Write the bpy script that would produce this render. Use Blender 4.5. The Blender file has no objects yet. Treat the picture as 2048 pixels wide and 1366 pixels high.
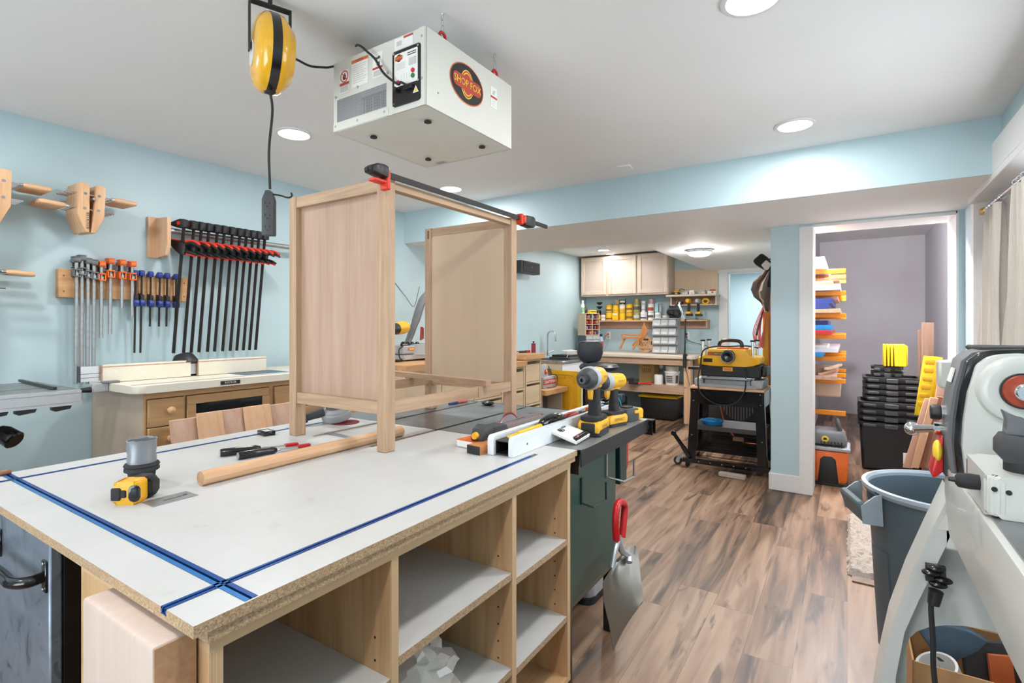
import bpy, bmesh, math, random
from mathutils import Vector, Matrix, Euler
random.seed(7)
SC = bpy.context.scene
COL = SC.collection
PI = math.pi
# ------------------------------------------------------------------ camera
FPX, TH, HY, CH = 1036.87, 0.574350554, 651.04, 1.32
FW = Vector((math.cos(TH), math.sin(TH), 0)); RT = Vector((math.sin(TH), -math.cos(TH), 0)); UPV = Vector((0, 0, 1))
CAM = Vector((0, 0, CH))
def ray(px, py): return FW + RT*((px-1024)/FPX) + UPV*((HY-py)/FPX)
def QZ(px, py, z):
    d = ray(px, py); return CAM + d*((z-CH)/d.z)
def QX(px, py, x):
    d = ray(px, py); return CAM + d*(x/d.x)
def QY(px, py, y):
    d = ray(px, py); return CAM + d*(y/d.y)
cd = bpy.data.cameras.new('camera'); co = bpy.data.objects.new('camera', cd); COL.objects.link(co)
cd.sensor_width = 36; cd.lens = FPX*36/2048; cd.shift_y = -(683-HY)/2048; cd.clip_start = .02
co.location = CAM; co.rotation_euler = (PI/2, 0, TH-PI/2); SC.camera = co
SC.view_settings.view_transform = 'Standard'; SC.view_settings.look = 'None'
SC.view_settings.gamma = 1; SC.view_settings.use_curve_mapping = False
SC.view_settings.exposure = 0.0
# ------------------------------------------------------------------ materials
def lin(h):
    if isinstance(h, str):
        h = h.lstrip('#'); c = [int(h[i:i+2], 16)/255 for i in (0, 2, 4)]
    else: c = list(h)
    return tuple(((v+.055)/1.055)**2.4 if v > .04045 else v/12.92 for v in c)
MT = {}
def nodemat(name):
    m = bpy.data.materials.new(name); m.use_nodes = True
    nt = m.node_tree; b = nt.nodes['Principled BSDF']; MT[name] = m
    return m, nt, b
def N(nt, t, **kw):
    n = nt.nodes.new(t)
    for k, v in kw.items():
        if k in n.inputs.keys() if isinstance(k, str) else False: n.inputs[k].default_value = v
        else: setattr(n, k, v)
    return n
def ramp(nt, cols):
    r = nt.nodes.new('ShaderNodeValToRGB'); e = r.color_ramp.elements
    while len(e) < len(cols): e.new(.5)
    for i, (p, c) in enumerate(cols): e[i].position = p; e[i].color = (*lin(c), 1)
    return r
def solid(name, c, rough=.5, metal=0, var=.06, scale=30, bump=0, trans=0, emit=None, coat=0, ior=None):
    m, nt, b = nodemat(name)
    L = lin(c)
    b.inputs['Roughness'].default_value = rough; b.inputs['Metallic'].default_value = metal
    if coat: b.inputs['Coat Weight'].default_value = coat
    if trans: b.inputs['Transmission Weight'].default_value = trans
    if ior: b.inputs['IOR'].default_value = ior
    tc = nt.nodes.new('ShaderNodeTexCoord')
    no = N(nt, 'ShaderNodeTexNoise'); no.inputs['Scale'].default_value = scale; no.inputs['Detail'].default_value = 3
    nt.links.new(tc.outputs['Object'], no.inputs['Vector'])
    r = nt.nodes.new('ShaderNodeValToRGB'); e = r.color_ramp.elements
    e[0].position = .3; e[1].position = .7
    e[0].color = (*[v*(1-var) for v in L], 1); e[1].color = (*[min(1, v*(1+var)) for v in L], 1)
    nt.links.new(no.outputs['Fac'], r.inputs['Fac']); nt.links.new(r.outputs['Color'], b.inputs['Base Color'])
    if bump:
        bp = nt.nodes.new('ShaderNodeBump'); bp.inputs['Strength'].default_value = bump; bp.inputs['Distance'].default_value = .01
        nt.links.new(no.outputs['Fac'], bp.inputs['Height']); nt.links.new(bp.outputs['Normal'], b.inputs['Normal'])
    if emit:
        b.inputs['Emission Color'].default_value = (*lin(emit[0]), 1); b.inputs['Emission Strength'].default_value = emit[1]
    return m
def wood(name, c1, c2, axis='x', scale=1., rough=.55, contrast=1., c3=None):
    m, nt, b = nodemat(name)
    b.inputs['Roughness'].default_value = rough
    tc = nt.nodes.new('ShaderNodeTexCoord'); mp = nt.nodes.new('ShaderNodeMapping')
    s = {'x': (1.2, 22, 22), 'y': (22, 1.2, 22), 'z': (22, 22, 1.2)}[axis]
    mp.inputs['Scale'].default_value = [v*scale for v in s]
    nt.links.new(tc.outputs['Object'], mp.inputs['Vector'])
    n1 = nt.nodes.new('ShaderNodeTexNoise'); n1.inputs['Scale'].default_value = 1.6; n1.inputs['Detail'].default_value = 5; n1.inputs['Distortion'].default_value = .6
    nt.links.new(mp.outputs['Vector'], n1.inputs['Vector'])
    n2 = nt.nodes.new('ShaderNodeTexNoise'); n2.inputs['Scale'].default_value = 9; n2.inputs['Detail'].default_value = 2
    nt.links.new(mp.outputs['Vector'], n2.inputs['Vector'])
    mx = nt.nodes.new('ShaderNodeMath'); mx.operation = 'MULTIPLY_ADD'; mx.inputs[1].default_value = .35; 
    nt.links.new(n2.outputs['Fac'], mx.inputs[0]); nt.links.new(n1.outputs['Fac'], mx.inputs[2])
    w = .22/contrast
    cols = [(.67-w, c1), (.67+w, c2)]
    if c3: cols = [(.30, c3)] + cols
    r = ramp(nt, cols)
    nt.links.new(mx.outputs[0], r.inputs['Fac']); nt.links.new(r.outputs['Color'], b.inputs['Base Color'])
    bp = nt.nodes.new('ShaderNodeBump'); bp.inputs['Strength'].default_value = .08; bp.inputs['Distance'].default_value = .002
    nt.links.new(mx.outputs[0], bp.inputs['Height']); nt.links.new(bp.outputs['Normal'], b.inputs['Normal'])
    return m
# walls and ceilings
solid('aqua_paint', '#b9d0d7', .42, var=.015, scale=4)
solid('ceiling_white', '#ebeae9', .75, var=.01, scale=3)
solid('white_trim', '#e4e3e2', .35, var=.01)
solid('lavender_paint', '#b3b1b6', .55, var=.02, scale=2)
def patched():
    m, nt, b = nodemat('primed_drywall'); b.inputs['Roughness'].default_value = .7
    tc = nt.nodes.new('ShaderNodeTexCoord'); sp = nt.nodes.new('ShaderNodeSeparateXYZ'); nt.links.new(tc.outputs['Object'], sp.inputs[0])
    no = nt.nodes.new('ShaderNodeTexNoise'); no.inputs['Scale'].default_value = 1.1; nt.links.new(tc.outputs['Object'], no.inputs['Vector'])
    r = ramp(nt, [(.35, '#a19d9f'), (.65, '#aeabb0')]); nt.links.new(no.outputs['Fac'], r.inputs['Fac']); nt.links.new(r.outputs['Color'], b.inputs['Base Color'])
patched()
def floor_mat():
    m, nt, b = nodemat('plank_floor'); L = nt.links.new
    tc = nt.nodes.new('ShaderNodeTexCoord'); sp = nt.nodes.new('ShaderNodeSeparateXYZ'); L(tc.outputs['Object'], sp.inputs[0])
    def M(op, a, b2=None, c=None):
        n = nt.nodes.new('ShaderNodeMath'); n.operation = op
        for i, v in enumerate((a, b2, c)):
            if v is None: continue
            if isinstance(v, (int, float)): n.inputs[i].default_value = v
            else: L(v, n.inputs[i])
        return n.outputs[0]
    PW, PL = .178, 1.22
    row = M('FLOOR', M('DIVIDE', sp.outputs['Y'], PW))
    wn = nt.nodes.new('ShaderNodeTexWhiteNoise'); wn.noise_dimensions = '1D'; L(row, wn.inputs['W'])
    xs = M('ADD', sp.outputs['X'], M('MULTIPLY', wn.outputs['Value'], PL))
    colm = M('FLOOR', M('DIVIDE', xs, PL))
    cid = nt.nodes.new('ShaderNodeCombineXYZ'); L(row, cid.inputs[0]); L(colm, cid.inputs[1])
    w2 = nt.nodes.new('ShaderNodeTexWhiteNoise'); w2.noise_dimensions = '2D'; L(cid.outputs[0], w2.inputs['Vector'])
    # grain
    cv = nt.nodes.new('ShaderNodeCombineXYZ')
    L(M('MULTIPLY', sp.outputs['X'], 1.5), cv.inputs[0]); L(M('MULTIPLY', sp.outputs['Y'], 16.), cv.inputs[1]); L(M('MULTIPLY', w2.outputs['Value'], 37.), cv.inputs[2])
    n1 = nt.nodes.new('ShaderNodeTexNoise'); n1.inputs['Scale'].default_value = 1.; n1.inputs['Detail'].default_value = 6; n1.inputs['Distortion'].default_value = .8; L(cv.outputs[0], n1.inputs['Vector'])
    cv2 = nt.nodes.new('ShaderNodeCombineXYZ')
    L(M('MULTIPLY', sp.outputs['X'], 1.1), cv2.inputs[0]); L(M('MULTIPLY', sp.outputs['Y'], 7.), cv2.inputs[1]); L(M('MULTIPLY', w2.outputs['Value'], 91.), cv2.inputs[2])
    n2 = nt.nodes.new('ShaderNodeTexNoise'); n2.inputs['Scale'].default_value = 1.3; n2.inputs['Detail'].default_value = 4; n2.inputs['Distortion'].default_value = 1.5; L(cv2.outputs[0], n2.inputs['Vector'])
    base = M('ADD', M('MULTIPLY_ADD', n1.outputs['Fac'], 1.2, -.08), M('MULTIPLY', M('SUBTRACT', w2.outputs['Value'], .5), .46))
    r = ramp(nt, [(.26, '#3f3029'), (.38, '#5f4939'), (.50, '#7a5e48'), (.64, '#8e7059'), (.82, '#a1846b')])
    L(base, r.inputs['Fac'])
    r2 = ramp(nt, [(.58, '#ffffff'), (.68, '#4a403e')]); L(n2.outputs['Fac'], r2.inputs['Fac'])
    mx = nt.nodes.new('ShaderNodeMix'); mx.data_type = 'RGBA'; mx.blend_type = 'MULTIPLY'; mx.inputs['Factor'].default_value = .75
    L(r.outputs['Color'], mx.inputs['A']); L(r2.outputs['Color'], mx.inputs['B'])
    # seams
    fy = M('FRACT', M('DIVIDE', sp.outputs['Y'], PW)); fx = M('FRACT', M('DIVIDE', xs, PL))
    dy = M('MULTIPLY', M('MINIMUM', fy, M('SUBTRACT', 1., fy)), PW); dx = M('MULTIPLY', M('MINIMUM', fx, M('SUBTRACT', 1., fx)), PL)
    seam = M('LESS_THAN', M('MINIMUM', dx, dy), .0014)
    mx2 = nt.nodes.new('ShaderNodeMix'); mx2.data_type = 'RGBA'; mx2.blend_type = 'MULTIPLY'; L(M('MULTIPLY', seam, .55), mx2.inputs['Factor'])
    L(mx.outputs['Result'], mx2.inputs['A']); mx2.inputs['B'].default_value = (.35, .3, .27, 1)
    L(mx2.outputs['Result'], b.inputs['Base Color'])
    b.inputs['Roughness'].default_value = .42; b.inputs['Specular IOR Level'].default_value = .45
    bp = nt.nodes.new('ShaderNodeBump'); bp.inputs['Strength'].default_value = .15; bp.inputs['Distance'].default_value = .003
    L(n1.outputs['Fac'], bp.inputs['Height']); L(bp.outputs['Normal'], b.inputs['Normal'])
floor_mat()
def particle():
    m, nt, b = nodemat('particleboard'); b.inputs['Roughness'].default_value = .8
    tc = nt.nodes.new('ShaderNodeTexCoord')
    no = nt.nodes.new('ShaderNodeTexVoronoi'); no.inputs['Scale'].default_value = 420; nt.links.new(tc.outputs['Object'], no.inputs['Vector'])
    sp = nt.nodes.new('ShaderNodeSeparateColor'); nt.links.new(no.outputs['Color'], sp.inputs[0])
    r = ramp(nt, [(.05, '#95795e'), (.3, '#ae9171'), (.8, '#bd9f7c'), (.97, '#cbb18f')]); nt.links.new(sp.outputs[0], r.inputs['Fac'])
    nt.links.new(r.outputs['Color'], b.inputs['Base Color'])
particle()
def laminate():
    m, nt, b = nodemat('white_laminate'); b.inputs['Roughness'].default_value = .38
    tc = nt.nodes.new('ShaderNodeTexCoord')
    no = nt.nodes.new('ShaderNodeTexNoise'); no.inputs['Scale'].default_value = 5; no.inputs['Detail'].default_value = 8; no.inputs['Roughness'].default_value = .7; nt.links.new(tc.outputs['Object'], no.inputs['Vector'])
    r = ramp(nt, [(.25, '#b5b1a7'), (.36, '#c4c4c2'), (.7, '#cbcbcb')]); nt.links.new(no.outputs['Fac'], r.inputs['Fac'])
    nt.links.new(r.outputs['Color'], b.inputs['Base Color'])
laminate()
def layered(name, axis='z', n=150, c=('#b98f66', '#e0c29a')):
    m, nt, b = nodemat(name); b.inputs['Roughness'].default_value = .6
    tc = nt.nodes.new('ShaderNodeTexCoord'); wv = nt.nodes.new('ShaderNodeTexWave'); wv.bands_direction = axis.upper(); wv.inputs['Scale'].default_value = n/ (2*PI) * 1.; wv.inputs['Distortion'].default_value = .4
    nt.links.new(tc.outputs['Object'], wv.inputs['Vector'])
    r = ramp(nt, [(.2, c[0]), (.6, c[1])]); nt.links.new(wv.outputs['Fac'], r.inputs['Fac']); nt.links.new(r.outputs['Color'], b.inputs['Base Color'])
layered('ply_edge_x', 'x', 900); layered('ply_edge_y', 'y', 900); layered('ply_edge_z', 'z', 900)
wood('ply_face', '#c29468', '#d8b386', 'z', .7, .5)
wood('ply_face_x', '#c29468', '#d8b386', 'x', .7, .5)
wood('pale_ply', '#cdb8a6', '#d8c5b4', 'x', .5, .5, .7)
wood('maple_panel', '#c6b3a6', '#cfbdb0', 'z', .4, .5, .7)
wood('bench_top', '#d9c8b4', '#e2d3c1', 'y', .5, .45, .7)
wood('drawer_ply', '#cdb290', '#dcc5a5', 'x', .4, .5, .8)
wood('oak_z', '#a98a6e', '#c2a284', 'z', 1.3, .55, 1.1); wood('oak_x', '#a98a6e', '#c2a284', 'x', 1.3, .55, 1.1); wood('oak_y', '#a98a6e', '#c2a284', 'y', 1.3, .55, 1.1)
wood('oak_panel', '#ad8d78', '#bd9f8a', 'z', .55, .55, 1.2)
wood('birch_panel', '#d2b89c', '#d8c0a5', 'z', .3, .6, .6)
wood('maple_z', '#c89a72', '#dcb48c', 'z', 1.4, .45); wood('maple_x', '#c9996f', '#deb690', 'x', 1.4, .45); wood('maple_y', '#c9996f', '#deb690', 'y', 1.4, .45)
wood('pine_x', '#be8c5e', '#d6a878', 'x', .8, .5); wood('pine_y', '#cfa07a', '#e0b795', 'y', .8, .5); wood('pine_z', '#cfa07a', '#deb794', 'z', .8, .5)
wood('fir_z', '#cbb2a4', '#d6c4b8', 'z', .7, .55, .7); wood('fir_end', '#b98a66', '#cda07a', 'y', 2, .6)
wood('cabinet_ply', '#b0875c', '#c29a6c', 'x', .6, .5); wood('cabinet_side', '#b3a08c', '#bda995', 'z', .3, .5, .6)
wood('hickory_z', '#d0ab84', '#e0c09c', 'z', .8, .45, .8)
wood('cherry_z', '#8d5a41', '#a97055', 'z', .8, .5); wood('walnut_z', '#6a5142', '#876a56', 'z', .6, .5)
wood('board_pink_z', '#b9927b', '#ceab95', 'z', .6, .5)
wood('cherry_y', '#b08a72', '#c9a78e', 'y', .8, .5)
wood('orange_wood', '#b87442', '#cf8e58', 'x', 1, .45)
solid('cream_laminate', '#e2dccb', .4, var=.02); solid('cream_edge', '#d9d2c0', .4, var=.02)
solid('blue_anodized', '#1f4f96', .3, .35, .03); solid('blue_bright', '#2c79bd', .28, .3, .03)
solid('cast_iron', '#8f9192', .33, .85, .18, 8); solid('steel', '#b9bcc0', .3, .9, .06); solid('galvanized', '#a9aaab', .42, .8, .12, 40)
solid('chrome', '#dfe1e4', .12, 1., .01); solid('aluminium', '#c9ccd0', .38, .75, .04); solid('dark_steel', '#3c3d3f', .4, .6, .1)
solid('black_plastic', '#1e1e20', .45, 0, .08); solid('black_gloss', '#141416', .18, 0, .05, coat=.3); solid('black_matte', '#262628', .7, 0, .1)
solid('dark_grey', '#3f4042', .55, 0, .08); solid('grey_plastic', '#6d6f73', .5, 0, .06); solid('light_grey', '#a9abae', .5, 0, .05)
solid('black_bar', '#2a2624', .5, .3, .1)
solid('black_leather', '#2b2f36', .38, 0, .1, 60, .15)
solid('tool_yellow', '#eeb020', .4, 0, .04); solid('bright_yellow', '#f2c21c', .42, 0, .03); solid('lemon_yellow', '#e8c81a', .4, 0, .04)
solid('reel_yellow', '#e9ae1c', .22, 0, .03, coat=.5)
solid('clamp_red', '#d8331f', .45, 0, .05); solid('red_gloss', '#c41e22', .3, 0, .05); solid('salmon_red', '#c8605a', .5, 0, .05); solid('dark_red', '#8a1c24', .4, 0, .08)
solid('orange_paint', '#e8702a', .4, 0, .05); solid('rack_orange', '#f0931f', .45, 0, .04); solid('orange_cord', '#d8613f', .5, 0, .05)
solid('royal_blue', '#2c3f8c', .45, 0, .06); solid('teal', '#1397a6', .5, 0, .08); solid('cyan_hose', '#22aed0', .4, 0, .05); solid('tray_blue', '#2288c8', .45, 0, .06)
solid('dark_green', '#1d3b36', .35, .1, .06, 10); solid('green_paint', '#274a43', .32, .1, .06, 8)
solid('white_plastic', '#e9e9e7', .4, 0, .01); solid('fence_white', '#e3e7ea', .35, 0, .01); solid('machine_white', '#cccdc8', .32, 0, .012, 5, coat=.2); solid('filter_cream', '#d9d8cf', .4, 0, .012, 6)
solid('paper_white', '#efeeea', .7, 0, .02); solid('label_grey', '#c9c7c4', .7, 0, .05, 200); solid('label_dark', '#55524f', .7, 0, .1, 150)
solid('ink', '#1c1b1a', .6); solid('label_red', '#b8402f', .6, 0, .05); solid('label_orange', '#d8713f', .6); solid('label_yellow', '#f0cf3c', .5); solid('button_red', '#d42a2e', .4); solid('button_green', '#2d7a4a', .4)
solid('bin_grey', '#4d5b63', .45, 0, .05, 12); solid('bin_grey_light', '#8f9aa2', .42, 0, .05, 12); solid('sink_grey', '#3f5363', .4, 0, .1)
solid('grout_brown', '#8a6243', .7, 0, .1); solid('slot_dark', '#4b4238', .7, 0, .1)
solid('duct_tape', '#8d9197', .4, .35, .08, 12, .2); solid('sanding_red', '#7b2427', .8, 0, .1)
solid('linen', '#cdc7be', .85, 0, .04, 120, .1); solid('taupe_cloth', '#8b7a70', .9, 0, .1, 40, .2); solid('black_felt', '#22231f', .95, 0, .1)
solid('brass', '#caa13c', .3, .9); solid('rust_red', '#a5452f', .45, .3, .15, 60)
solid('cardboard', '#b98c5f', .8, 0, .05); solid('kraft', '#c2a46c', .8, 0, .04); solid('pvc_white', '#e6e6e4', .35, 0, .01)
solid('olive_level', '#d9a916', .4, 0, .04); solid('copper_strip', '#9c5632', .45, 0, .12, 15)
solid('rug_beige', '#b8aba0', .95, 0, .12, 90, .5)
solid('stainless', '#b5b9bd', .25, .9, .06); solid('cab_white', '#e3e4ea', .45, 0, .01)
solid('aluminium_shovel', '#8f8a80', .46, .7, .06, 6)
solid('flame_red', '#d8443a', .5, 0, .15, 14); solid('pale_blue_box', '#a9c4de', .5, 0, .06, 10); solid('purple_box', '#7a5aa0', .5, 0, .06, 10)
solid('pink_tin', '#c99a9a', .4, .2, .05); solid('olive_tin', '#a89a5c', .4, .3, .12, 40); solid('brown_label', '#8a5a34', .5, 0, .05); solid('mint_tin', '#a9d3d6', .4); solid('mint_green', '#8cbf95', .5)
solid('bag_plastic', '#dcd7cf', .25, 0, .05, 20, .4)
m = solid('clear_plastic', '#e9edef', .15, 0, .01); m.node_tree.nodes['Principled BSDF'].inputs['Alpha'].default_value = .45
m = solid('smoked_plastic', '#55585a', .25, 0, .01); m.node_tree.nodes['Principled BSDF'].inputs['Alpha'].default_value = .75
def marble():
    m, nt, b = nodemat('scuffed_steel'); b.inputs['Roughness'].default_value = .35; b.inputs['Metallic'].default_value = .35
    tc = nt.nodes.new('ShaderNodeTexCoord'); no = nt.nodes.new('ShaderNodeTexNoise'); no.inputs['Scale'].default_value = 9; no.inputs['Detail'].default_value = 6; no.inputs['Distortion'].default_value = 2.2
    nt.links.new(tc.outputs['Object'], no.inputs['Vector'])
    r = ramp(nt, [(.28, '#5a626d'), (.36, '#7f8894'), (.62, '#8f99a6'), (.72, '#6d7683')]); nt.links.new(no.outputs['Fac'], r.inputs['Fac']); nt.links.new(r.outputs['Color'], b.inputs['Base Color'])
marble()
def perforated(name):
    m, nt, b = nodemat(name); b.inputs['Metallic'].default_value = .4; b.inputs['Roughness'].default_value = .4
    tc = nt.nodes.new('ShaderNodeTexCoord'); br = nt.nodes.new('ShaderNodeTexVoronoi'); br.inputs['Scale'].default_value = 165; br.inputs['Randomness'].default_value = .0
    mp = nt.nodes.new('ShaderNodeMapping'); mp.inputs['Scale'].default_value = (.02, 1, .55); nt.links.new(tc.outputs['Object'], mp.inputs['Vector']); nt.links.new(mp.outputs[0], br.inputs['Vector'])
    lt = nt.nodes.new('ShaderNodeMath'); lt.operation = 'GREATER_THAN'; lt.inputs[1].default_value = .42; nt.links.new(br.outputs['Distance'], lt.inputs[0])
    b.inputs['Base Color'].default_value = (*lin('#bdb9af'), 1); nt.links.new(lt.outputs[0], b.inputs['Alpha'])
perforated('mesh_grille')
m, nt, b = nodemat('window_glass'); b.inputs['Transmission Weight'].default_value = 1; b.inputs['Roughness'].default_value = .02; b.inputs['IOR'].default_value = 1.1
m, nt, b = nodemat('smoked_glass'); b.inputs['Base Color'].default_value = (.02, .025, .028, 1); b.inputs['Roughness'].default_value = .08; b.inputs['Alpha'].default_value = .8
m, nt, b = nodemat('lamp_glow'); b.inputs['Base Color'].default_value = (1, 1, 1, 1); b.inputs['Emission Color'].default_value = (1, .98, .95, 1); b.inputs['Emission Strength'].default_value = 9
m, nt, b = nodemat('dome_glow'); b.inputs['Base Color'].default_value = (1, 1, 1, 1); b.inputs['Emission Color'].default_value = (1, .985, .96, 1); b.inputs['Emission Strength'].default_value = 165
# ------------------------------------------------------------------ mesh builder
def basis(d):
    d = Vector(d).normalized(); a = Vector((0, 0, 1)) if abs(d.z) < .95 else Vector((1, 0, 0))
    u = a.cross(d).normalized(); return u, d.cross(u), d
class MB:
    def __init__(s, mat='white_plastic'):
        s.v = []; s.f = []; s.fm = []; s.mats = [mat]; s.cur = 0
    def m(s, name):
        if name not in s.mats: s.mats.append(name)
        s.cur = s.mats.index(name); return s
    def add(s, vs, fs, mat=None, X=None):
        if mat: s.m(mat)
        o = len(s.v)
        if X is not None: vs = [X @ Vector(v) for v in vs]
        s.v += [tuple(v) for v in vs]
        for f in fs: s.f.append([i+o for i in f]); s.fm.append(s.cur)
        return s
    def bmadd(s, bm, X=None, mat=None):
        bm.verts.ensure_lookup_table(); bm.verts.index_update()
        s.add([v.co.copy() for v in bm.verts], [[v.index for v in f.verts] for f in bm.faces], mat, X); bm.free(); return s
    def box(s, c, d, rot=None, bev=0, mat=None, seg=1, top=None, topmat=None):
        """centre, size; top=(sx,sy) scales the upper face"""
        hx, hy, hz = [max(abs(v), 1e-5)/2 for v in d]
        X = Matrix.Translation(Vector(c))
        if rot is not None: X = X @ (rot.to_matrix().to_4x4() if isinstance(rot, Euler) else Euler(rot).to_matrix().to_4x4() if not isinstance(rot, Matrix) else rot.to_4x4())
        t = top or (1, 1)
        vs = [(-hx, -hy, -hz), (hx, -hy, -hz), (hx, hy, -hz), (-hx, hy, -hz), (-hx*t[0], -hy*t[1], hz), (hx*t[0], -hy*t[1], hz), (hx*t[0], hy*t[1], hz), (-hx*t[0], hy*t[1], hz)]
        fs = [(3, 2, 1, 0), (4, 5, 6, 7), (0, 1, 5, 4), (1, 2, 6, 5), (2, 3, 7, 6), (3, 0, 4, 7)]
        if bev and min(hx, hy, hz) > bev*.55:
            bm = bmesh.new(); V = [bm.verts.new(v) for v in vs]
            for f in fs: bm.faces.new([V[i] for i in f])
            bmesh.ops.bevel(bm, geom=list(bm.edges), offset=min(bev, min(hx, hy, hz)*.95), segments=seg, profile=.5, affect='EDGES')
            return s.bmadd(bm, X, mat)
        if topmat:
            cm = mat or s.mats[s.cur]
            s.add(vs, [f for i, f in enumerate(fs) if i != 1], cm, X); s.add(vs[4:], [(0, 1, 2, 3)], topmat, X); s.m(cm); return s
        return s.add(vs, fs, mat, X)
    def bx(s, x0, x1, y0, y1, z0, z1, bev=0, mat=None, seg=1, topmat=None):
        return s.box(((x0+x1)/2, (y0+y1)/2, (z0+z1)/2), (x1-x0, y1-y0, z1-z0), None, bev, mat, seg, None, topmat)
    def beam(s, p0, p1, w, h, up=(0, 0, 1), bev=0, mat=None):
        """bar of section w x h between two points"""
        p0 = Vector(p0); p1 = Vector(p1); d = (p1-p0); L = d.length; d.normalize(); u = Vector(up)
        if abs(u.dot(d)) > .98: u = Vector((1, 0, 0))
        y = u.cross(d).normalized(); z = d.cross(y)
        R = Matrix((d, y, z)).transposed()
        return s.box((p0+p1)/2, (L, w, h), R, bev, mat)
    def cyl(s, p0, p1, r0, r1=None, n=16, mat=None, caps=True):
        r1 = r0 if r1 is None else r1
        p0 = Vector(p0); p1 = Vector(p1); u, w, d = basis(p1-p0)
        vs = []
        for p, r in ((p0, r0), (p1, r1)):
            vs += [p + u*(r*math.cos(2*PI*i/n)) + w*(r*math.sin(2*PI*i/n)) for i in range(n)]
        fs = [(i, (i+1) % n, n+(i+1) % n, n+i) for i in range(n)]
        if caps: fs += [tuple(range(n-1, -1, -1)), tuple(range(n, 2*n))]
        return s.add(vs, fs, mat)
    def lathe(s, prof, o=(0, 0, 0), d=(0, 0, 1), n=24, mat=None, sx=1, sy=1, close=False):
        o = Vector(o); u, w, d = basis(d) if tuple(d) != (0, 0, 1) else (Vector((1, 0, 0)), Vector((0, 1, 0)), Vector((0, 0, 1)))
        vs = []; fs = []
        for r, h in prof: vs += [o + d*h + u*(sx*r*math.cos(2*PI*i/n)) + w*(sy*r*math.sin(2*PI*i/n)) for i in range(n)]
        k = len(prof)
        for j in range(k-1):
            for i in range(n): fs.append((j*n+i, j*n+(i+1) % n, (j+1)*n+(i+1) % n, (j+1)*n+i))
        if close: fs += [((k-1)*n+i, (k-1)*n+(i+1) % n, (i+1) % n, i) for i in range(n)]
        else:
            if prof[0][0] > 1e-6: fs.append(tuple(range(n-1, -1, -1)))
            if prof[-1][0] > 1e-6: fs.append(tuple((k-1)*n+i for i in range(n)))
        return s.add(vs, fs, mat)
    def tube(s, pts, r, n=8, mat=None, closed=False, flat=1.):
        P = [Vector(p) for p in pts]; k = len(P); vs = []; fs = []
        up = Vector((0, 0, 1)); u = None
        rs = r if isinstance(r, (list, tuple)) else [r]*k
        for i, p in enumerate(P):
            a = P[(i-1) % k] if (closed or i > 0) else p; b = P[(i+1) % k] if (closed or i < k-1) else p
            d = (b-a).normalized()
            if u is None: u, w, _ = basis(d)
            else:
                u = (u - d*u.dot(d)); u = u.normalized() if u.length > 1e-6 else basis(d)[0]
                w = d.cross(u)
            vs += [p + u*(rs[i]*math.cos(2*PI*j/n)) + w*(rs[i]*flat*math.sin(2*PI*j/n)) for j in range(n)]
        for i in range(k if closed else k-1):
            for j in range(n): fs.append((i*n+j, i*n+(j+1) % n, ((i+1) % k)*n+(j+1) % n, ((i+1) % k)*n+j))
        if not closed: fs += [tuple(range(n-1, -1, -1)), tuple((k-1)*n+j for j in range(n))]
        return s.add(vs, fs, mat)
    def prism(s, poly, o, u, w, t, mat=None, bev=0):
        """polygon poly (a,b) in plane o+a*u+b*w, extruded by vector t"""
        o = Vector(o); u = Vector(u); w = Vector(w); t = Vector(t); n = len(poly)
        A = [o + u*a + w*b for a, b in poly]; B = [p + t for p in A]
        fl = u.cross(w).dot(t) < 0
        fs = [tuple(range(n-1, -1, -1)), tuple(range(n, 2*n))] + [(i, (i+1) % n, n+(i+1) % n, n+i) for i in range(n)]
        if fl: fs = [f[::-1] for f in fs]
        if bev:
            bm = bmesh.new(); V = [bm.verts.new(p) for p in A+B]
            for f in fs: bm.faces.new([V[i] for i in f])
            bmesh.ops.bevel(bm, geom=list(bm.edges), offset=bev, segments=2, profile=.5, affect='EDGES')
            return s.bmadd(bm, None, mat)
        return s.add(A+B, fs, mat)
    def ball(s, c, r, n=16, k=10, mat=None, rot=None):
        r = (r, r, r) if isinstance(r, (int, float)) else r
        X = Matrix.Translation(Vector(c)) @ (Euler(rot).to_matrix().to_4x4() if rot else Matrix.Identity(4))
        vs = [(0, 0, -r[2])]; fs = []
        for j in range(1, k):
            a = -PI/2 + PI*j/k
            vs += [(r[0]*math.cos(a)*math.cos(2*PI*i/n), r[1]*math.cos(a)*math.sin(2*PI*i/n), r[2]*math.sin(a)) for i in range(n)]
        vs.append((0, 0, r[2])); T = len(vs)-1
        for i in range(n):
            fs.append((0, 1+(i+1) % n, 1+i)); fs.append((T, 1+(k-2)*n+i, 1+(k-2)*n+(i+1) % n))
            for j in range(k-2): fs.append((1+j*n+i, 1+j*n+(i+1) % n, 1+(j+1)*n+(i+1) % n, 1+(j+1)*n+i))
        return s.add(vs, fs, mat, X)
    def grid(s, G, t=None, mat=None):
        """sheet from rows of points, given thickness vector t"""
        R = len(G); C = len(G[0]); vs = [Vector(p) for r in G for p in r]; fs = []
        for i in range(R-1):
            for j in range(C-1): fs.append((i*C+j, i*C+j+1, (i+1)*C+j+1, (i+1)*C+j))
        if t is not None:
            n = len(vs); t = Vector(t); vs += [v+t for v in vs]; fs += [tuple(reversed([k+n for k in f])) for f in list(fs)]
            ring = [j for j in range(C)] + [i*C+C-1 for i in range(1, R)] + [(R-1)*C+j for j in range(C-2, -1, -1)] + [i*C for i in range(R-2, 0, -1)]
            for a, b in zip(ring, ring[1:]+ring[:1]): fs.append((b, a, a+n, b+n))
        return s.add(vs, fs, mat)
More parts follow.
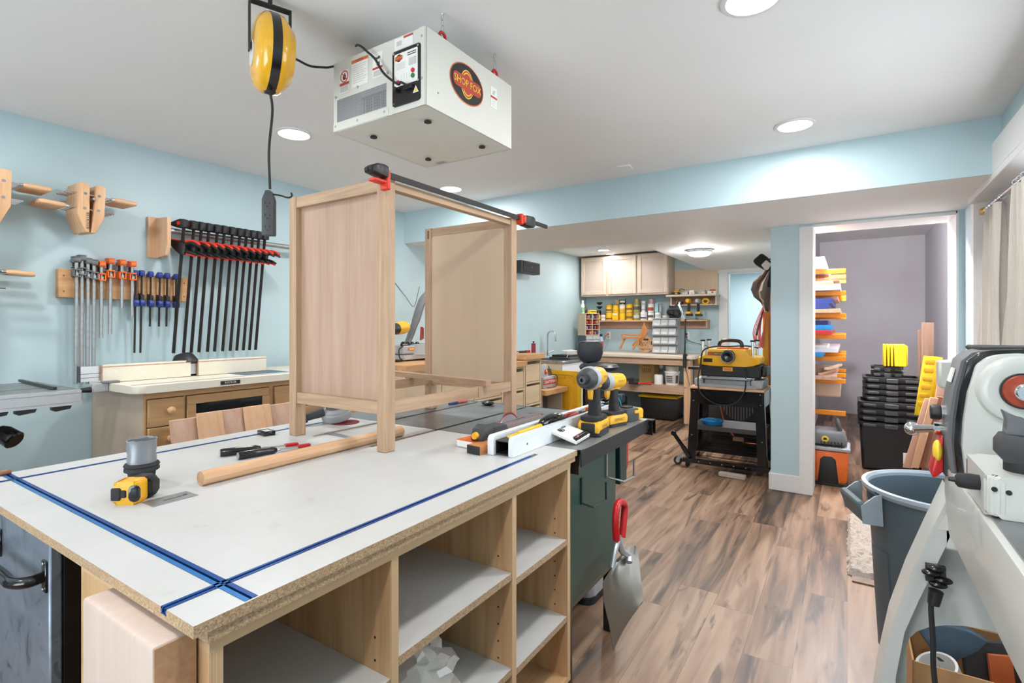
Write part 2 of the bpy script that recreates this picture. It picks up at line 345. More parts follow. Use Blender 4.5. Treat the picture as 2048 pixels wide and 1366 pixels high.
    def text(s, body, o, u, w, size, mat='ink', t=.0006, align='CENTER', xs=1.):
        c = bpy.data.curves.new('t', 'FONT'); c.body = body; c.size = 1; c.align_x = align; c.align_y = 'CENTER'; c.resolution_u = 2
        ob = bpy.data.objects.new('t', c); COL.objects.link(ob); dg = bpy.context.evaluated_depsgraph_get(); me = bpy.data.meshes.new_from_object(ob.evaluated_get(dg))
        o = Vector(o); u = Vector(u).normalized(); w = Vector(w).normalized(); nrm = u.cross(w)
        vs = [o + u*(v.co.x*size*xs) + w*(v.co.y*size) + nrm*t for v in me.vertices]
        s.add(vs, [tuple(p.vertices) for p in me.polygons], mat)
        bpy.data.objects.remove(ob); bpy.data.curves.remove(c); bpy.data.meshes.remove(me); return s
    def build(s, name, parent=None, inv=None, origin=None, smooth=38):
        me = bpy.data.meshes.new(name)
        vs = s.v
        if inv is not None: vs = [inv @ Vector(v) for v in vs]
        loc = None
        if origin is not None:
            loc = Vector(origin); vs = [Vector(v)-loc for v in vs]
        me.from_pydata([tuple(v) for v in vs], [], s.f)
        for n in s.mats: me.materials.append(MT[n])
        me.polygons.foreach_set('material_index', s.fm)
        me.polygons.foreach_set('use_smooth', [True]*len(s.f)); me.update()
        try: me.set_sharp_from_angle(angle=math.radians(smooth))
        except Exception: pass
        ob = bpy.data.objects.new(name, me); COL.objects.link(ob)
        if loc is not None: ob.location = loc
        if parent is not None: ob.parent = parent
        return ob
class T:
    """a thing: an Empty at its base that parents its parts; parts are given in world coordinates when world=True"""
    def __init__(s, name, label, cat, loc=(0, 0, 0), rz=0, group=None, world=True):
        o = bpy.data.objects.new(name, None); COL.objects.link(o); o.empty_display_size = .05
        o.location = loc; o.rotation_euler = (0, 0, rz); o['label'] = label; o['category'] = cat
        if group: o['group'] = group
        s.o = o; s.inv = (Matrix.Translation(Vector(loc)) @ Matrix.Rotation(rz, 4, 'Z')).inverted() if world else None
    def part(s, name, mb, label=None, smooth=38, stuff=False):
        ob = mb.build(name, s.o, s.inv, smooth=smooth)
        if label: ob['label'] = label
        if stuff: ob['kind'] = 'stuff'
        return ob
    def sub(s, name, mb, part, label=None, smooth=38):
        ob = mb.build(name, part, s.inv, smooth=smooth)
        if label: ob['label'] = label
        return ob
def single(name, mb, label, cat, group=None, origin=None, smooth=38):
    xs = [v[0] for v in mb.v]; ys = [v[1] for v in mb.v]; zs = [v[2] for v in mb.v]
    og = origin or ((min(xs)+max(xs))/2, (min(ys)+max(ys))/2, min(zs))
    ob = mb.build(name, None, None, og, smooth)
    ob['label'] = label; ob['category'] = cat
    if group: ob['group'] = group
    return ob
def struct(name, mb, smooth=30):
    ob = mb.build(name, smooth=smooth); ob['kind'] = 'structure'; ob['label'] = name.replace('_', ' '); return ob
def dup(o, loc=None, rot=None, label=None, group=None):
    o = o.o if isinstance(o, T) else o
    r = o.copy(); COL.objects.link(r)
    if loc is not None: r.location = loc
    if rot is not None: r.rotation_euler = rot if not isinstance(rot, (int, float)) else (0, 0, rot)
    if label: r['label'] = label
    if group: r['group'] = group
    for ch in list(o.children):
        c = ch.copy(); COL.objects.link(c); c.parent = r
        for g in list(ch.children):
            d = g.copy(); COL.objects.link(d); d.parent = c
    return r
def arc(c, r, a0, a1, n, u=(1, 0, 0), w=(0, 0, 1)):
    c = Vector(c); u = Vector(u); w = Vector(w)
    return [c + u*(r*math.cos(a0+(a1-a0)*i/n)) + w*(r*math.sin(a0+(a1-a0)*i/n)) for i in range(n+1)]
def spline(P, n=6):
    P = [Vector(p) for p in P]; Q = [P[0]*2-P[1]] + P + [P[-1]*2-P[-2]]; out = []
    for i in range(1, len(Q)-2):
        for k in range(n):
            t = k/n; a, b, c, d = Q[i-1], Q[i], Q[i+1], Q[i+2]
            out.append(.5*((2*b)+(c-a)*t+(2*a-5*b+4*c-d)*t*t+(3*b-a-3*c+d)*t**3))
    return out + [P[-1]]
def rrect(w, h, r, n=5):
    out = []
    for cx, cy, a in ((w/2-r, h/2-r, 0), (-w/2+r, h/2-r, PI/2), (-w/2+r, -h/2+r, PI), (w/2-r, -h/2+r, 1.5*PI)):
        out += [(cx+r*math.cos(a+PI/2*i/n), cy+r*math.sin(a+PI/2*i/n)) for i in range(n+1)]
    return out
PW1, PW2, SKYP, PWD, PWC, PWS = 9.5, 21, .3, 85, 200, 45
SC.view_settings.exposure = 0.24
# ================================================================== the room
ZC, ZS = 2.41, 2.112
YL, YR, XB, XF, XP, XK = 3.595, -.67, 3.64, 7.8, 4.65, -2.6
mb = MB('plank_floor'); mb.bx(XK, 10.2, YR-.4, YL, -.06, 0); struct('floor', mb)
mb = MB('ceiling_white'); mb.bx(XK, XB, YR, YL, ZC, ZC+.1); struct('ceiling', mb)
# lowered ceiling behind the beam, leaving the high alcove over the far-left corner
mb = MB('ceiling_white'); mb.bx(XB+.012, 4.8, YR, YL, ZS, ZC+.1); mb.bx(4.8, XF, .40, 1.70, ZS, ZC+.1); mb.bx(4.8, XF, 1.70, YL, ZC, ZC+.1); struct('ceiling_lower', mb)
mb = MB('aqua_paint'); mb.bx(XB, XB+.012, YR, YL, ZS, ZC, mat='aqua_paint'); struct('wall_beam', mb)
mb = MB('aqua_paint'); mb.bx(XK, XF+.1, YL, YL+.1, 0, ZC+.05); struct('wall_left', mb)
BW0, BW1, BWZ0, BWZ1 = .2, 2.9, .25, 2.1
mb = MB('aqua_paint'); mb.bx(XK-.1, XK, YR-.4, BW0, 0, ZC+.05); mb.bx(XK-.1, XK, BW1, YL, 0, ZC+.05); mb.bx(XK-.1, XK, BW0, BW1, BWZ1, ZC+.05); mb.bx(XK-.1, XK, BW0, BW1, 0, BWZ0); struct('wall_behind', mb)
mb = MB('white_trim')
for y in (BW0, (BW0+BW1)/2-.03, BW1-.06): mb.bx(XK-.08, XK-.03, y, y+.06, BWZ0, BWZ1)
for z in (BWZ0, BWZ1-.06): mb.bx(XK-.08, XK-.03, BW0, BW1, z, z+.06)
w2 = struct('unseen_window', mb)  # unseen window, added behind the camera as opening for the fill lamp
mb = MB('window_glass'); mb.bx(XK-.06, XK-.054, BW0+.05, BW1-.05, BWZ0+.05, BWZ1-.05); mb.build('pane', w2)
ld = bpy.data.lights.new('daylight_fill', 'AREA'); ld.shape = 'RECTANGLE'; ld.size = BW1-BW0-.1; ld.size_y = BWZ1-BWZ0-.1; ld.energy = PWD; ld.color = (.86, .94, 1)
lo = bpy.data.objects.new('daylight_fill', ld); COL.objects.link(lo); lo.location = (XK-.12, (BW0+BW1)/2, (BWZ0+BWZ1)/2); lo.rotation_euler = (0, -PI/2-.8, 0); ld.spread = math.radians(150)  # added area lamp, tilted up to brighten the ceiling and near faces
# far wall with a doorway
DY0, DY1, DZ = .62, 1.42, 2.065
mb = MB('aqua_paint'); mb.bx(XF, XF+.12, DY1, YL, 0, ZC+.05); mb.bx(XF, XF+.12, .40, DY0, 0, ZC+.05); mb.bx(XF, XF+.12, DY0, DY1, DZ, ZC+.05); struct('wall_far', mb)
mb = MB('white_trim')
for y0, y1, z0, z1 in ((DY1-.005, DY1+.115, 0, DZ), (DY0-.115, DY0+.005, 0, DZ), (DY0-.12, DY1+.125, DZ-.005, DZ+.15)):
    mb.bx(XF-.022, XF, y0, y1, z0, z1, .003)
mb.bx(XF, XF+.12, DY1-.012, DY1, 0, DZ); mb.bx(XF, XF+.12, DY0, DY0+.012, 0, DZ); mb.bx(XF, XF+.12, DY0, DY1, DZ-.012, DZ)
struct('trim_1', mb)
# room beyond the doorway
mb = MB('aqua_paint'); mb.bx(10, 10.1, -.5, 3.2, 0, ZC); mb.bx(XF+.12, 10, 3.1, 3.2, 0, ZC); mb.bx(XF+.12, 10, .40, .5, 0, ZC); struct('wall_beyond', mb)
mb = MB('ceiling_white'); mb.bx(XF+.12, 10.1, .40, 3.2, 2.28, 2.38); struct('ceiling_beyond', mb)
# post, storage closet opening and closet shell
mb = MB('aqua_paint'); mb.bx(XP, XP+.33, .318, .52, 0, ZS); mb.bx(XP+.33, XF, .40, .52, 0, ZS); mb.bx(XP, XP+.33, YR, -.634, 0, ZS); mb.bx(XP, XP+.33, -.626, .318, 2.093, ZS); struct('wall_post', mb)
mb = MB('white_trim')
mb.bx(XP-.012, XP+.33, .225, .318, 0, 2.093, .002); mb.bx(XP-.004, XP+.33, -.64, -.626, 0, 2.093); mb.bx(XP-.004, XP+.33, -.626, .225, 2.083, 2.093+.01)
struct('trim_2', mb)
mb = MB('white_trim'); mb.bx(XP-.016, XP, .300, .532, 0, .135, .004); mb.bx(XP-.016, XP+.36, .52, .534, 0, .135, .004); struct('baseboard_post', mb)
CX0, CX1, CY0, CY1 = XP+.33, 9.3, -.92, .36
mb = MB('primed_drywall'); mb.bx(CX1, CX1+.1, CY0, CY1+.04, 0, 2.6); struct('wall_closet_back', mb)
mb = MB('lavender_paint'); mb.bx(CX0, CX1, CY0-.1, CY0, 0, 2.6); mb.bx(CX0, CX0+.02, CY0, -.626, 0, 2.6); struct('wall_closet_right', mb)
mb = MB('lavender_paint'); mb.bx(CX0, CX1, CY1, CY1+.038, 0, 2.6); struct('wall_closet_left', mb)
mb = MB('ceiling_white'); mb.bx(XP, CX1, CY0, CY1, 2.6, 2.7); struct('ceiling_closet', mb)
# right wall with a deep curtained window
WX0, WX1, WZ0, WZ1 = 1.7, 4.27, .88, 2.04
mb = MB('aqua_paint')
mb.bx(XK, WX0, YR-.35, YR, 0, ZC+.05); mb.bx(WX1, XP+.1, YR-.35, YR, 0, ZC+.05); mb.bx(WX0, WX1, YR-.35, YR, WZ1+.06, ZC+.05); mb.bx(WX0, WX1, YR-.35, YR, 0, WZ0)
mb.bx(3.35, WX1-.012, YR-.35, YR-.12, WZ0, WZ1+.06, mat='white_trim')
struct('wall_right', mb)
mb = MB('white_trim'); mb.bx(WX0-.1, XB-.012+.09, YR, YR+.035, 2.115, 2.275, .004); mb.bx(WX0-.1, WX1+.02, YR-.3, YR+.035, WZ1+.04, 2.118, .003); mb.bx(WX1, WX1+.09, YR, YR+.012, 0, 2.11)
mb.bx(WX1-.012, WX1, YR-.3, YR, WZ0, WZ1+.04); mb.bx(WX0, WX1, YR-.3, YR+.03, WZ0-.03, WZ0, .004)
struct('trim_3', mb)
mb = MB('white_plastic')
for x0, x1, z0, z1 in ((WX0, WX1, WZ0, WZ0+.05), (WX0, WX1, WZ1-.02, WZ1+.04), (WX0, WX0+.05, WZ0, WZ1), (WX1-.06, WX1-.012, WZ0, WZ1), ((WX0+WX1)/2-.03, (WX0+WX1)/2+.03, WZ0, WZ1)):
    mb.bx(x0, x1, YR-.34, YR-.29, z0, z1, .004)
w1 = struct('window_1', mb)
mb = MB('window_glass'); mb.bx(WX0+.03, WX1-.03, YR-.32, YR-.314, WZ0+.03, WZ1); g = mb.build('pane', w1)
# daylight outside the window
# ------------------------------------------------------------------ ceiling lights
def can_light(x, y, z, label, r=.085, power=19, group=None):
    t = T('recessed_downlight', label, 'ceiling light', (x, y, z-.012), group=group)
    mb = MB('white_trim'); mb.lathe([(r*1.18, z-.006-z), (r*1.18, -.001), (r*.98, -.001), (r*.98, -.008), (r*1.1, -.009)], (x, y, z), n=28, close=True); t.part('trim_ring', mb)
    mb = MB('lamp_glow'); mb.lathe([(0, -.004), (r*.97, -.004), (r*.97, -.002), (0, -.002)], (x, y, z), n=28); t.part('diffuser', mb)
    ld = bpy.data.lights.new('downlight', 'AREA'); ld.shape = 'DISK'; ld.size = r*1.9; ld.energy = power; ld.color = (1, .975, .95)
    lo = bpy.data.objects.new('downlight', ld); COL.objects.link(lo); lo.location = (0, 0, -.004); lo.parent = t.o
    return t
can_light(1.80, 2.64, ZC, 'round recessed ceiling light between yellow cord reel and green wall', power=PW1)
can_light(3.20, 2.65, ZC, 'round recessed ceiling light above the end of the oak frame clamp', power=PW1)
can_light(3.20, .24, ZC, 'round recessed ceiling light in front of beam, beyond the air filter', power=PW1)
can_light(1.886, .266, ZC, 'recessed ceiling light cut by the top edge of the picture', power=PW1)
for x, y in ((.42, 2.64), (.42, .266), (-1.0, 2.64), (-1.0, .266)):
    can_light(x, y, ZC, 'recessed ceiling light behind the camera', power=PW1, group='ceiling lights behind the camera')
can_light(7.0, 2.957, ZC, 'recessed ceiling light in alcove in front of the wall cabinets', .08, PW2*.45)
can_light(7.42, 3.03, ZC, 'recessed ceiling light in alcove touching the wall cabinet top', .055, PW2*.05)
can_light(5.6, 2.2, ZC, 'recessed light hidden in the alcove above the lower ceiling edge', .08, PW2*.9)
# flush dome lamp on the lower ceiling
t = T('dome_ceiling_light', 'round frosted dome lamp on the lower ceiling near the doorway', 'ceiling light', (5.62, 1.30, ZS-.07))
mb = MB('stainless'); mb.lathe([(.128, 0), (.128, -.022), (.118, -.03), (.118, 0)], (5.62, 1.30, ZS), n=32); t.part('base', mb)
mb = MB('dome_glow'); mb.lathe([(.116, -.024), (.112, -.04), (.09, -.058), (.05, -.069), (0, -.072)], (5.62, 1.30, ZS), n=32); t.part('lamp_shade', mb)
# lamp of the room beyond the doorway, and the closet lamp
for nm, loc, e in (('beyond_lamp', (8.9, 1.3, 2.26), 28),):
    ld = bpy.data.lights.new(nm, 'AREA'); ld.shape = 'DISK'; ld.size = .2; ld.energy = e; ld.color = (1, .97, .97); lo = bpy.data.objects.new(nm, ld); COL.objects.link(lo); lo.location = loc
can_light(8.75, 1.13, 2.28, 'small bright ceiling light seen through the far doorway', .07, 10)
# smoke detector-like small square plate
mb = MB('ceiling_white'); mb.box((3.40, 1.28, ZC-.008), (.09, .09, .016), (0, 0, .1), .003); single('ceiling_plate', mb, 'small square white plate on ceiling before the beam', 'cover plate')
# world: overcast daylight
wd = bpy.data.worlds.new('sky'); SC.world = wd; wd.use_nodes = True
bg = wd.node_tree.nodes['Background']; sky = wd.node_tree.nodes.new('ShaderNodeTexSky'); sky.sky_type = 'NISHITA'; sky.sun_disc = False; sky.sun_elevation = math.radians(40); sky.sun_rotation = 2.
wd.node_tree.links.new(sky.outputs[0], bg.inputs[0]); bg.inputs[1].default_value = SKYP

# bare bulb high in the closet
ld = bpy.data.lights.new('closet_bulb', 'POINT'); ld.shadow_soft_size = .045; ld.energy = PWC; ld.color = (1, .98, 1)
lo = bpy.data.objects.new('closet_bulb', ld); COL.objects.link(lo); lo.location = (5.5, .08, 2.36)
t = T('closet_bulb', 'bare bulb under the closet ceiling above the lumber rack', 'ceiling light', (5.5, .08, 2.42)); mb = MB('white_plastic'); mb.lathe([(0, .18), (.05, .18), (.05, .15), (.025, .14), (.02, .06), (0, .06)], (5.5, .08, 2.42), n=18); t.part('lamp_holder', mb)
ld = bpy.data.lights.new('daylight_side', 'AREA'); ld.shape = 'RECTANGLE'; ld.size = 2.3; ld.size_y = 1.0; ld.energy = PWS; ld.color = (.86, .94, 1)
lo = bpy.data.objects.new('daylight_side', ld); COL.objects.link(lo); lo.location = ((WX0+WX1)/2, YR-.40, (WZ0+WZ1)/2); lo.rotation_euler = (PI/2+.35, 0, 0)
# ================================================================== outfeed workbench
ZT = .88
def slab_slots(mb, x0, x1, y0, y1, z0, z1, slots, top, side):
    """slab with rectangular grooves (x0,x1,y0,y1,depth) cut in its upper face"""
    xs = sorted({x0, x1, *[v for s in slots for v in s[:2] if x0 < v < x1]}); ys = sorted({y0, y1, *[v for s in slots for v in s[2:4] if y0 < v < y1]})
    H = {}
    for i in range(len(xs)-1):
        for j in range(len(ys)-1):
            cx, cy = (xs[i]+xs[i+1])/2, (ys[j]+ys[j+1])/2; h = z1; t = top
            for s in slots:
                if s[0] < cx < s[1] and s[2] < cy < s[3]:
                    if z1-s[4] < h: h = z1-s[4]; t = s[5] if len(s) > 5 else side
            H[i, j] = h
            a, b, c, d = xs[i], xs[i+1], ys[j], ys[j+1]
            mb.add([(a, c, h), (b, c, h), (b, d, h), (a, d, h)], [(0, 1, 2, 3)], t); mb.add([(a, c, z0), (b, c, z0), (b, d, z0), (a, d, z0)], [(3, 2, 1, 0)], side)
    for (i, j), h in H.items():
        a, b, c, d = xs[i], xs[i+1], ys[j], ys[j+1]
        for k, q in (((i+1, j), [(b, c), (b, d)]), ((i-1, j), [(a, d), (a, c)]), ((i, j+1), [(b, d), (a, d)]), ((i, j-1), [(a, c), (b, c)])):
            g = H.get(k, z0)
            if g < h: mb.add([(*q[0], g), (*q[1], g), (*q[1], h), (*q[0], h)], [(0, 1, 2, 3)], side)
TX0, TX1, TY0, TY1 = .383, 1.663, .802, 2.105
bench = T('outfeed_workbench', 'white-topped particleboard workbench with blue tracks behind the table saw', 'workbench', (1.02, 1.44, 0))
tracks = [(.462, .484, TY0+.004, TY1-.004), (TX0, 1.505, .885, .903), (TX0, 1.62, 1.992, 2.010)]
slots = [(a, b, c, d, .0105, 'blue_anodized') for a, b, c, d in tracks]
slots += [(1.505, 1.535, .886, .902, .006, 'grout_brown'), (1.30, TX1, 1.445, 1.464, .009, 'grout_brown'), (1.30, TX1, 1.772, 1.790, .009, 'slot_dark')]
mb = MB('white_laminate'); slab_slots(mb, TX0, TX1, TY0, TY1, ZT-.019, ZT, slots, 'white_laminate', 'particleboard'); bench.part('tabletop', mb)
mb = MB('particleboard'); mb.bx(.405, 1.655, TY0+.004, 1.315, ZT-.038, ZT-.0192); bench.part('underlayer', mb, 'second particleboard layer')
for k, (a, b, c, d) in enumerate(tracks):
    mb = MB('blue_anodized'); z = ZT-.0104
    if b-a < d-c:
        w = b-a
        mb.bx(a, b, c, d, z, z+.0014); mb.bx(a, a+.0045, c, d, z, ZT+.0006); mb.bx(b-.0045, b, c, d, z, ZT+.0006); mb.bx(a, a+.0085, c, d, ZT-.002, ZT+.0009, mat='blue_bright'); mb.bx(b-.0085, b, c, d, ZT-.002, ZT+.0009, mat='blue_anodized')
    else:
        mb.bx(a, b, c, d, z, z+.0014); mb.bx(a, b, c, c+.004, z, ZT+.0006); mb.bx(a, b, d-.004, d, z, ZT+.0006); mb.bx(a, b, c, c+.0062, ZT-.002, ZT+.0009); mb.bx(a, b, d-.0062, d, ZT-.002, ZT+.0009)
    bench.part('track', mb, 'blue anodised T-shaped track')
# thin steel insert plate with a blade slot, set flush in the top
c = [QZ(*p, ZT) for p in ((290, 1004), (300, 1014), (391, 991), (353, 981))]
c0 = QZ(341, 998, ZT); ax = (QZ(391, 991, ZT)-QZ(300, 1015, ZT)); ang = math.atan2(ax.y, ax.x)
mb = MB('galvanized'); mb.box((c0.x, c0.y, ZT+.0006), (ax.length*1.0, .062, .0012), (0, 0, ang)); mb.box((c0.x+.01, c0.y-.002, ZT+.0013), (.055, .005, .0006), (0, 0, ang), mat='slot_dark'); mb.cyl((c0.x+.036, c0.y+.002, ZT+.001), (c0.x+.036, c0.y+.002, ZT+.0016), .006, mat='slot_dark', n=10)
bench.part('insert_plate', mb, 'small grey steel plate with a slot')
# open shelving under the right-hand side
BX0, BX1, BY0, BY1, BZ0, BZ1 = .412, 1.637, .815, 1.305, .10, ZT-.038
def panel_v(x0, x1, holes=0):
    mb = MB('ply_face'); mb.bx(x0, x1, BY0+.001, BY1, BZ0, BZ1-.021); mb.bx(x0, x1, BY0, BY0+.001, BZ0, BZ1-.021, mat='ply_edge_x')
    if holes:
        for k in range(9):
            for y in (BY0+.05,):
                mb.cyl((x0-.0006, y, .24+k*.05), (x0, y, .24+k*.05), .003, n=8, mat='ink')
    return mb
for x0, x1, h in ((BX0, BX0+.021, 0), (.787, .808, 1), (1.262, 1.283, 1), (1.614, 1.635, 1)):
    bench.part('divider', panel_v(x0, x1, h), 'plywood upright with shelf-pin holes')
mb = MB('ply_edge_z'); mb.bx(BX0, BX1, BY0, BY1, BZ1-.021, BZ1, mat='ply_edge_z'); bench.part('cabinet_top', mb)
mb = MB('ply_face_x'); mb.bx(BX0, BX1, BY1, BY1+.012, BZ0, BZ1); bench.part('back_panel', mb)
mb = MB('ply_face_x'); mb.bx(BX0, BX1, BY0, BY1, BZ0-.02, BZ0); mb.bx(BX0+.02, BX1-.02, BY0+.05, BY1, 0, BZ0-.02); bench.part('plinth', mb)
for x0, x1, zz in ((BX0+.0215, .7865, (.567, .33)), (.8085, 1.2615, (.602, .326)), (1.2835, 1.6135, (.578, .312))):
    for z in zz:
        mb = MB('particleboard'); mb.bx(x0, x1, BY0+.002, BY1-.004, z-.02, z, mat='particleboard', topmat='white_laminate'); bench.part('shelf', mb, 'white-faced adjustable shelf')
# heavy timber chop at the near end
mb = MB('fir_z'); mb.bx(.347, .410, .846, 1.106, .12, .852, .006, seg=2); 
for y, z in ((1.02, .72), (.90, .60), (.95, .38)): mb.ball((.3465, y, z), (.002, .006, .012), 8, 6, mat='grout_brown')
mb.bx(.350, .408, .8455, .847, .13, .848, mat='fir_end')
for k in range(3): mb.box((.378, .8452, .705-.022*k), (.012, .0006, .014), mat='ink')
bench.part('timber_block', mb, 'pale timber block bolted to the near end')
for y in (2.0,):
    for x in (1.22, 1.58):
        mb = MB('pine_z'); mb.bx(x-.045, x+.045, y-.045, y+.045, 0, ZT-.02, .003); bench.part('leg', mb)
# steel tool chest under the bench
t = T('tool_chest', 'scuffed blue-grey steel chest with tubular handle under the near table end', 'tool chest', (.8, 1.86, 0))
mb = MB('scuffed_steel'); mb.bx(.435, .46, 1.585, 2.02, .03, .835, .004); t.part('door', mb)
mb2 = MB('black_gloss'); mb2.bx(.46, 1.12, 1.588, 2.02, .03, .84, .004); t.part('body', mb2)
mb = MB('black_gloss'); hz = .722
mb.tube(spline([(.434, 1.608, hz-.0), (.405, 1.612, hz-.004), (.385, 1.65, hz-.008), (.385, 1.72, hz-.01), (.385, 1.93, hz-.01), (.40, 1.96, hz-.008), (.434, 1.965, hz-.004)], 5), .013, 12)
mb.box((.433, 1.608, hz), (.006, .028, .075), bev=.002); mb.box((.433, 1.965, hz), (.006, .028, .075), bev=.002)
for y in (1.608, 1.965):
    for s in (-1, 1): mb.ball((.429, y, hz+.03*s), (.003, .005, .005), 8, 6, mat='steel')
t.part('handle', mb, 'black tubular handle')
for x in (.47, 1.08):
    for y in (1.62, 1.98):
        mb = MB('black_matte'); mb.cyl((x, y, 0), (x, y, .032), .02); t.part('foot', mb)
# ================================================================== table saw
saw = T('table_saw', 'green cabinet table saw with grey cast-iron top and black front rail', 'table saw', (2.05, 1.35, 0))
SX0, SX1 = 1.668, 2.402
mb = MB('cast_iron'); slab_slots(mb, SX0, SX1, .93, 2.10, ZT-.04, ZT, [(SX0, SX1, 1.444, 1.463, .009, 'slot_dark'), (SX0, SX1, 1.772, 1.790, .009, 'slot_dark'), (1.845, 2.245, 1.262, 1.345, .006, 'dark_steel')], 'cast_iron', 'cast_iron'); saw.part('cast_iron_top', mb)
mb = MB('salmon_red'); mb.prism(rrect(.40, .083, .04, 6), (2.045, 1.3035, ZT-.0058), (1, 0, 0), (0, 1, 0), (0, 0, .005)); mb.prism(rrect(.38, .063, .03, 6), (2.045, 1.3035, ZT-.0008), (1, 0, 0), (0, 1, 0), (0, 0, .0006), 'cast_iron'); mb.box((2.0, 1.305, ZT-.0002), (.26, .006, .0008), mat='ink'); saw.part('throat_plate', mb, 'throat plate with red rim')
mb = MB('steel'); mb.prism([(.09*math.cos(a), .09*math.sin(a)-.055) for a in [PI*(.2+.6*i/12) for i in range(13)]], (1.99, 1.304, ZT-.003), (1, 0, 0), (0, 0, 1), (0, .0025, 0)); saw.part('blade', mb)
mb = MB('dark_red'); mb.prism([(.075*math.cos(a), .075*math.sin(a)-.04) for a in [PI*(.14+.72*i/12) for i in range(13)]], (2.02, 1.319, ZT), (1, 0, 0), (0, 0, 1), (0, .012, 0)); saw.part('riving_guard', mb, 'dark red splitter guard beside the blade')
mb = MB('dark_steel'); mb.prism([(x, y) for x, y in ((SX0+.002, .93), (SX0+.002, .815), (SX0+.012, .797), (SX0+.03, .79), (SX1, .79), (SX1, .93))], (0, 0, ZT-.003), (1, 0, 0), (0, 1, 0), (0, 0, .0025), mat='galvanized'); mb.m('dark_steel')
mb.bx(SX0+.004, SX1, .7895, .795, ZT-.062, ZT-.002, .001, mat='black_plastic'); mb.bx(SX0+.003, SX0+.009, .80, .93, ZT-.09, ZT-.003, mat='black_gloss'); mb.bx(SX1-.006, SX1, .80, .93, ZT-.06, ZT-.003, mat='black_gloss'); saw.part('extension_wing', mb, 'dark sheet-steel extension wing')
mb = MB('black_gloss'); mb.bx(SX1+.001, SX1+.052, .77, 2.12, ZT-.012, ZT-.006); mb.bx(SX1+.046, SX1+.052, .77, 2.12, ZT-.075, ZT-.006); mb.bx(SX1, SX1+.006, .77, .86, ZT-.075, ZT-.012); mb.cyl((SX1-.002, .795, ZT-.04), (SX1-.01, .795, ZT-.04), .012, mat='dark_steel'); saw.part('front_rail', mb, 'black angle-iron front rail')
mb = MB('green_paint'); mb.bx(1.69, 2.135, .845, 1.62, .30, ZT-.042, .004); mb.bx(2.135, 2.14, .87, 1.6, .33, ZT-.06); saw.part('cabinet', mb)
mb = MB('dark_green'); mb.bx(2.17, 2.25, .838, .90, .62, ZT-.042, .003); saw.part('switch_mount', mb)
mb = MB('black_gloss')
for x in (1.70, 2.12):
    for y in (.86, 1.60): mb.bx(x-.02, x+.02, y-.012, y+.03, 0, .31, .003)
mb.bx(1.69, 2.13, .85, .856, .28, .305); mb.bx(1.69, 2.13, 1.60, 1.615, .28, .305); mb.bx(1.69, 1.70, .85, 1.61, .28, .305); mb.bx(2.12, 2.13, .85, 1.61, .28, .305); saw.part('stand', mb, 'black stand feet')
mb = MB('red_gloss'); mb.prism([(-.018, -.085), (.0, -.10), (.018, -.08), (.014, .02), (.004, .075), (-.01, .075), (-.018, .02)], (2.26, .86, .765), (1, 0, 0), (0, 0, 1), (0, -.02, 0), bev=.004); saw.part('switch_paddle', mb, 'red stop paddle')
for (cx, cz, s) in ((1.84, .69, 1), (2.075, .73, .9)):
    mb = MB('dark_green' if cx < 2 else 'steel'); w = .055*s; y0 = .842; yo = .77 if cx > 2 else .80
    for dx in (-w, ): pass
    mb.bx(cx-w-.006, cx-w+.006, y0-.003, y0+.003, cz-.045, cz+.055)
    mb.tube([(cx-w, y0-.003, cz-.04), (cx-w+.01, yo, cz-.05), (cx+w, yo-.01, cz-.05), (cx+w, yo-.01, cz+.02)], .0042, 8)
    saw.part('bracket_hook', mb, 'bent rod bracket on the cabinet side')
# scoop shovel hanging from the hook
t = T('scoop_shovel', 'aluminium scoop shovel with red grip hanging beside the green saw cabinet', 'shovel', (1.87, .72, .16))
def SHP(px, py, y): return QY(px, py, y)
mb = MB('aluminium_shovel')
L = [SHP(1262, 1088, .73), SHP(1228, 1130, .735), SHP(1207, 1165, .74), SHP(1207, 1200, .745), SHP(1219, 1250, .735), SHP(1227, 1302, .73)]
R = [SHP(1272, 1092, .70), SHP(1277, 1108, .69), SHP(1279, 1130, .68), SHP(1282, 1160, .665), SHP(1287, 1200, .64), SHP(1285, 1206, .64)]
G = []
for i in range(6):
    row = []
    for j in range(9):
        k = j/8; p = L[i].lerp(R[i], k); b = math.sin(k*PI)*(.010 if i > 2 else .02)
        rib = .004*math.sin(k*6*PI) if i < 3 else 0
        row.append(p + Vector((0, .014*b/.01*.6+rib, 0)))
    G.append(row)
mb.grid(G, (.001, .003, 0)); t.part('blade', mb, 'ribbed aluminium blade')
mb = MB('aluminium'); a = SHP(1256, 1110, .71); b = SHP(1237, 1088, .725); mb.tube(spline([SHP(1258, 1125, .70), a, SHP(1243, 1100, .72), SHP(1236, 1072, .73)], 4), .013, 10); mb.tube(spline([SHP(1225, 1135, .73), SHP(1231, 1100, .728), SHP(1237, 1075, .728)], 4), .010, 8); t.part('shaft', mb)
mb = MB('red_gloss'); mb.tube(spline([SHP(1233, 1080, .728), SHP(1231, 1045, .728), SHP(1234, 1012, .73), SHP(1242, 1004, .732), SHP(1249, 1012, .733), SHP(1247, 1045, .73), SHP(1244, 1075, .728)], 5), .0135, 10); t.part('handle', mb, 'red vinyl loop grip')
# pale tub on the floor beyond the saw cabinet
t = T('plastic_tub', 'pale grey plastic tub with black base on the floor by the saw', 'tub', (2.42, 1.17, 0))
mb = MB('light_grey'); mb.prism(rrect(.36, .32, .05), (2.42, 1.17, .03), (1, 0, 0), (0, 1, 0), (0, 0, .22), bev=.006); t.part('body', mb)
mb = MB('black_matte'); mb.prism(rrect(.37, .33, .05), (2.42, 1.17, 0), (1, 0, 0), (0, 1, 0), (0, 0, .03)); t.part('base', mb)
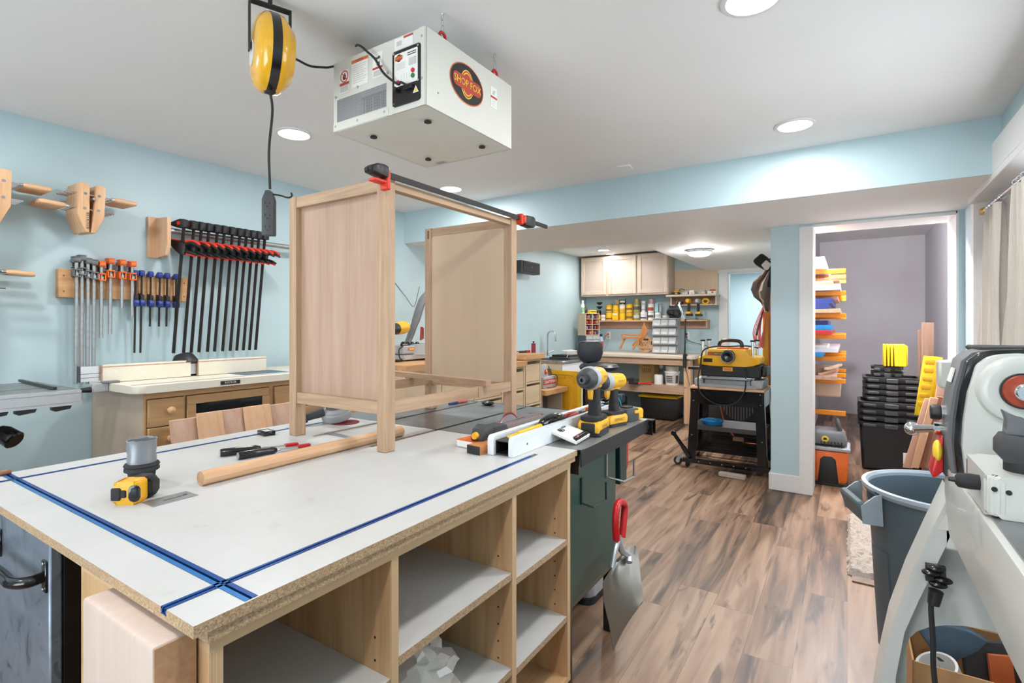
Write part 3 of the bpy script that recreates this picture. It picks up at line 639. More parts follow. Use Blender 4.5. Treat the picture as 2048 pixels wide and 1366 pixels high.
# ------------------------------------------------------------------ rip fence
t = T('rip_fence', 'long white two-faced rip fence lying across saw and workbench', 'fence', (1.9, .98, ZT))
def fb(y0, y1, x0, x1):
    mb = MB('fence_white'); z0, z1, r = ZT+.001, ZT+.066, .016
    P = [(x0, z0), (x1, z0)] + [(x1-r+r*math.cos(a), z1-r+r*math.sin(a)) for a in [PI/2*i/5 for i in range(6)]] + [(x0+r-r*math.sin(a), z1-r+r*math.cos(a)) for a in [PI/2*i/5 for i in range(6)]]
    mb.prism(P, (0, y0, 0), (1, 0, 0), (0, 0, 1), (0, y1-y0, 0))
    for k in range(4): mb.cyl((x0+.09+k*.25, y0-.0006, ZT+.03), (x0+.09+k*.25, y0, ZT+.03), .004, n=10, mat='dark_grey')
    return mb
t.part('face_board', fb(1.006, 1.031, 1.44, 2.40)); t.part('face_board', fb(.932, .951, 1.447, 2.385))
mb = MB('dark_steel'); y0, y1, z0, z1, x0, x1 = .9515, 1.0055, ZT+.003, ZT+.05, 1.452, 2.40
for a, b, c, d in ((y0, y1, z0, z0+.003), (y0, y1, z1-.003, z1), (y0, y0+.003, z0, z1), (y1-.003, y1, z0, z1)): mb.bx(x0, x1, a, b, c, d, mat='dark_steel')
mb.bx(x0+.25, x0+.26, y0, y1, z0, z1, mat='black_matte'); t.part('tube', mb, 'dark square steel tube')
ZF = ZT+.05
# things lying in the fence channel
p0, p1 = Vector((1.478, .972, ZF+.009)), Vector((1.70, .972, ZF+.011))
mb = MB('bright_yellow'); mb.beam(p0, p0.lerp(p1, .28), .012, .008, bev=.002); mb.cyl(p0.lerp(p1, .27), p1, .0085, .0095, 10); single('push_stick', mb, 'thin yellow plastic stick lying in the fence channel', 'push stick')
mb = MB('black_gloss'); G = []
mb.ball((1.80, .9785, ZF+.014), (.10, .026, .030), 20, 12); mb.bx(1.70, 1.78, .955, 1.0025, ZF+.001, ZF+.014, .004, mat='black_gloss'); mb.tube(spline([(1.74, .956, ZF+.02), (1.80, .9535, ZF+.026), (1.88, .956, ZF+.016)], 5), .003, 6)
single('blade_guard', mb, 'black domed plastic guard in the fence channel ahead of yellow stick', 'guard')
t = T('pliers', 'red-handled pliers lying in the white fence channel', 'pliers', (2.0, .98, ZF))
mb = MB('salmon_red'); mb.tube(spline([(1.93, .965, ZF+.011), (1.97, .962, ZF+.016), (2.02, .972, ZF+.014)], 4), .008, 8); t.part('handle', mb, 'red dipped handle')
mb = MB('salmon_red'); mb.tube(spline([(1.94, .994, ZF+.011), (1.98, .995, ZF+.014), (2.02, .982, ZF+.014)], 4), .008, 8); t.part('handle', mb, 'red dipped handle')
mb = MB('dark_steel'); mb.box((2.06, .977, ZF+.013), (.09, .018, .012), bev=.004, top=(.8, .7)); t.part('jaws', mb)
t = T('utility_knife', 'orange-handled utility knife with blue tip in the fence channel', 'knife', (2.2, .98, ZF))
mb = MB('orange_paint'); mb.prism(rrect(.14, .026, .01), (2.20, .977, ZF+.004), (1, 0, 0), (0, 1, 0), (0, 0, .018), bev=.004); t.part('handle', mb)
mb = MB('tray_blue'); mb.box((2.285, .977, ZF+.012), (.03, .02, .014), bev=.003); t.part('tip', mb, 'blue tip')
mb = MB('black_gloss'); mb.tube([Vector((2.34+.03*math.cos(a), .977+.018*math.sin(a), ZF+.008+.003*a)) for a in [i*PI/6 for i in range(22)]], .005, 6); single('hose_coil', mb, 'short black coiled strap at the far end of the fence', 'strap')
# ------------------------------------------------------------------ block, pad and sanding block at the fence end
A, B = QZ(914, 893, ZT), QZ(976, 906, ZT); u = (B-A).normalized(); v = Vector((-u.y, u.x, 0)); v = v if v.x > 0 else -v
t = T('notepad', 'thick pad with bright orange cover beside the white fence', 'notepad', A)
def slabq(mb, o, u, v, a, b, z0, z1, mat=None, bev=.0):
    mb.prism([(0, 0), (a, 0), (a, b), (0, b)], Vector((o.x, o.y, z0)), u, v, (0, 0, z1-z0), mat, bev); return mb
o = A
mb = MB('paper_white'); slabq(mb, o, u, v, .13, .19, ZT+.002, ZT+.025, 'paper_white'); mb.m('label_grey'); t.part('pages', mb)
mb = MB('orange_paint'); slabq(mb, o-u*.002, u, v, .134, .194, ZT+.025, ZT+.0275, 'orange_paint'); t.part('cover', mb, 'bright orange cover')
mb = MB('orange_wood'); pb = QZ(935, 906, ZT); slabq(mb, pb, u, v, .058, .11, ZT, ZT+.030, 'orange_wood', .001); slabq(mb, pb-v*.003, u, v, .0575, .004, ZT+.001, ZT+.029, 'black_matte'); single('sanding_block', mb, 'small wooden block with black end face before the orange pad', 'sanding block')
# push block with a yellow knob
pc = A + u*.075 + v*.10; zz = ZT+.0277
t = T('push_block', 'dark grey push block with yellow knob sitting on the orange pad', 'push block', (pc.x, pc.y, zz))
d1 = (u*-.1 + v).normalized(); d2 = Vector((d1.y, -d1.x, 0))
mb = MB('black_matte'); mb.prism([(-.085, 0), (.075, 0), (.08, .012), (.06, .042), (.0, .040), (-.02, .05), (-.05, .055), (-.075, .045), (-.09, .012)], Vector((pc.x, pc.y, zz))-d2*.026, d1, (0, 0, 1), d2*.052, mat='dark_grey', bev=.004); t.part('body', mb)
mb = MB('smoked_plastic'); mb.prism([(-.015, .038), (.062, .042), (.074, .014), (-.02, .014)], Vector((pc.x, pc.y, zz))-d2*.0285, d1, (0, 0, 1), d2*.057); t.part('side_plate', mb, 'translucent smoked side plate')
k = Vector((pc.x, pc.y, zz+.021)) - d1*.087; mb = MB('tool_yellow'); mb.cyl(k, k-d1*.014, .013, .0115, 18); mb.box(k-d1*.0145, (.003, .02, .004), (0, 0, math.atan2(d1.y, d1.x))); t.part('knob', mb, 'yellow knob')
# ------------------------------------------------------------------ cordless drills on the wing
def drill(kind):
    t = T('impact_driver' if kind == 0 else 'drill_driver', 'x', 'drill', (0, 0, 0))
    ax = Vector((-1, 0, 0))
    mb = MB('black_matte')   # grip
    for z0, z1, x0, x1, w0, w1 in ((.06, .10, .012, .008, .024, .019), (.10, .165, .008, .0, .019, .020)):
        P0 = [(x0+a, b, z0) for a, b in rrect(.044, w0*2, .016)]; P1 = [(x1+a, b, z1) for a, b in rrect(.044, w1*2, .016)]
        n = len(P0); mb.add(P0+P1, [tuple(range(n-1, -1, -1)), tuple(range(n, 2*n))] + [(i, (i+1) % n, n+(i+1) % n, n+i) for i in range(n)])
    mb.prism(rrect(.105, .072, .02), (.0, 0, .048), (1, 0, 0), (0, 1, 0), (0, 0, .016), bev=.005); t.part('handle', mb, 'black rubber grip')
    mb = MB('tool_yellow')   # housing round motor
    mb.lathe([(.022, .065), (.031, .058), (.034, .03), (.035, .0), (.037, -.02), (.034, -.028)], (0, 0, .195), (1, 0, 0), 24)
    mb.box((.0, 0, .168), (.07, .04, .025), bev=.006); t.part('motor_housing', mb)
    mb = MB('light_grey'); mb.lathe([(.0, -.028), (.0375, -.028), (.040, -.034), (.040, -.05), (.036, -.06), (.0, -.06)], (0, 0, .195), (1, 0, 0), 28); t.part('collar', mb, 'silver gear collar')
    mb = MB('dark_grey'); mb.lathe([(.036, -.06), (.033, -.085), (.024, -.098), (.017, -.10), (.0, -.10)], (0, 0, .195), (1, 0, 0), 28)
    for a in (.5, 2.6, 4.7): mb.cyl((-.088, .026*math.cos(a), .195+.026*math.sin(a)), (-.092, .026*math.cos(a), .195+.026*math.sin(a)), .003, n=8, mat='grey_plastic')
    t.part('nose', mb)
    mb = MB('dark_steel'); mb.lathe([(.0165, -.098), (.0165, -.118), (.012, -.122), (.006, -.122), (.006, -.11), (0, -.11)], (0, 0, .195), (1, 0, 0), 20)
    if kind: mb.cyl((-.11, 0, .195), (-.165, 0, .195), .006, .0035, 8); mb.cyl((-.12, 0, .195), (-.138, 0, .195), .012, .010, 12)
    t.part('chuck', mb)
    mb = MB('tool_yellow'); mb.prism([(-.03, .118), (-.045, .125), (-.05, .15), (-.04, .168), (-.02, .168), (-.022, .14)], (0, -.007, 0), (1, 0, 0), (0, 0, 1), (0, .014, 0), bev=.003); mb.bx(-.045, -.01, -.016, .016, .155, .172, .004); t.part('trigger', mb, 'yellow trigger')
    mb = MB('tool_yellow'); mb.prism([(-.062, .012), (.06, .012), (.062, .038), (.05, .052), (-.045, .052), (-.062, .036)], (0, -.038, 0), (1, 0, 0), (0, 0, 1), (0, .076, 0), bev=.006)
    bt = t.part('battery', mb, 'yellow and black battery pack')
    mb = MB('black_matte'); mb.prism(rrect(.122, .078, .014), (0, 0, 0), (1, 0, 0), (0, 1, 0), (0, 0, .014 if kind else .022), bev=.004); mb.bx(-.066, -.058, -.024, .024, .014, .046, .003); t.sub('latch', mb, bt, 'black base and release latch')
    mb = MB('ink'); mb.text('DEWALT', (.0, -.0405, .031), (1, 0, 0), (0, 0, 1), .017); mb.text('DEWALT', (.018, -.0375, .197), (1, 0, 0), (0, 0, 1), .011); t.sub('lettering', mb, bt)
    return t
d1_ = drill(0); p = Vector((1.955, .868, ZT)); d1_.o.location = p; d1_.o.rotation_euler = (0, 0, .10); d1_.o.scale = (1.18,)*3; d1_.o['label'] = 'yellow and black impact driver with empty chuck standing nearest the booklet'
d2_ = drill(1); d2_.o.location = (2.165, .872, ZT); d2_.o.rotation_euler = (0, 0, -.30); d2_.o['label'] = 'yellow and black drill with a bit fitted, standing behind the impact driver'
t = T('battery_pack', 'loose yellow and dark grey battery lying at the end of black wing', 'battery', (2.335, .855, ZT), -.25, world=False)
mb = MB('dark_grey'); mb.prism(rrect(.10, .056, .012), (-.03, -.038, .030), (1, 0, 0), (0, 0, 1), (0, .076, 0), bev=.005); t.part('cell_case', mb)
mb = MB('tool_yellow'); mb.bx(.012, .058, -.04, .04, .004, .054, .008); mb.bx(-.02, .02, -.041, .041, .03, .052, .006); t.part('shell', mb, 'yellow shell')
mb = MB('black_matte'); mb.bx(-.05, .0, -.02, .02, .0565, .066, .003); mb.bx(.054, .062, -.018, .018, .012, .04, .003); t.part('terminal_rail', mb)
# booklet with pictures lying near the wing edge
P0 = QZ(1152, 889, ZT+.004); P1 = QY(1118, 869, .915); P2 = QZ(1188, 867, ZT+.012)
u1 = (P2-P0); v1 = (P1-P0); sz = .5*(u1.length+v1.length); u1 = u1.normalized(); v1 = (v1 - u1*v1.dot(u1)).normalized(); n1 = u1.cross(v1)
t = T('booklet', 'white square booklet with two picture ovals leaning on fence beside the impact driver', 'booklet', (P0.x, P0.y, ZT)); w_ = sz
sq = [(0, 0), (w_, 0), (w_, w_), (0, w_)]
mb = MB('paper_white'); mb.prism(sq, P0, u1, v1, n1*.003); mb.prism(sq, P0+n1*.007, u1, v1, n1*.003, 'paper_white'); mb.prism([(0, 0), (.004, 0), (.004, w_), (0, w_)], P0+n1*.003, u1, v1, n1*.004, 'paper_white'); t.part('pages', mb)
mb = MB('dark_grey'); TP = P0+n1*.0101
dg = Vector((1, 1)).normalized()
for a, b in ((.36, .66), (.66, .78)):
    for s_ in (0, 1): mb.prism([(a*w_+x*(1-.3*s_), b*w_+y*(1-.3*s_)) for x, y in rrect(.040, .024, .0115)], TP+n1*.0003*s_, u1, v1, n1*.0002, ('ink', 'light_grey')[s_])
    mb.prism([(a*w_-.013, b*w_-.006), (a*w_+.006, b*w_-.006), (a*w_+.006, b*w_+.006), (a*w_-.013, b*w_+.006)], TP+n1*.0007, u1, v1, n1*.0002, 'ink')
mb.prism([(.02*w_, .03*w_), (.98*w_, .03*w_), (.98*w_, .22*w_), (.2*w_, .22*w_)], TP, u1, v1, n1*.0003, 'ink'); t.part('picture', mb, 'black printed ovals and band')
mb = MB('black_gloss'); q = P0+v1*(.12*w_)+n1*.0155; mb.cyl(q+u1*.01, q+u1*(w_+.008), .0042, n=8); mb.cyl(q+u1*.03, q+u1*.046, .0047, n=8, mat='salmon_red'); single('marker_pen', mb, 'black pen with red band lying on the white booklet', 'pen')
# ------------------------------------------------------------------ things lying on the white bench top
# tape measure
ta = QZ(270, 1003, ZT); 
t = T('tape_measure', 'yellow and black tape measure beside the grey steel plate', 'tape measure', (ta.x, ta.y, ZT), math.atan2(RT.y, RT.x)+.12, world=False); t.o.scale = (1.25, 1.2, 1.18)
mb = MB('tool_yellow'); mb.prism(rrect(.044, .048, .007), (-.006, -.022, .024), (1, 0, 0), (0, 0, 1), (0, .038, 0), bev=.005); t.part('case', mb)
mb = MB('black_matte'); mb.prism(rrect(.048, .048, .014), (.002, .014, .025), (1, 0, 0), (0, 0, 1), (0, .026, 0), bev=.006); mb.cyl((.006, .04, .026), (.006, .045, .026), .018, n=20); t.part('side_grip', mb, 'black rubber grip')
mb = MB('black_matte'); mb.bx(-.0315, -.014, -.0255, -.018, .010, .036, .002); mb.bx(-.015, -.004, -.0245, -.018, .015, .031, .002); t.part('end_hook', mb)
mb = MB('black_gloss'); mb.prism(rrect(.02, .034, .008), (.011, -.025, .024), (1, 0, 0), (0, 0, 1), (0, .005, 0), bev=.002); mb.bx(.006, .018, -.028, -.024, .016, .036, .002); t.part('thumb_lock', mb)
# duct-taped hose adapter standing behind it
ha = QZ(276, 968, ZT) + FW*.015; ha = Vector((ha.x, ha.y, ZT))
t = T('hose_adapter', 'upright cylinder wrapped in grey duct tape standing behind the tape measure', 'hose adapter', ha)
mb = MB('black_matte'); mb.lathe([(.0, 0), (.030, 0), (.033, .03), (.042, .036), (.042, .042), (.040, .046), (.043, .050), (.040, .056), (.030, .058), (0, .058)], ha, n=28); t.part('flange', mb, 'black ribbed flange')
mb = MB('duct_tape'); prof = [(.034, .056), (.0355, .068), (.0335, .083), (.035, .10), (.0345, .114), (.036, .121), (.033, .121), (.0325, .07)]
mb.lathe(prof, ha, n=22); mb.v = [(x+random.uniform(-.0009, .0009), y+random.uniform(-.0009, .0009), z+(random.uniform(-.004, .003) if z > ha.z+.115 else 0)) for x, y, z in mb.v]
t.part('taped_sleeve', mb, 'crinkled duct-taped sleeve', smooth=25)
# long octagonal wooden rod
a = QZ(401, 972, ZT); b = QZ(802, 872, ZT); r = .0205
mb = MB('maple_x'); a = Vector((a.x, a.y, ZT+r*.97)); b = Vector((b.x, b.y, ZT+r*.97)); mb.cyl(a, b, r, n=10)
single('wooden_rod', mb, 'long rounded wooden rod lying across the white bench top', 'wooden rod', smooth=20)
# two chisels
for k, (p, q, lb) in enumerate((((440, 914), (588, 893), 'black-handled chisel lying farther from the wooden rod'), ((476, 920), (612, 895), 'black-handled chisel touching the long wooden rod'))):
    a = QZ(*p, ZT); b = QZ(*q, ZT); a = Vector((a.x, a.y, ZT+.0135)); b = Vector((b.x, b.y, ZT+.008)); d = (b-a); Ln = d.length; d.normalize()
    a = a + Vector((0, 0, 0)); t = T('chisel', lb, 'chisel', (a.x, a.y, ZT))
    mb = MB('black_gloss'); mb.lathe([(0, 0), (.0115, 0), (.0135, .01), (.0135, .06), (.0115, .09), (.013, .11), (.008, .125), (0, .125)], a, d, 16); mb.cyl(a-d*.001, a+d*.002, .0105, n=14, mat='steel'); t.part('handle', mb, 'black handle with steel cap')
    mb = MB('steel'); c1 = a+d*.12; c2 = a+d*(Ln-.03); mb.cyl(c1, c1+d*.02, .0065, .005, 10); mb.beam(c1+d*.015, c2, .013, .0035); t.part('blade', mb)
    mb = MB('red_gloss'); mb.beam(c2-d*.002, c2+d*.045, .019, .011, bev=.003); t.part('tip_guard', mb, 'red plastic tip guard')
# digital gauge box
a = QZ(513, 866, ZT); b = QZ(560, 872, ZT); c = QZ(535, 868, ZT); u2 = (b-a).normalized(); t = T('angle_gauge', 'small black box gauge with white label near the far bench edge', 'gauge', (c.x, c.y, ZT))
ca = QZ(514, 869, ZT); e1 = (QZ(540, 877, ZT)-QZ(514, 869, ZT)); e2 = (QZ(560, 874, ZT)-QZ(540, 877, ZT))
mb = MB('black_gloss'); o = ca; mb.prism([(0, 0), (.065, 0), (.065, .045), (0, .045)], Vector((o.x, o.y, ZT)), e1.normalized(), Vector((-e1.y, e1.x, 0)).normalized() if Vector((-e1.y, e1.x, 0)).x > 0 else -Vector((-e1.y, e1.x, 0)).normalized(), (0, 0, .018), bev=.002); t.part('case', mb)
mb = MB('label_grey'); e = e1.normalized(); f = Vector((-e.y, e.x, 0)); f = f if f.x > 0 else -f; mb.prism([(.02, .008), (.058, .008), (.058, .034), (.02, .034)], Vector((o.x, o.y, ZT+.0182)), e, f, (0, 0, .0006)); t.part('label', mb, 'pale label')
# random orbital sander under the oak frame, its red disc showing
sx, sy = 1.545, 1.93
t = T('orbital_sander', 'dusty grey palm sander tilted on a red sanding disc under the oak frame', 'sander', (sx, sy, ZT))
mb = MB('sanding_red'); mb.lathe([(0, 0), (.062, 0), (.062, .003), (0, .003)], (sx+.015, sy-.02, ZT), n=32); t.part('sanding_disc', mb, 'dark red abrasive disc')
Rm = Matrix.Translation((sx, sy+.02, ZT+.032)) @ Matrix.Rotation(math.radians(-14), 4, 'Y') @ Matrix.Rotation(math.radians(6), 4, 'X')
def tr(mb): mb.v = [tuple(Rm @ Vector(v)) for v in mb.v]; return mb
mb = MB('light_grey'); mb.lathe([(0, -.012), (.062, -.012), (.064, -.006), (.064, .018), (.058, .022), (.058, .03), (.045, .04), (.0, .042)], n=32); t.part('skirt', tr(mb), 'dusty grey skirt')
mb = MB('grey_plastic'); mb.lathe([(.04, .04), (.042, .06), (.036, .10), (.044, .125), (.038, .145), (0, .15)], n=24); t.part('body', tr(mb))
mb = MB('dark_grey'); mb.cyl((-.05, .02, .035), (-.12, .05, .03), .022, .018, 14); mb.cyl((-.12, .05, .03), (-.16, .07, .022), .024, .022, 14); t.part('dust_port', tr(mb))
mb = MB('steel'); a, b = QZ(655, 867, ZT), QZ(700, 876, ZT); mb.beam(Vector((a.x, a.y, ZT+.0022)), Vector((b.x, b.y, ZT+.0022)), .022, .004); single('steel_rule', mb, 'short flat steel strip lying beneath the oak frame', 'steel rule')
# red and blue marker, black oval tool on the iron top
mb = MB('salmon_red'); a, b = QZ(898, 810, ZT), QZ(934, 804, ZT); a = Vector((a.x, a.y, ZT+.0075)); b = Vector((b.x, b.y, ZT+.0075)); m_ = a.lerp(b, .45); mb.cyl(m_, b, .0075, .0065, 12, mat='salmon_red'); mb.cyl(a, m_, .007, .008, 12, mat='royal_blue'); single('carpenter_marker', mb, 'red marker with blue cap lying on the iron saw top', 'marker')
c = QZ(976, 810, ZT); mb = MB('black_gloss'); mb.ball((c.x, c.y, ZT+.011), (.03, .042, .011), 20, 10); mb.ball((c.x, c.y, ZT+.016), (.016, .026, .009), 16, 8, mat='dark_grey'); single('oval_knob', mb, 'black oval plastic knob lying on the iron saw top', 'knob')
mb = MB('cherry_z'); a = QZ(-14, 955, ZT); b = QZ(21, 948, ZT); mb.cyl((a.x, a.y, ZT+.008), (b.x, b.y, ZT+.008), .0075, .0075, 10); single('dowel', mb, 'reddish dowel end lying at the far-left corner of the bench', 'dowel')
# dropped wood chips: bag on the lower shelf
t = T('plastic_bag', 'crumpled clear plastic bag on the middle lower shelf', 'bag', (1.0, .98, .326))
mb = MB('bag_plastic'); G = []
for i in range(15):
    row = []
    for j in range(25):
        a = 2*PI*j/24; ph = PI/2*i/14; rr = math.cos(ph)**.7; n_ = 1+.10*math.sin(5*a+i)+.07*math.sin(9*a-2*i)+random.uniform(-.05, .05)
        if j == 24: row.append(row[0]); continue
        row.append((1.0+.17*rr*math.cos(a)*n_, 1.0+.135*rr*math.sin(a)*n_, .3275+.15*math.sin(ph)*(1+.12*math.sin(3*a))))
    G.append(row)
mb.grid(G); t.part('bag_film', mb, smooth=20)
# ================================================================== oak frame being glued up on the bench
FX0, FX1, FY0, FY1, FZ0, FZ1 = 1.262, 2.058, 1.334, 1.838, ZT+.0008, 1.832
LG = .045
fr = T('oak_side_table_frame', 'unfinished oak cabinet frame with two side panels standing on bench and saw', 'cabinet frame', (1.68, 1.6, ZT))
for x in (FX0, FX1):
    for y in (FY0, FY1):
        mb = MB('oak_z'); mb.bx(x, x+LG, y, y+LG, FZ0, FZ1, .0015)
        if x == FX1 and y == FY1: mb.bx(x-.0006, x, y+.016, y+.025, FZ1-.055, FZ1-.012, mat='slot_dark')
        fr.part('leg', mb)
RZ0, RZ1 = 1.010, 1.054
for x in (FX0+.004, FX1+.004):
    mb = MB('oak_y'); mb.bx(x, x+.022, FY0+LG, FY1, RZ0, RZ1, .001); fr.part('lower_rail', mb)
    mb = MB('oak_y'); mb.bx(x-.002, x+.03, FY0+LG, FY1, FZ1-.044, FZ1-.002, .001); fr.part('upper_rail', mb)
mb = MB('oak_panel'); mb.bx(FX0+.024, FX0+.03, FY0+LG-.005, FY1+.005, RZ1-.006, FZ1-.04); fr.part('side_panel', mb, 'oak veneer side panel')
mb = MB('birch_panel'); P = rrect(FY1-FY0-LG+.008, FZ1-.042-RZ1+.006, .022, 6); mb.prism(P, (FX1+.003, (FY0+LG+FY1)/2, (RZ1+FZ1-.048)/2), (0, 1, 0), (0, 0, 1), (.006, 0, 0)); fr.part('side_panel', mb, 'pale inner face of the far side panel')
mb = MB('oak_x'); mb.bx(FX0+LG, FX1, FY0+.004, FY0+.026, RZ0, RZ1, .001); fr.part('lower_rail', mb)
mb = MB('oak_x'); mb.bx(FX0+LG, FX1, FY1+.016, FY1+.038, RZ0, RZ1, .001); fr.part('lower_rail', mb)
mb = MB('oak_x'); mb.bx(FX0+LG, FX1, FY0+.006, FY0+.040, FZ1-.034, FZ1-.012, .001); mb.bx(FX0+LG, FX1, FY0+.022, FY0+.040, FZ1-.012, FZ1-.0, .001); fr.part('upper_rail', mb)
mb = MB('oak_y'); mb.beam((1.845, 1.315, RZ1+.0135), (1.965, 2.03, RZ1+.0135), .034, .026, bev=.001); single('loose_rail', mb, 'loose oak rail laid diagonally across the frame lower rails', 'oak rail')
mb = MB('oak_z'); mb.bx(1.80, 1.835, FY0-.0, FY0+.003, RZ0-.002, RZ1, .0008); fr.part('glue_block', mb)
# bar clamp pulling the frame together
cz, cy = FZ1+.004, FY0-.012
t = T('quick_clamp', 'black and red trigger bar clamp spanning the top of oak frame', 'clamp', (1.68, cy, FZ1-.02))
mb = MB('black_bar'); mb.bx(1.18, 2.38, cy-.003, cy+.003, cz-.010, cz+.010); t.part('bar', mb)
mb = MB('clamp_red'); mb.bx(FX0-.020, FX0-.002, cy-.016, cy+.02, FZ1-.05, cz+.012, .003); mb.bx(FX0-.07, FX0-.01, cy-.012, cy+.022, FZ1-.030, FZ1-.020, .002); t.part('fixed_pad', mb, 'red jaw pad')
mb = MB('black_plastic'); mb.prism([(-.085, .0), (-.02, -.008), (-.02, .030), (-.04, .034), (-.07, .030), (-.088, .016)], (FX0, cy+.024, cz-.010), (1, 0, 0), (0, 0, 1), (0, -.05, 0), bev=.005)
for k in range(3): mb.bx(FX0-.075+k*.018, FX0-.063+k*.018, cy-.0265, cy-.0255, cz-.002, cz+.012, mat='dark_grey')
for k in range(2): mb.bx(FX0-.0895, FX0-.085, cy-.018+k*.02, cy-.004+k*.02, cz-.006, cz+.004, mat='ink')
t.part('fixed_jaw', mb, 'black ribbed fixed jaw')
mb = MB('clamp_red'); mb.bx(FX1+LG+.001, FX1+LG+.02, cy-.016, cy+.018, cz-.03, cz+.02, .003); mb.bx(FX1+LG+.02, FX1+LG+.05, cy-.02, cy+.016, cz-.024, cz+.016, .005); t.part('sliding_pad', mb, 'red sliding jaw and trigger')
mb = MB('black_plastic'); mb.prism([(.03, -.03), (.11, -.034), (.125, -.02), (.125, .01), (.11, .022), (.04, .018)], (FX1+LG, cy+.022, cz), (1, 0, 0), (0, 0, 1), (0, -.044, 0), bev=.005); t.part('trigger_handle', mb, 'black pistol grip')
# ================================================================== air filter on chains
AX0, AX1, AY0, AY1, AZ0, AZ1 = 1.282, 1.800, 1.168, 1.633, 2.050, 2.310
af = T('air_filter', 'cream box air cleaner with oval maker badge hanging from ceiling chains', 'air filter', (1.54, 1.40, AZ0))
mb = MB('filter_cream'); x0 = AX0
# shell with an open grille window on the control face
gy0, gy1, gz0, gz1 = 1.352, 1.615, AZ0+.034, AZ0+.118
mb.bx(AX0, AX1, AY0, AY1, AZ1-.002, AZ1); mb.bx(AX0, AX1, AY0, AY1, AZ0, AZ0+.002); mb.bx(AX0, AX1, AY0, AY0+.002, AZ0, AZ1); mb.bx(AX0, AX1, AY1-.002, AY1, AZ0, AZ1); mb.bx(AX1-.002, AX1, AY0, AY1, AZ0, AZ1)
mb.bx(AX0, AX0+.002, AY0, gy0, AZ0, AZ1); mb.bx(AX0, AX0+.002, gy1, AY1, AZ0, AZ1); mb.bx(AX0, AX0+.002, gy0, gy1, AZ0, gz0); mb.bx(AX0, AX0+.002, gy0, gy1, gz1, AZ1)
mb.bx(AX0-.0025, AX0, gy0-.012, AY1, AZ0+.002, AZ0+.028); mb.bx(AX0-.0025, AX0, AY0+.004, AY0+.03, AZ0, AZ1)
for y, z in ((AY0+.016, AZ1-.03), (AY0+.016, AZ0+.09), (AY1-.012, AZ0+.13), (AY1-.012, AZ0+.02), (1.50, AZ0+.018), (1.36, AZ0+.018), (1.345, AZ0+.15), (1.50, AZ0+.14)): mb.cyl((AX0-.003, y, z), (AX0-.0005, y, z), .005, n=10, mat='light_grey')
mb.cyl((AX0+.06, AY0-.003, AZ0+.06), (AX0+.06, AY0, AZ0+.06), .003, n=8, mat='light_grey')
af.part('housing', mb)
mb = MB('black_matte'); mb.bx(AX0+.006, AX0+.12, gy0-.01, gy1+.01, gz0-.01, gz1+.01, mat='label_grey')
for k in range(9): mb.bx(AX0+.003, AX0+.006, gy0+.01+k*.013, gy0+.018+k*.013, gz0+.006, gz1-.03, mat='label_dark')
mb.bx(AX0+.003, AX0+.006, gy0+.0, gy0+.13, gz1-.028, gz1-.022, mat='dark_grey')
af.part('blower', mb, 'dark fins behind the grille')
mb = MB('light_grey')
for k in range(54):
    y = gy0+.0025+k*(gy1-gy0)/54; mb.bx(AX0+.0004, AX0+.0016, y-.0011, y+.0011, gz0, gz1, mat='light_grey')
for k in range(9): z = gz0+k*(gz1-gz0)/8; mb.bx(AX0+.0004, AX0+.0016, gy0, gy1, z-.0008, z+.0008, mat='light_grey')
af.part('grille', mb, 'perforated metal grille')
U, W = (0, -1, 0), (0, 0, 1)     # reading directions on the control face (faces -X)
XA = AX0-.0006
pc = (1.252, AZ0+.115)
mb = MB('black_plastic'); mb.prism(rrect(.128, .188, .008), (XA, pc[0], pc[1]), U, W, (-.006, 0, 0)); mb2 = mb
for a, b in ((-.056, .086), (.056, .086), (-.056, -.086), (.056, -.03)): mb.cyl((XA-.006, pc[0]-a, pc[1]+b), (XA-.008, pc[0]-a, pc[1]+b), .004, n=10, mat='chrome')
cp = af.part('control_panel', mb, 'black control panel')
X2 = XA-.0063
mb = MB('paper_white'); mb.prism(rrect(.108, .112, .005), (X2, pc[0], pc[1]+.026), U, W, (-.0006, 0, 0))
mb.prism(rrect(.036, .016, .006), (X2-.0008, pc[0]+.032, pc[1]+.066), U, W, (-.0003, 0, 0), 'label_red'); mb.prism([(.012*math.cos(a), .013*math.sin(a)) for a in [i*PI/8 for i in range(16)]], (X2-.0007, pc[0]+.032, pc[1]+.066), U, W, (-.0003, 0, 0), 'ink')
mb.text('SHOP FOX', (X2-.0013, pc[0]+.032, pc[1]+.066), U, W, .008, 'label_yellow')
for k in range(5): mb.prism([(0, 0), (.045-.004*(k % 2), 0), (.045-.004*(k % 2), .0018), (0, .0018)], (X2-.0008, pc[0]+.046, pc[1]+.046-.0048*k), U, W, (-.0002, 0, 0), 'label_grey')
for k in range(2): mb.prism([(0, 0), (.04, 0), (.04, .003), (0, .003)], (X2-.0008, pc[0]-.008, pc[1]+.071-.007*k), U, W, (-.0002, 0, 0), 'ink')
mb.prism([(0, 0), (.034, 0), (.034, .026), (0, .026)], (X2-.0008, pc[0]-.014, pc[1]+.028), U, W, (-.0002, 0, 0), 'label_grey')
for k in range(4): mb.prism([(0, 0), (.0012, 0), (.0012, .022), (0, .022)], (X2-.0008, pc[0]+.02-.012*k, pc[1]-.014), U, W, (-.0002, 0, 0), 'label_grey')
mb.prism([(-.006, -.007), (.006, -.007), (.006, .007), (-.006, .007)], (X2-.0008, pc[0]+.037, pc[1]-.016), U, W, (-.001, 0, 0), 'button_red')
af.sub('label', mb, cp, 'printed white instruction label')
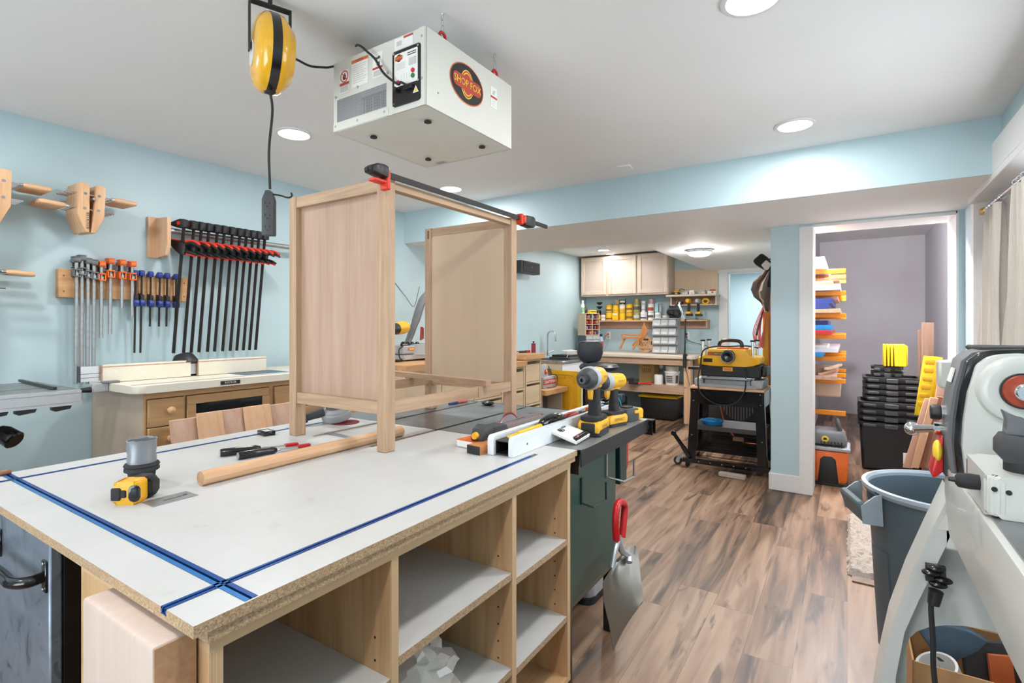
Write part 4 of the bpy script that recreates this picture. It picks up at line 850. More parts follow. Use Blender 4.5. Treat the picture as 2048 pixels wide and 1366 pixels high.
for z, c_ in ((.008, 'button_red'), (-.010, 'button_green')):
    mb = MB(c_); mb.cyl((X2-.001, pc[0]-.034, pc[1]+z), (X2-.005, pc[0]-.034, pc[1]+z), .0075, n=16); af.sub('button', mb, cp, c_.split('_')[1]+' round button')
mb = MB('black_plastic'); mb.cyl((X2, pc[0]+.034, pc[1]-.045), (X2-.02, pc[0]+.034, pc[1]-.045), .008, n=12); mb.bx(X2-.016, X2, pc[0]-.04, pc[0]+.0, pc[1]-.055, pc[1]-.04, .003); mb.cyl((X2, pc[0]+.005, pc[1]-.044), (X2-.004, pc[0]+.005, pc[1]-.044), .004, n=10, mat='chrome'); af.sub('switch', mb, cp)
mb = MB('label_yellow'); mb.prism([(-.013, -.010), (.013, -.010), (0, .013)], (X2, pc[0]-.045, pc[1]-.058), U, W, (-.0005, 0, 0), 'paper_white'); mb.prism([(-.008, -.007), (.008, -.007), (0, .008)], (X2-.0006, pc[0]-.045, pc[1]-.058), U, W, (-.0004, 0, 0), 'label_yellow'); af.sub('warning_triangle', mb, cp, 'yellow warning triangle')
# paper labels on the control face
def sticker(y, z, w, h, kind):
    mb = MB('paper_white'); mb.prism([(-w/2, -h/2), (w/2, -h/2), (w/2, h/2), (-w/2, h/2)], (XA, y, z), U, W, (-.0005, 0, 0))
    if kind == 'flame':
        mb.lathe([(.018, 0), (.022, 0), (.022, .0004), (.018, .0004)], (XA-.0006, y, z+h*.22), (-1, 0, 0), 24, 'button_red', close=True); mb.prism([(-.007, -.012), (.006, -.012), (.009, 0), (.001, .014), (-.003, .004), (-.009, .0)], (XA-.0006, y, z+h*.22), U, W, (-.0002, 0, 0), 'ink'); mb.beam((XA-.0009, y+.013, z+h*.22+.013), (XA-.0009, y-.013, z+h*.22-.013), .004, .0003, (1, 0, 0), mat='button_red')
        mb.prism([(-w/2, -.005), (w/2, -.005), (w/2, .005), (-w/2, .005)], (XA-.0006, y, z-h*.1), U, W, (-.0003, 0, 0), 'label_red'); mb.prism([(-w*.42, -.012), (w*.42, -.012), (w*.42, .012), (-w*.42, .012)], (XA-.0006, y, z-h*.31), U, W, (-.0002, 0, 0), 'label_grey')
    if kind == 'warn':
        mb.prism([(-w/2, -.006), (w/2, -.006), (w/2, .006), (-w/2, .006)], (XA-.0006, y, z+h/2-.006), U, W, (-.0003, 0, 0), 'label_orange'); mb.text('WARNING', (XA-.0012, y, z+h/2-.006), U, W, .008, 'label_dark')
        for k in range(9): mb.prism([(-w*.42, -.001), (w*(.42-.1*(k % 3)), -.001), (w*(.42-.1*(k % 3)), .001), (-w*.42, .001)], (XA-.0006, y, z+h/2-.022-k*(h-.03)/9), U, W, (-.0002, 0, 0), 'label_grey')
    if kind == 'mask':
        mb.prism([(-.014, 0), (.014, .004), (.010, .014), (-.002, .009), (-.014, .013)], (XA-.0006, y, z+h*.2), U, W, (-.0002, 0, 0), 'label_dark'); mb.prism([(-.004, -.012), (.012, -.010), (.010, .002), (-.006, .001)], (XA-.0006, y, z+h*.1), U, W, (-.0002, 0, 0), 'label_dark'); mb.prism([(-w/2, -.004), (w/2, -.004), (w/2, .004), (-w/2, .004)], (XA-.0006, y, z-h*.12), U, W, (-.0003, 0, 0), 'label_red'); mb.prism([(-w*.42, -.010), (w*.42, -.010), (w*.42, .010), (-w*.42, .010)], (XA-.0006, y, z-h*.33), U, W, (-.0002, 0, 0), 'label_grey')
    if kind == 'small':
        mb.prism([(0, -.003), (w/2, -.003), (w/2, .004), (0, .004)], (XA-.0006, y, z+h*.36), U, W, (-.0003, 0, 0), 'label_red'); mb.prism([(-w*.4, -.008), (-w*.1, -.008), (-w*.1, .008), (-w*.4, .008)], (XA-.0006, y, z), U, W, (-.0002, 0, 0), 'label_grey')
    return mb
for y, z, w, h, k in ((1.572, AZ0+.178, .052, .085, 'flame'), (1.488, AZ0+.192, .088, .10, 'warn'), (1.395, AZ0+.192, .050, .088, 'mask'), (1.268, AZ0+.236, .085, .040, 'small')):
    af.part('warning_label', sticker(y, z, w, h, k), {'flame': 'label with crossed-out flame', 'warn': 'label headed WARNING', 'mask': 'label with dust-mask symbols', 'small': 'small two-part label'}[k])
# badge on the long side (faces -Y)
U, W = Vector((1, 0, 0)), Vector((0, 0, 1)); bc = Vector((1.502, AY0-.0006, AZ0+.150))
mb = MB('ink')
def el(a, b, n=36): return [(a*math.cos(2*PI*i/n), b*math.sin(2*PI*i/n)) for i in range(n)]
mb.prism(el(.100, .073), bc, U, W, (0, -.0005, 0), 'label_orange'); mb.prism(el(.096, .069), bc+Vector((0, -.0005, 0)), U, W, (0, -.0004, 0), 'ink')
mb.prism(el(.037, .052), bc+Vector((0, -.0009, 0)), U, W, (0, -.0003, 0), 'label_yellow'); mb.prism(el(.034, .048), bc+Vector((0, -.0012, 0)), U, W, (0, -.0003, 0), 'label_red'); mb.prism(el(.030, .042), bc+Vector((0, -.0015, 0)), U, W, (0, -.0003, 0), 'label_yellow'); mb.prism(el(.027, .038), bc+Vector((0, -.0018, 0)), U, W, (0, -.0003, 0), 'label_red')
mb.prism(rrect(.166, .050, .02), bc+Vector((0, -.0021, 0)), U, W, (0, -.0004, 0), 'label_red'); mb.text('SHOP FOX', bc+Vector((0, -.0032, 0)), U, W, .036, 'label_yellow', xs=.92)
af.part('maker_badge', mb, 'black and red oval badge reading SHOP FOX')
mb = MB('paper_white'); c_ = Vector((1.672, AY0-.0006, AZ0+.165)); mb.prism([(-.021, -.04), (.021, -.04), (.021, .04), (-.021, .04)], c_, U, W, (0, -.0005, 0)); mb.prism([(-.021, -.004), (.021, -.004), (.021, .004), (-.021, .004)], c_+Vector((0, -.0006, 0)), U, W, (0, -.0003, 0), 'label_red'); mb.prism([(-.012, .012), (.004, .010), (.012, .03), (-.004, .028)], c_+Vector((0, -.0006, 0)), U, W, (0, -.0003, 0), 'label_grey')
for k in range(4): mb.prism([(-.017, 0), (.015, 0), (.015, .002), (-.017, .002)], c_+Vector((0, -.0006, -.012-.007*k)), U, W, (0, -.0002, 0), 'label_grey')
af.part('warning_label', mb, 'narrow label beside the badge')
for x, y in ((1.385, 1.253), (1.385, 1.53), (1.70, 1.245), (1.70, 1.535)):
    mb = MB('black_matte'); mb.lathe([(0, 0), (.006, 0), (.013, -.004), (.013, -.009), (0, -.010)], (x, y, AZ0), n=18); af.part('rubber_foot', mb, 'black rubber button')
mb = MB('light_grey'); mb.bx(1.76, 1.785, 1.50, 1.55, AZ0-.003, AZ0); af.part('access_tab', mb)
# chains with red hooks
for k, (x, y) in enumerate(((1.385, 1.185), (1.705, 1.185), (1.40, 1.60), (1.70, 1.60))):
    t = T('hanging_chain', ['wire chain with red hook above the filter near corner', 'wire chain with red hook above the filter badge end', 'wire chain hidden behind the filter by its power cord', 'wire chain hidden behind the far filter corner'][k], 'chain', (x, y, AZ1), group='chains holding the air filter')
    mb = MB('chrome')
    for j in range(3):
        z = ZC-.014-j*.022; u_ = (1, 0, 0) if j % 2 else (0, 1, 0)
        pts = [Vector((x, y, z)) + Vector(u_)*(.006*math.cos(a)) + Vector((0, 0, .014*math.sin(a))) for a in [2*PI*i/12 for i in range(12)]]
        mb.tube(pts, .0018, 6, closed=True)
    mb.tube([(x, y, ZC), (x, y, ZC-.008)], .002, 6); t.part('link', mb)
    mb = MB('red_gloss'); mb.tube(arc((x, y, AZ1+.016), .015, -.5, PI+.5, 10, (1, 0, 0)), .0055, 8); t.part('hook', mb, 'red-dipped hook'); mb = MB('chrome'); mb.tube([(x, y, AZ1+.028), (x, y, ZC-.07)], .002, 6); t.part('link', mb)
# power cord from the filter up to the ceiling
mb = MB('black_matte'); e0 = Vector((X2-.014, pc[0]-.022, pc[1]-.046)); mb.tube(spline([e0, e0+Vector((-.012, .02, .012)), QX(795, 168, AX0-.03), QX(768, 147, AX0-.03), QX(750, 118, AX0-.025), QX(735, 104, AX0-.03), QX(724, 94, AX0-.03), QX(717, 90, AX0-.035)*.5+QZ(714, 90, ZC)*.5, QZ(712, 92, ZC)], 6), .0042, 8); single('filter_power_cord', mb, 'black power cord drooping across the front of the air filter', 'cord')
# ================================================================== cord reel
rc = Vector((1.003, 1.60, 2.215)); rr = .125; dl = Vector((-.35, .937, 0)).normalized(); dl = Vector((FW.x*-.58+RT.x*-.81, FW.y*-.58+RT.y*-.81, 0)).normalized()
t = T('cord_reel', 'yellow retractable cord reel with black band hung from ceiling', 'cord reel', (rc.x, rc.y, rc.z-rr))
mb = MB('reel_yellow'); mb.lathe([(0, .055), (.05, .055), (.085, .051), (.108, .042), (.122, .025), (.1245, .014)], rc, dl, 40); mb.lathe([(.1245, -.014), (.122, -.028), (.108, -.042), (.085, .062-.124), (.05, -.055), (0, -.055)], rc, dl, 40); t.part('shell', mb)
mb = MB('black_gloss'); mb.lathe([(.1235, -.0145), (.1255, -.013), (.1255, .013), (.1235, .0145)], rc, dl, 40); t.part('band', mb, 'black centre band')
mb = MB('label_grey'); mb.lathe([(0, .0552), (.040, .0552), (.040, .0560), (0, .0560)], rc-Vector((0, 0, .012)), dl, 24); t.part('label', mb, 'silver side label')
mb = MB('black_matte'); s_ = dl.cross(Vector((0, 0, 1)))
for sg in (1, -1):
    b0 = rc + dl*(sg*.062); mb.beam(b0+Vector((0, 0, -.005)), b0+Vector((0, 0, .158)), .028, .004, tuple(dl))
mb.beam(rc-dl*.064+Vector((0, 0, .158)), rc+dl*.064+Vector((0, 0, .158)), .028, .004); mb.cyl(rc+Vector((0, 0, .158)), Vector((rc.x, rc.y, ZC)), .007); t.part('bracket', mb, 'black hanging bracket')
mb = MB('black_matte'); q0 = rc+Vector((0, 0, -rr)); mb.box(q0+Vector((0, 0, .004)), (.03, .03, .016), bev=.004); mb.cyl(rc-dl*.058-Vector((0, 0, .01)), rc-dl*.072-Vector((0, 0, .012)), .008, mat='black_matte'); t.part('cord_outlet', mb)
mb = MB('black_matte'); mb.tube(spline([rc-dl*.07-Vector((0, 0, .012)), QY(590, 118, 1.60), QY(620, 132, 1.61), QY(652, 135, 1.63), QY(675, 137, 1.66), (1.36, 1.72, 2.25), (1.42, 1.70, ZC-.0)], 6), .004, 8); single('reel_feed_cord', mb, 'black cord running from the yellow reel to behind the air filter', 'cord')
mb = MB('black_matte'); oz = 1.755; mb.tube(spline([q0, q0+Vector((.008, 0, -.06)), QY(538, 300, 1.60), QY(540, 378, 1.60)], 8), .0042, 8); single('reel_drop_cord', mb, 'black cord hanging from the yellow reel to the outlet bar', 'cord')
ob = QY(540, 382, 1.60); bt = QY(538, 472, 1.60)
t = T('outlet_bar', 'black hanging triple outlet bar at the end of the reel cord', 'outlet', (bt.x, bt.y, bt.z)); 
fdir = -(FW*.95-RT*.1).normalized(); sd = Vector((-fdir.y, fdir.x, 0))
mb = MB('dark_grey'); hh = ob.z-bt.z; mb.prism([(-.0195, 0), (.0195, 0), (.0195, hh*.80), (.008, hh), (-.008, hh), (-.0195, hh*.80)], bt-fdir*.014, sd, (0, 0, 1), fdir*.028, bev=.004); bo = t.part('body', mb)
for k in range(3):
    mb = MB('ink'); c_ = bt + Vector((0, 0, hh*(.16+.26*k))) + fdir*.0142
    for a, b, w_, h_ in ((-.007, .004, .003, .008), (.007, .004, .003, .008), (0, -.007, .005, .005)): mb.prism([(a-w_/2, b-h_/2), (a+w_/2, b-h_/2), (a+w_/2, b+h_/2), (a-w_/2, b+h_/2)], c_, sd, (0, 0, 1), fdir*.0004)
    t.sub('socket', mb, bo)
mb = MB('black_matte'); h0 = ob+Vector((0, 0, -.01)); mb.tube(spline([h0, h0+RT*.03+Vector((0, 0, -.004)), h0+RT*.06+Vector((0, 0, -.012)), h0+RT*.072+Vector((0, 0, -.006)), h0+RT*.070+Vector((0, 0, .004))], 5), .003, 6); t.part('hook', mb, 'small wire hook')
# ================================================================== left wall: clamps
ORD = ['frontmost', 'second from the front', 'third from the front', 'fourth from the front', 'rearmost']
def handscrew():
    t = T('handscrew_clamp', 'x', 'handscrew clamp', (0, 0, 0))
    th = .038
    for sx in (-1, 1):
        mb = MB('maple_z'); P = [(.012, .0), (.056, .002), (.056, -.165), (.020, -.252), (.004, -.252), (.009, -.12)]
        if sx > 0: P = [(.018, .004), (.058, .002), (.058, -.165), (.022, -.252), (.004, -.252), (.013, -.12)]
        mb.prism([(sx*a, b) for a, b in P], (0, th/2, 0), (1, 0, 0), (0, 0, 1), (0, -th, 0), bev=.003)
        for z in (-.052, -.130): mb.cyl((sx*.030, -th/2-.0008, z), (sx*.030, -th/2+.002, z), .0075, n=14, mat='chrome')
        j = t.part('jaw', mb)
    mb = MB('chrome'); mb.cyl((-.105, 0, -.052), (.10, 0, -.052), .0045, n=8); mb.cyl((.09, 0, -.052), (.105, 0, -.052), .009, n=10); t.part('screw', mb)
    mb = MB('chrome'); mb.cyl((.105, 0, -.130), (-.10, 0, -.130), .0045, n=8); mb.cyl((-.09, 0, -.130), (-.105, 0, -.130), .009, n=10); t.part('screw', mb)
    for s, z in ((1, -.052), (-1, -.130)):
        mb = MB('maple_x'); mb.lathe([(.008, .10), (.011, .108), (.0135, .13), (.0125, .17), (.0135, .195), (.010, .207), (0, .210)], (0, 0, z), (s, 0, 0), 14); t.part('handle', mb, 'turned wooden handle')
    return t
hs = None
stacks = [((183, 371), 'right-hand'), ((-12, 337), 'left-hand'), ((-48, 515), 'lower left')]
for (px, py), nm in stacks:
    for k in range(5):
        y = 3.345+k*.0475; q = QY(px, py, 3.345); lb = 'wooden handscrew clamp, %s of the %s stack' % (ORD[k], nm)
        rot = (0, math.radians(2.5 if nm != 'left-hand' else 1), 0)
        if hs is None: hs = handscrew(); ob_ = hs.o; ob_.location = (q.x, y, q.z); ob_.rotation_euler = rot; ob_['label'] = lb; ob_['group'] = 'wooden handscrew clamps'
        else: ob_ = dup(hs, (q.x+.004*k, y, q.z+.003*k), rot, lb, 'wooden handscrew clamps')
    # peg that carries the stack
    q = QY(px, py, 3.345); mb = MB('galvanized'); mb.cyl((q.x, 3.31, q.z-.075), (q.x, YL+.01, q.z-.075), .006, n=10); single('wall_peg', mb, 'steel peg carrying the %s stack of handscrew clamps' % nm, 'peg')
mb = MB('maple_z'); q = QY(183, 371, 3.345)
hs_t = MB('ink'); hs_t.text('ROCKLER', (q.x-.021, 3.345-.0205, q.z-.19), (0, 0, 1), (-1, 0, 0), .020); ob_ = hs_t.build('lettering'); ob_.parent = hs.o; ob_.matrix_parent_inverse = (Matrix.Translation(hs.o.location) @ hs.o.rotation_euler.to_matrix().to_4x4()).inverted()
# pine cleat with pipe clamps
mb = MB('pine_x'); mb.bx(1.012, 1.662, 3.553, YL, 1.472, 1.626, .002); mb.m('pine_x')
for x in (1.035, 1.64):
    for z in (1.505, 1.590): mb.cyl((x, 3.5525, z), (x, 3.556, z), .005, n=10, mat='grout_brown')
single('clamp_cleat', mb, 'pine board screwed to the wall carrying grey, orange and blue clamps', 'wall board', origin=(1.33, YL, 1.472))
def pipe_clamp(cmat, length):
    t = T('pipe_clamp', 'x', 'pipe clamp', (0, 0, 0))
    mb = MB('galvanized'); mb.cyl((0, 0, .005), (0, 0, -length), .0088, n=12); t.part('pipe', mb)
    mb = MB(cmat); mb.prism([(-.022, .022), (.012, .030), (.05, .016), (.056, .004), (.04, -.004), (-.016, -.002), (-.022, .006)], (-.014, 0, 0), (0, 1, 0), (0, 0, 1), (.028, 0, 0), bev=.003); mb.box((0, .01, .027), (.034, .05, .007), bev=.002); t.part('fixed_jaw', mb)
    mb = MB('dark_steel'); mb.cyl((0, .035, .004), (0, .035, -.028), .007, n=10); mb.cyl((0, .035, -.028), (0, .035, -.033), .013, n=12); t.part('screw_pad', mb)
    mb = MB(cmat)
    for z in (-.042, -.078): mb.box((0, .0, z), (.031, .046, .008), bev=.002)
    for x in (-.0145, .0145): mb.box((x, .004, -.06), (.005, .04, .036))
    mb.prism([(.018, -.038), (.05, -.045), (.05, -.06), (.02, -.082)], (-.014, 0, 0), (0, 1, 0), (0, 0, 1), (.028, 0, 0)); mb.box((0, -.010, -.066), (.012, .006, .016), mat='light_grey'); t.part('sliding_jaw', mb)
    return t
NUM = ['first', 'second', 'third', 'fourth', 'fifth', 'sixth', 'seventh', 'eighth', 'ninth', 'tenth', 'eleventh', 'last']
protos = {}
yp = 3.528
for k, (px, pyt, pyb, cm) in enumerate(((153, 524, 768, 'grey_plastic'), (164, 521, 768, 'grey_plastic'), (176, 527, 768, 'grey_plastic'), (188, 530, 768, 'grey_plastic'), (203, 533, 676, 'orange_paint'), (221, 527, 668, 'orange_paint'), (244, 530, 617, 'orange_paint'), (265, 533, 632, 'orange_paint'))):
    a = QY(px, pyt, yp); b = QY(px, pyb, yp); L = round(a.z-b.z, 3); c = 'grey' if k < 4 else 'orange'
    t = pipe_clamp(cm, L); t.o.location = (a.x, yp, a.z); t.o.rotation_euler = (math.radians(.6), 0, 0)
    t.o['label'] = 'pipe clamp with %s jaws, %s %s one from the left on the pine board' % (c, NUM[k % 4], c); t.o['group'] = 'pipe clamps on the pine board'
# blue bar clamps
def blue_clamp(L):
    t = T('bar_clamp', 'x', 'bar clamp', (0, 0, 0))
    mb = MB('black_bar'); mb.bx(-.0035, .0035, -.006, .006, -L, .006); t.part('bar', mb)
    mb = MB('royal_blue'); mb.prism([(-.016, .012), (-.004, .022), (.012, .022), (.045, -.004), (.048, -.016), (.03, -.012), (-.012, -.012)], (-.012, 0, 0), (0, 1, 0), (0, 0, 1), (.024, 0, 0), bev=.004); t.part('fixed_jaw', mb, 'blue fixed jaw')
    mb = MB('black_plastic'); mb.prism([(.05, -.115), (.045, -.14), (-.01, -.165), (-.02, -.155), (-.02, -.125), (.02, -.115)], (-.010, 0, 0), (0, 1, 0), (0, 0, 1), (.020, 0, 0), bev=.003); t.part('sliding_jaw', mb)
    mb = MB('royal_blue'); mb.prism([(-.018, -.150), (.012, -.150), (.02, -.165), (.014, -.192), (-.022, -.190), (-.028, -.168)], (-.013, 0, 0), (0, 1, 0), (0, 0, 1), (.026, 0, 0), bev=.004); t.part('trigger', mb, 'blue squeeze trigger')
    return t
for k, (px, py, pb) in enumerate(((271, 548, 706), (283, 548, 706), (301, 550, 653), (319, 552, 653), (334, 553, 653), (352, 555, 653))):
    a = QY(px, py, 3.53); L = a.z-QY(px, pb, 3.53).z
    t = blue_clamp(L); t.o.location = (a.x, 3.525, a.z); t.o.rotation_euler = (math.radians(2.5), 0, 0); t.o['label'] = 'blue and black bar clamp, %s from the left of the blue row' % NUM[k]; t.o['group'] = 'blue bar clamps'
# bracket and pipe with twelve black trigger clamps
bx0 = QY(296, 470, 3.575).x; bx1 = QY(339, 470, 3.43).x
mb = MB('pine_z'); mb.bx(bx0, bx1+.03, 3.572, YL, 1.735, 1.985, .002); mb.prism([(3.572, 1.98), (3.43, 1.972), (3.43, 1.81), (3.46, 1.745), (3.572, 1.735)], (bx1-.012, 0, 0), (0, 1, 0), (0, 0, 1), (.02, 0, 0), 'pine_z'); single('pipe_bracket', mb, 'L-shaped plywood bracket on the wall at the left end of pipe', 'bracket', origin=(1.47, YL, 1.735))
mb = MB('galvanized'); mb.cyl((bx1+.008, 3.505, 1.905), (2.72, 3.505, 1.905), .0165, n=18); single('clamp_pipe', mb, 'galvanised pipe carrying the row of black trigger clamps', 'pipe', origin=(2.1, 3.505, 1.905))
mb = MB('pine_z'); mb.bx(2.71, 2.73, 3.41, YL, 1.74, 1.97, .002); single('pipe_bracket', mb, 'plywood bracket at the hidden right end of the clamp pipe', 'bracket', origin=(2.72, YL, 1.74))
def trig():
    t = T('trigger_clamp', 'x', 'trigger clamp', (0, 0, 0)); L = .80
    mb = MB('black_bar'); mb.bx(-.0035, .0035, -.009, .009, -L, .01); t.part('bar', mb)
    mb = MB('black_plastic'); mb.prism([(-.022, -.02), (-.022, .022), (-.012, .032), (.02, .032), (.085, .004), (.088, -.010), (.03, -.024)], (-.018, 0, 0), (0, 1, 0), (0, 0, 1), (.036, 0, 0), bev=.004); mb.cyl((-.0188, .024, .004), (.0188, .024, .004), .012, n=14, mat='clamp_red'); t.part('fixed_jaw', mb)
    mb = MB('black_plastic'); mb.prism([(-.03, -.115), (.03, -.105), (.085, -.10), (.085, -.12), (.05, -.155), (.0, -.19), (-.03, -.185)], (-.016, 0, 0), (0, 1, 0), (0, 0, 1), (.032, 0, 0), bev=.005); mb.bx(-.0165, .0165, .03, .082, -.1035, -.096, .002, mat='clamp_red'); t.part('sliding_jaw', mb)
    mb = MB('black_plastic'); mb.tube(spline([(0, -.02, -.125), (0, -.06, -.112), (0, -.10, -.122), (0, -.125, -.135)], 4), [.016, .0165, .016, .016, .015, .015, .015, .014, .013, .012, .011, .010, .009], 10, flat=.7); t.part('grip', mb)
    mb = MB('clamp_red'); mb.tube(spline([(0, -.02, -.109), (0, -.06, -.0975), (0, -.10, -.108), (0, -.12, -.121)], 4), .006, 6, flat=1.6); t.part('grip_inlay', mb, 'red grip inlay')
    mb = MB('black_plastic'); mb.tube(spline([(0, -.02, -.165), (0, -.06, -.170), (0, -.10, -.182)], 4), [.012, .012, .012, .012, .012, .011, .010, .009, .007], 8); tg = t.part('trigger', mb); mb = MB('clamp_red'); mb.tube(spline([(0, -.02, -.176), (0, -.06, -.180), (0, -.095, -.190)], 4), .006, 6, flat=1.6); t.sub('trigger_inlay', mb, tg, 'red trigger inlay')
    return t
tp = None
tops = ((368, 456, 351), (388, 459, 371), (403, 461, 384), (418, 463, 393), (435, 467, 413), (449, 469, 428), (465, 472, 447), (480, 474, 462), (493, 476, 470), (506, 478, 484), (518, 480, 495), (530, 482, 510))
for k, (px, py, pb) in enumerate(tops):
    yy = 3.445; a = QY(px, py, yy); 
    dx = 0; rx = math.radians(5.2)
    lb = 'black trigger clamp with red inlays, %s from the left along the wall pipe' % NUM[k]
    if tp is None: tp = trig(); o_ = tp.o; o_['label'] = lb; o_['group'] = 'black trigger clamps'
    else: o_ = dup(tp, None, None, lb, 'black trigger clamps')
    o_.location = (a.x, yy, 1.945); o_.rotation_euler = (rx, 0, math.radians(25))
# ================================================================== router table cabinet
RF, RZ = 2.93, 1.022
rx0 = QY(289, 783, RF).x; rx1 = 2.62
rt = T('router_table', 'wooden router cabinet with cream top and drawers against the left wall', 'router table', ((rx0+rx1)/2, 3.2, 0))
mb = MB('cream_laminate'); P = [(x, y) for x, y in rrect(1.60, .60, .05)]
tx0 = rx0-.055; mb.prism(P, (tx0+.80, RF-.035+.30, RZ-.038), (1, 0, 0), (0, 1, 0), (0, 0, .038), bev=.004)
for y in (RF+.05,): mb.bx(tx0+.02, tx0+1.58, y, y+.014, RZ, RZ+.0006, mat='royal_blue')
mb.bx(tx0+.62, tx0+.92, RF+.10, RF+.33, RZ, RZ+.001, mat='tray_blue'); mb.bx(tx0+.625, tx0+.915, RF+.105, RF+.325, RZ+.0008, RZ+.0014, mat='sink_grey'); rt.part('top', mb, 'cream laminated top')
q = QY(461, 761, RF-.035); mb = MB('ink'); mb.bx(q.x-.055, q.x+.055, RF-.0365, RF-.0352, RZ-.03, RZ-.009); mb.text('ROCKLER', (q.x, RF-.0367, RZ-.0195), (1, 0, 0), (0, 0, 1), .015, 'paper_white'); rt.part('maker_plate', mb, 'black plate with maker name')
mb = MB('cabinet_side'); mb.bx(rx0, rx0+.02, RF+.018, YL-.012, .0, RZ-.039); mb.bx(rx1-.02, rx1, RF+.018, YL-.012, 0, RZ-.039); mb.bx(rx0+.02, rx1-.02, YL-.03, YL-.012, .1, RZ-.04); mb.bx(rx0+.02, rx1-.02, RF+.03, YL-.03, .08, .10); rt.part('carcass', mb)
X = lambda px: QY(px, 790, RF).x
d0, d1, g0, g1 = X(294), X(366), X(372), X(537)
mb = MB('cabinet_ply'); zt_ = RZ-.04
mb.bx(rx0, rx1, RF, RF+.018, zt_-.03, zt_); mb.bx(rx0, d0-.003, RF, RF+.018, 0, zt_-.03); mb.bx(d1+.003, g0-.003, RF, RF+.018, 0, zt_-.03); mb.bx(g1+.003, g1+.03, RF, RF+.018, 0, zt_-.03); mb.bx(rx1-.03, rx1, RF, RF+.018, 0, zt_-.03); mb.bx(rx0, rx1, RF, RF+.018, 0, .09); rt.part('face_frame', mb, 'brown face frame')
def drawer(x0, x1, z0, z1):
    mb = MB('cabinet_ply'); mb.bx(x0, x1, RF-.016, RF+.02, z0, z1, .003); o = rt.part('drawer', mb); cx, cz_ = (x0+x1)/2, (z0+z1)/2
    mb = MB('maple_y'); mb.lathe([(.009, 0), (.008, .012), (.013, .018), (.0185, .026), (.0175, .034), (.009, .039), (0, .04)], (cx+.01, RF-.016, cz_+.01), (0, -1, 0), 18); rt.sub('knob', mb, o, 'round wooden knob')
zz = [.945, .80, .655, .46, .28, .10]; zz = [zt_-.034 - i*.142 for i in range(7)]
for i in range(5): drawer(d0, d1, zz[i+1]+.004, zz[i])
drawer(g1+.034, rx1-.034, zz[1]+.004, zz[0]); drawer(g1+.034, rx1-.034, zz[3]+.004, zz[1]); drawer(g1+.034, rx1-.034, zz[5]+.004, zz[3])
mb = MB('cabinet_ply'); z0, z1 = .12, zt_-.034
mb.bx(g0, g1, RF-.014, RF+.006, z1-.045, z1, .002); mb.bx(g0, g1, RF-.014, RF+.006, z0, z0+.05, .002); mb.bx(g0, g0+.045, RF-.014, RF+.006, z0+.05, z1-.045, .002); mb.bx(g1-.045, g1, RF-.014, RF+.006, z0+.05, z1-.045, .002); do = rt.part('door', mb, 'framed glass door')
mb = MB('smoked_glass'); mb.bx(g0+.04, g1-.04, RF-.006, RF-.002, z0+.045, z1-.04); rt.sub('pane', mb, do, 'dark glass pane')
mb = MB('dark_grey'); cx = (g0+g1)/2; mb.lathe([(.06, 0), (.06, .12), (.045, .16), (.05, .24), (0, .24)], (cx, RF+.25, .60), n=20); mb.box((cx, RF+.25, .72), (.26, .07, .05), bev=.01); rt.part('router_motor', mb, 'router motor inside the glass door')
# router fence
fy = QZ(300, 752, RZ).y
fy = min(max(fy, 3.14), 3.22)
t = T('router_fence', 'cream two-part router fence with black dust port on the router table', 'fence', (tx0+.7, fy+.05, RZ))
def fbd(x0, x1, z1):
    mb = MB('cream_laminate'); mb.bx(x0, x1, fy, fy+.022, RZ+.002, z1, .002); mb.bx(x0, x1, fy-.0005, fy, z1-.014, z1-.008, mat='cherry_y'); mb.bx(x0-.001, x0+.0, fy, fy+.022, RZ+.002, z1, mat='cherry_y'); return mb
xa, xb_, xc, xd = QY(205, 740, fy).x, QY(382, 735, fy).x, QY(397, 730, fy).x, QY(533, 730, fy).x
zf = QY(300, 725, fy).z
t.part('fence_board', fbd(xa, xb_, zf)); t.part('fence_board', fbd(xc, xd, zf))
mb = MB('aluminium'); mb.bx(xa-.085, xd-.05, fy+.024, fy+.055, RZ+.012, zf-.006); mb.bx(xa-.088, xa-.084, fy+.022, fy+.057, RZ+.01, zf-.004, mat='dark_grey')
for z in (RZ+.03, RZ+.05): mb.bx(xa-.085, xa, fy+.0228, fy+.024, z, z+.003, mat='grey_plastic')
t.part('extrusion', mb, 'aluminium fence extrusion')
mb = MB('black_plastic'); xm = (xb_+xc)/2; mb.lathe([(.075, 0), (.075, .015), (.06, .05), (.05, .07), (0, .07)], (xm-.02, fy+.06, RZ+.055), (0, .45, .9), 24); mb.bx(xm-.05, xm+.05, fy+.056, fy+.12, RZ+.002, RZ+.08, .006); t.part('dust_port', mb, 'black dust port')
mb = MB('tray_blue'); mb.bx(xb_+.004, xc-.004, fy+.03, fy+.07, RZ+.062, RZ+.070, .002); t.part('bit_guard', mb, 'blue bit guard')
mb = MB('light_grey'); mb.bx(tx0-.07, tx0-.001, fy-.03, fy+.015, RZ-.042, RZ+.004, .004); mb.bx(tx0-.03, tx0+.045, fy-.038, fy-.001, RZ+.001, RZ+.012, .002, mat='grey_plastic'); mb.cyl((tx0-.07, fy-.005, RZ-.027), (tx0-.11, fy-.005, RZ-.027), .015, .011, 14, mat='black_plastic'); t.part('end_clamp', mb, 'grey end clamp with black knob')
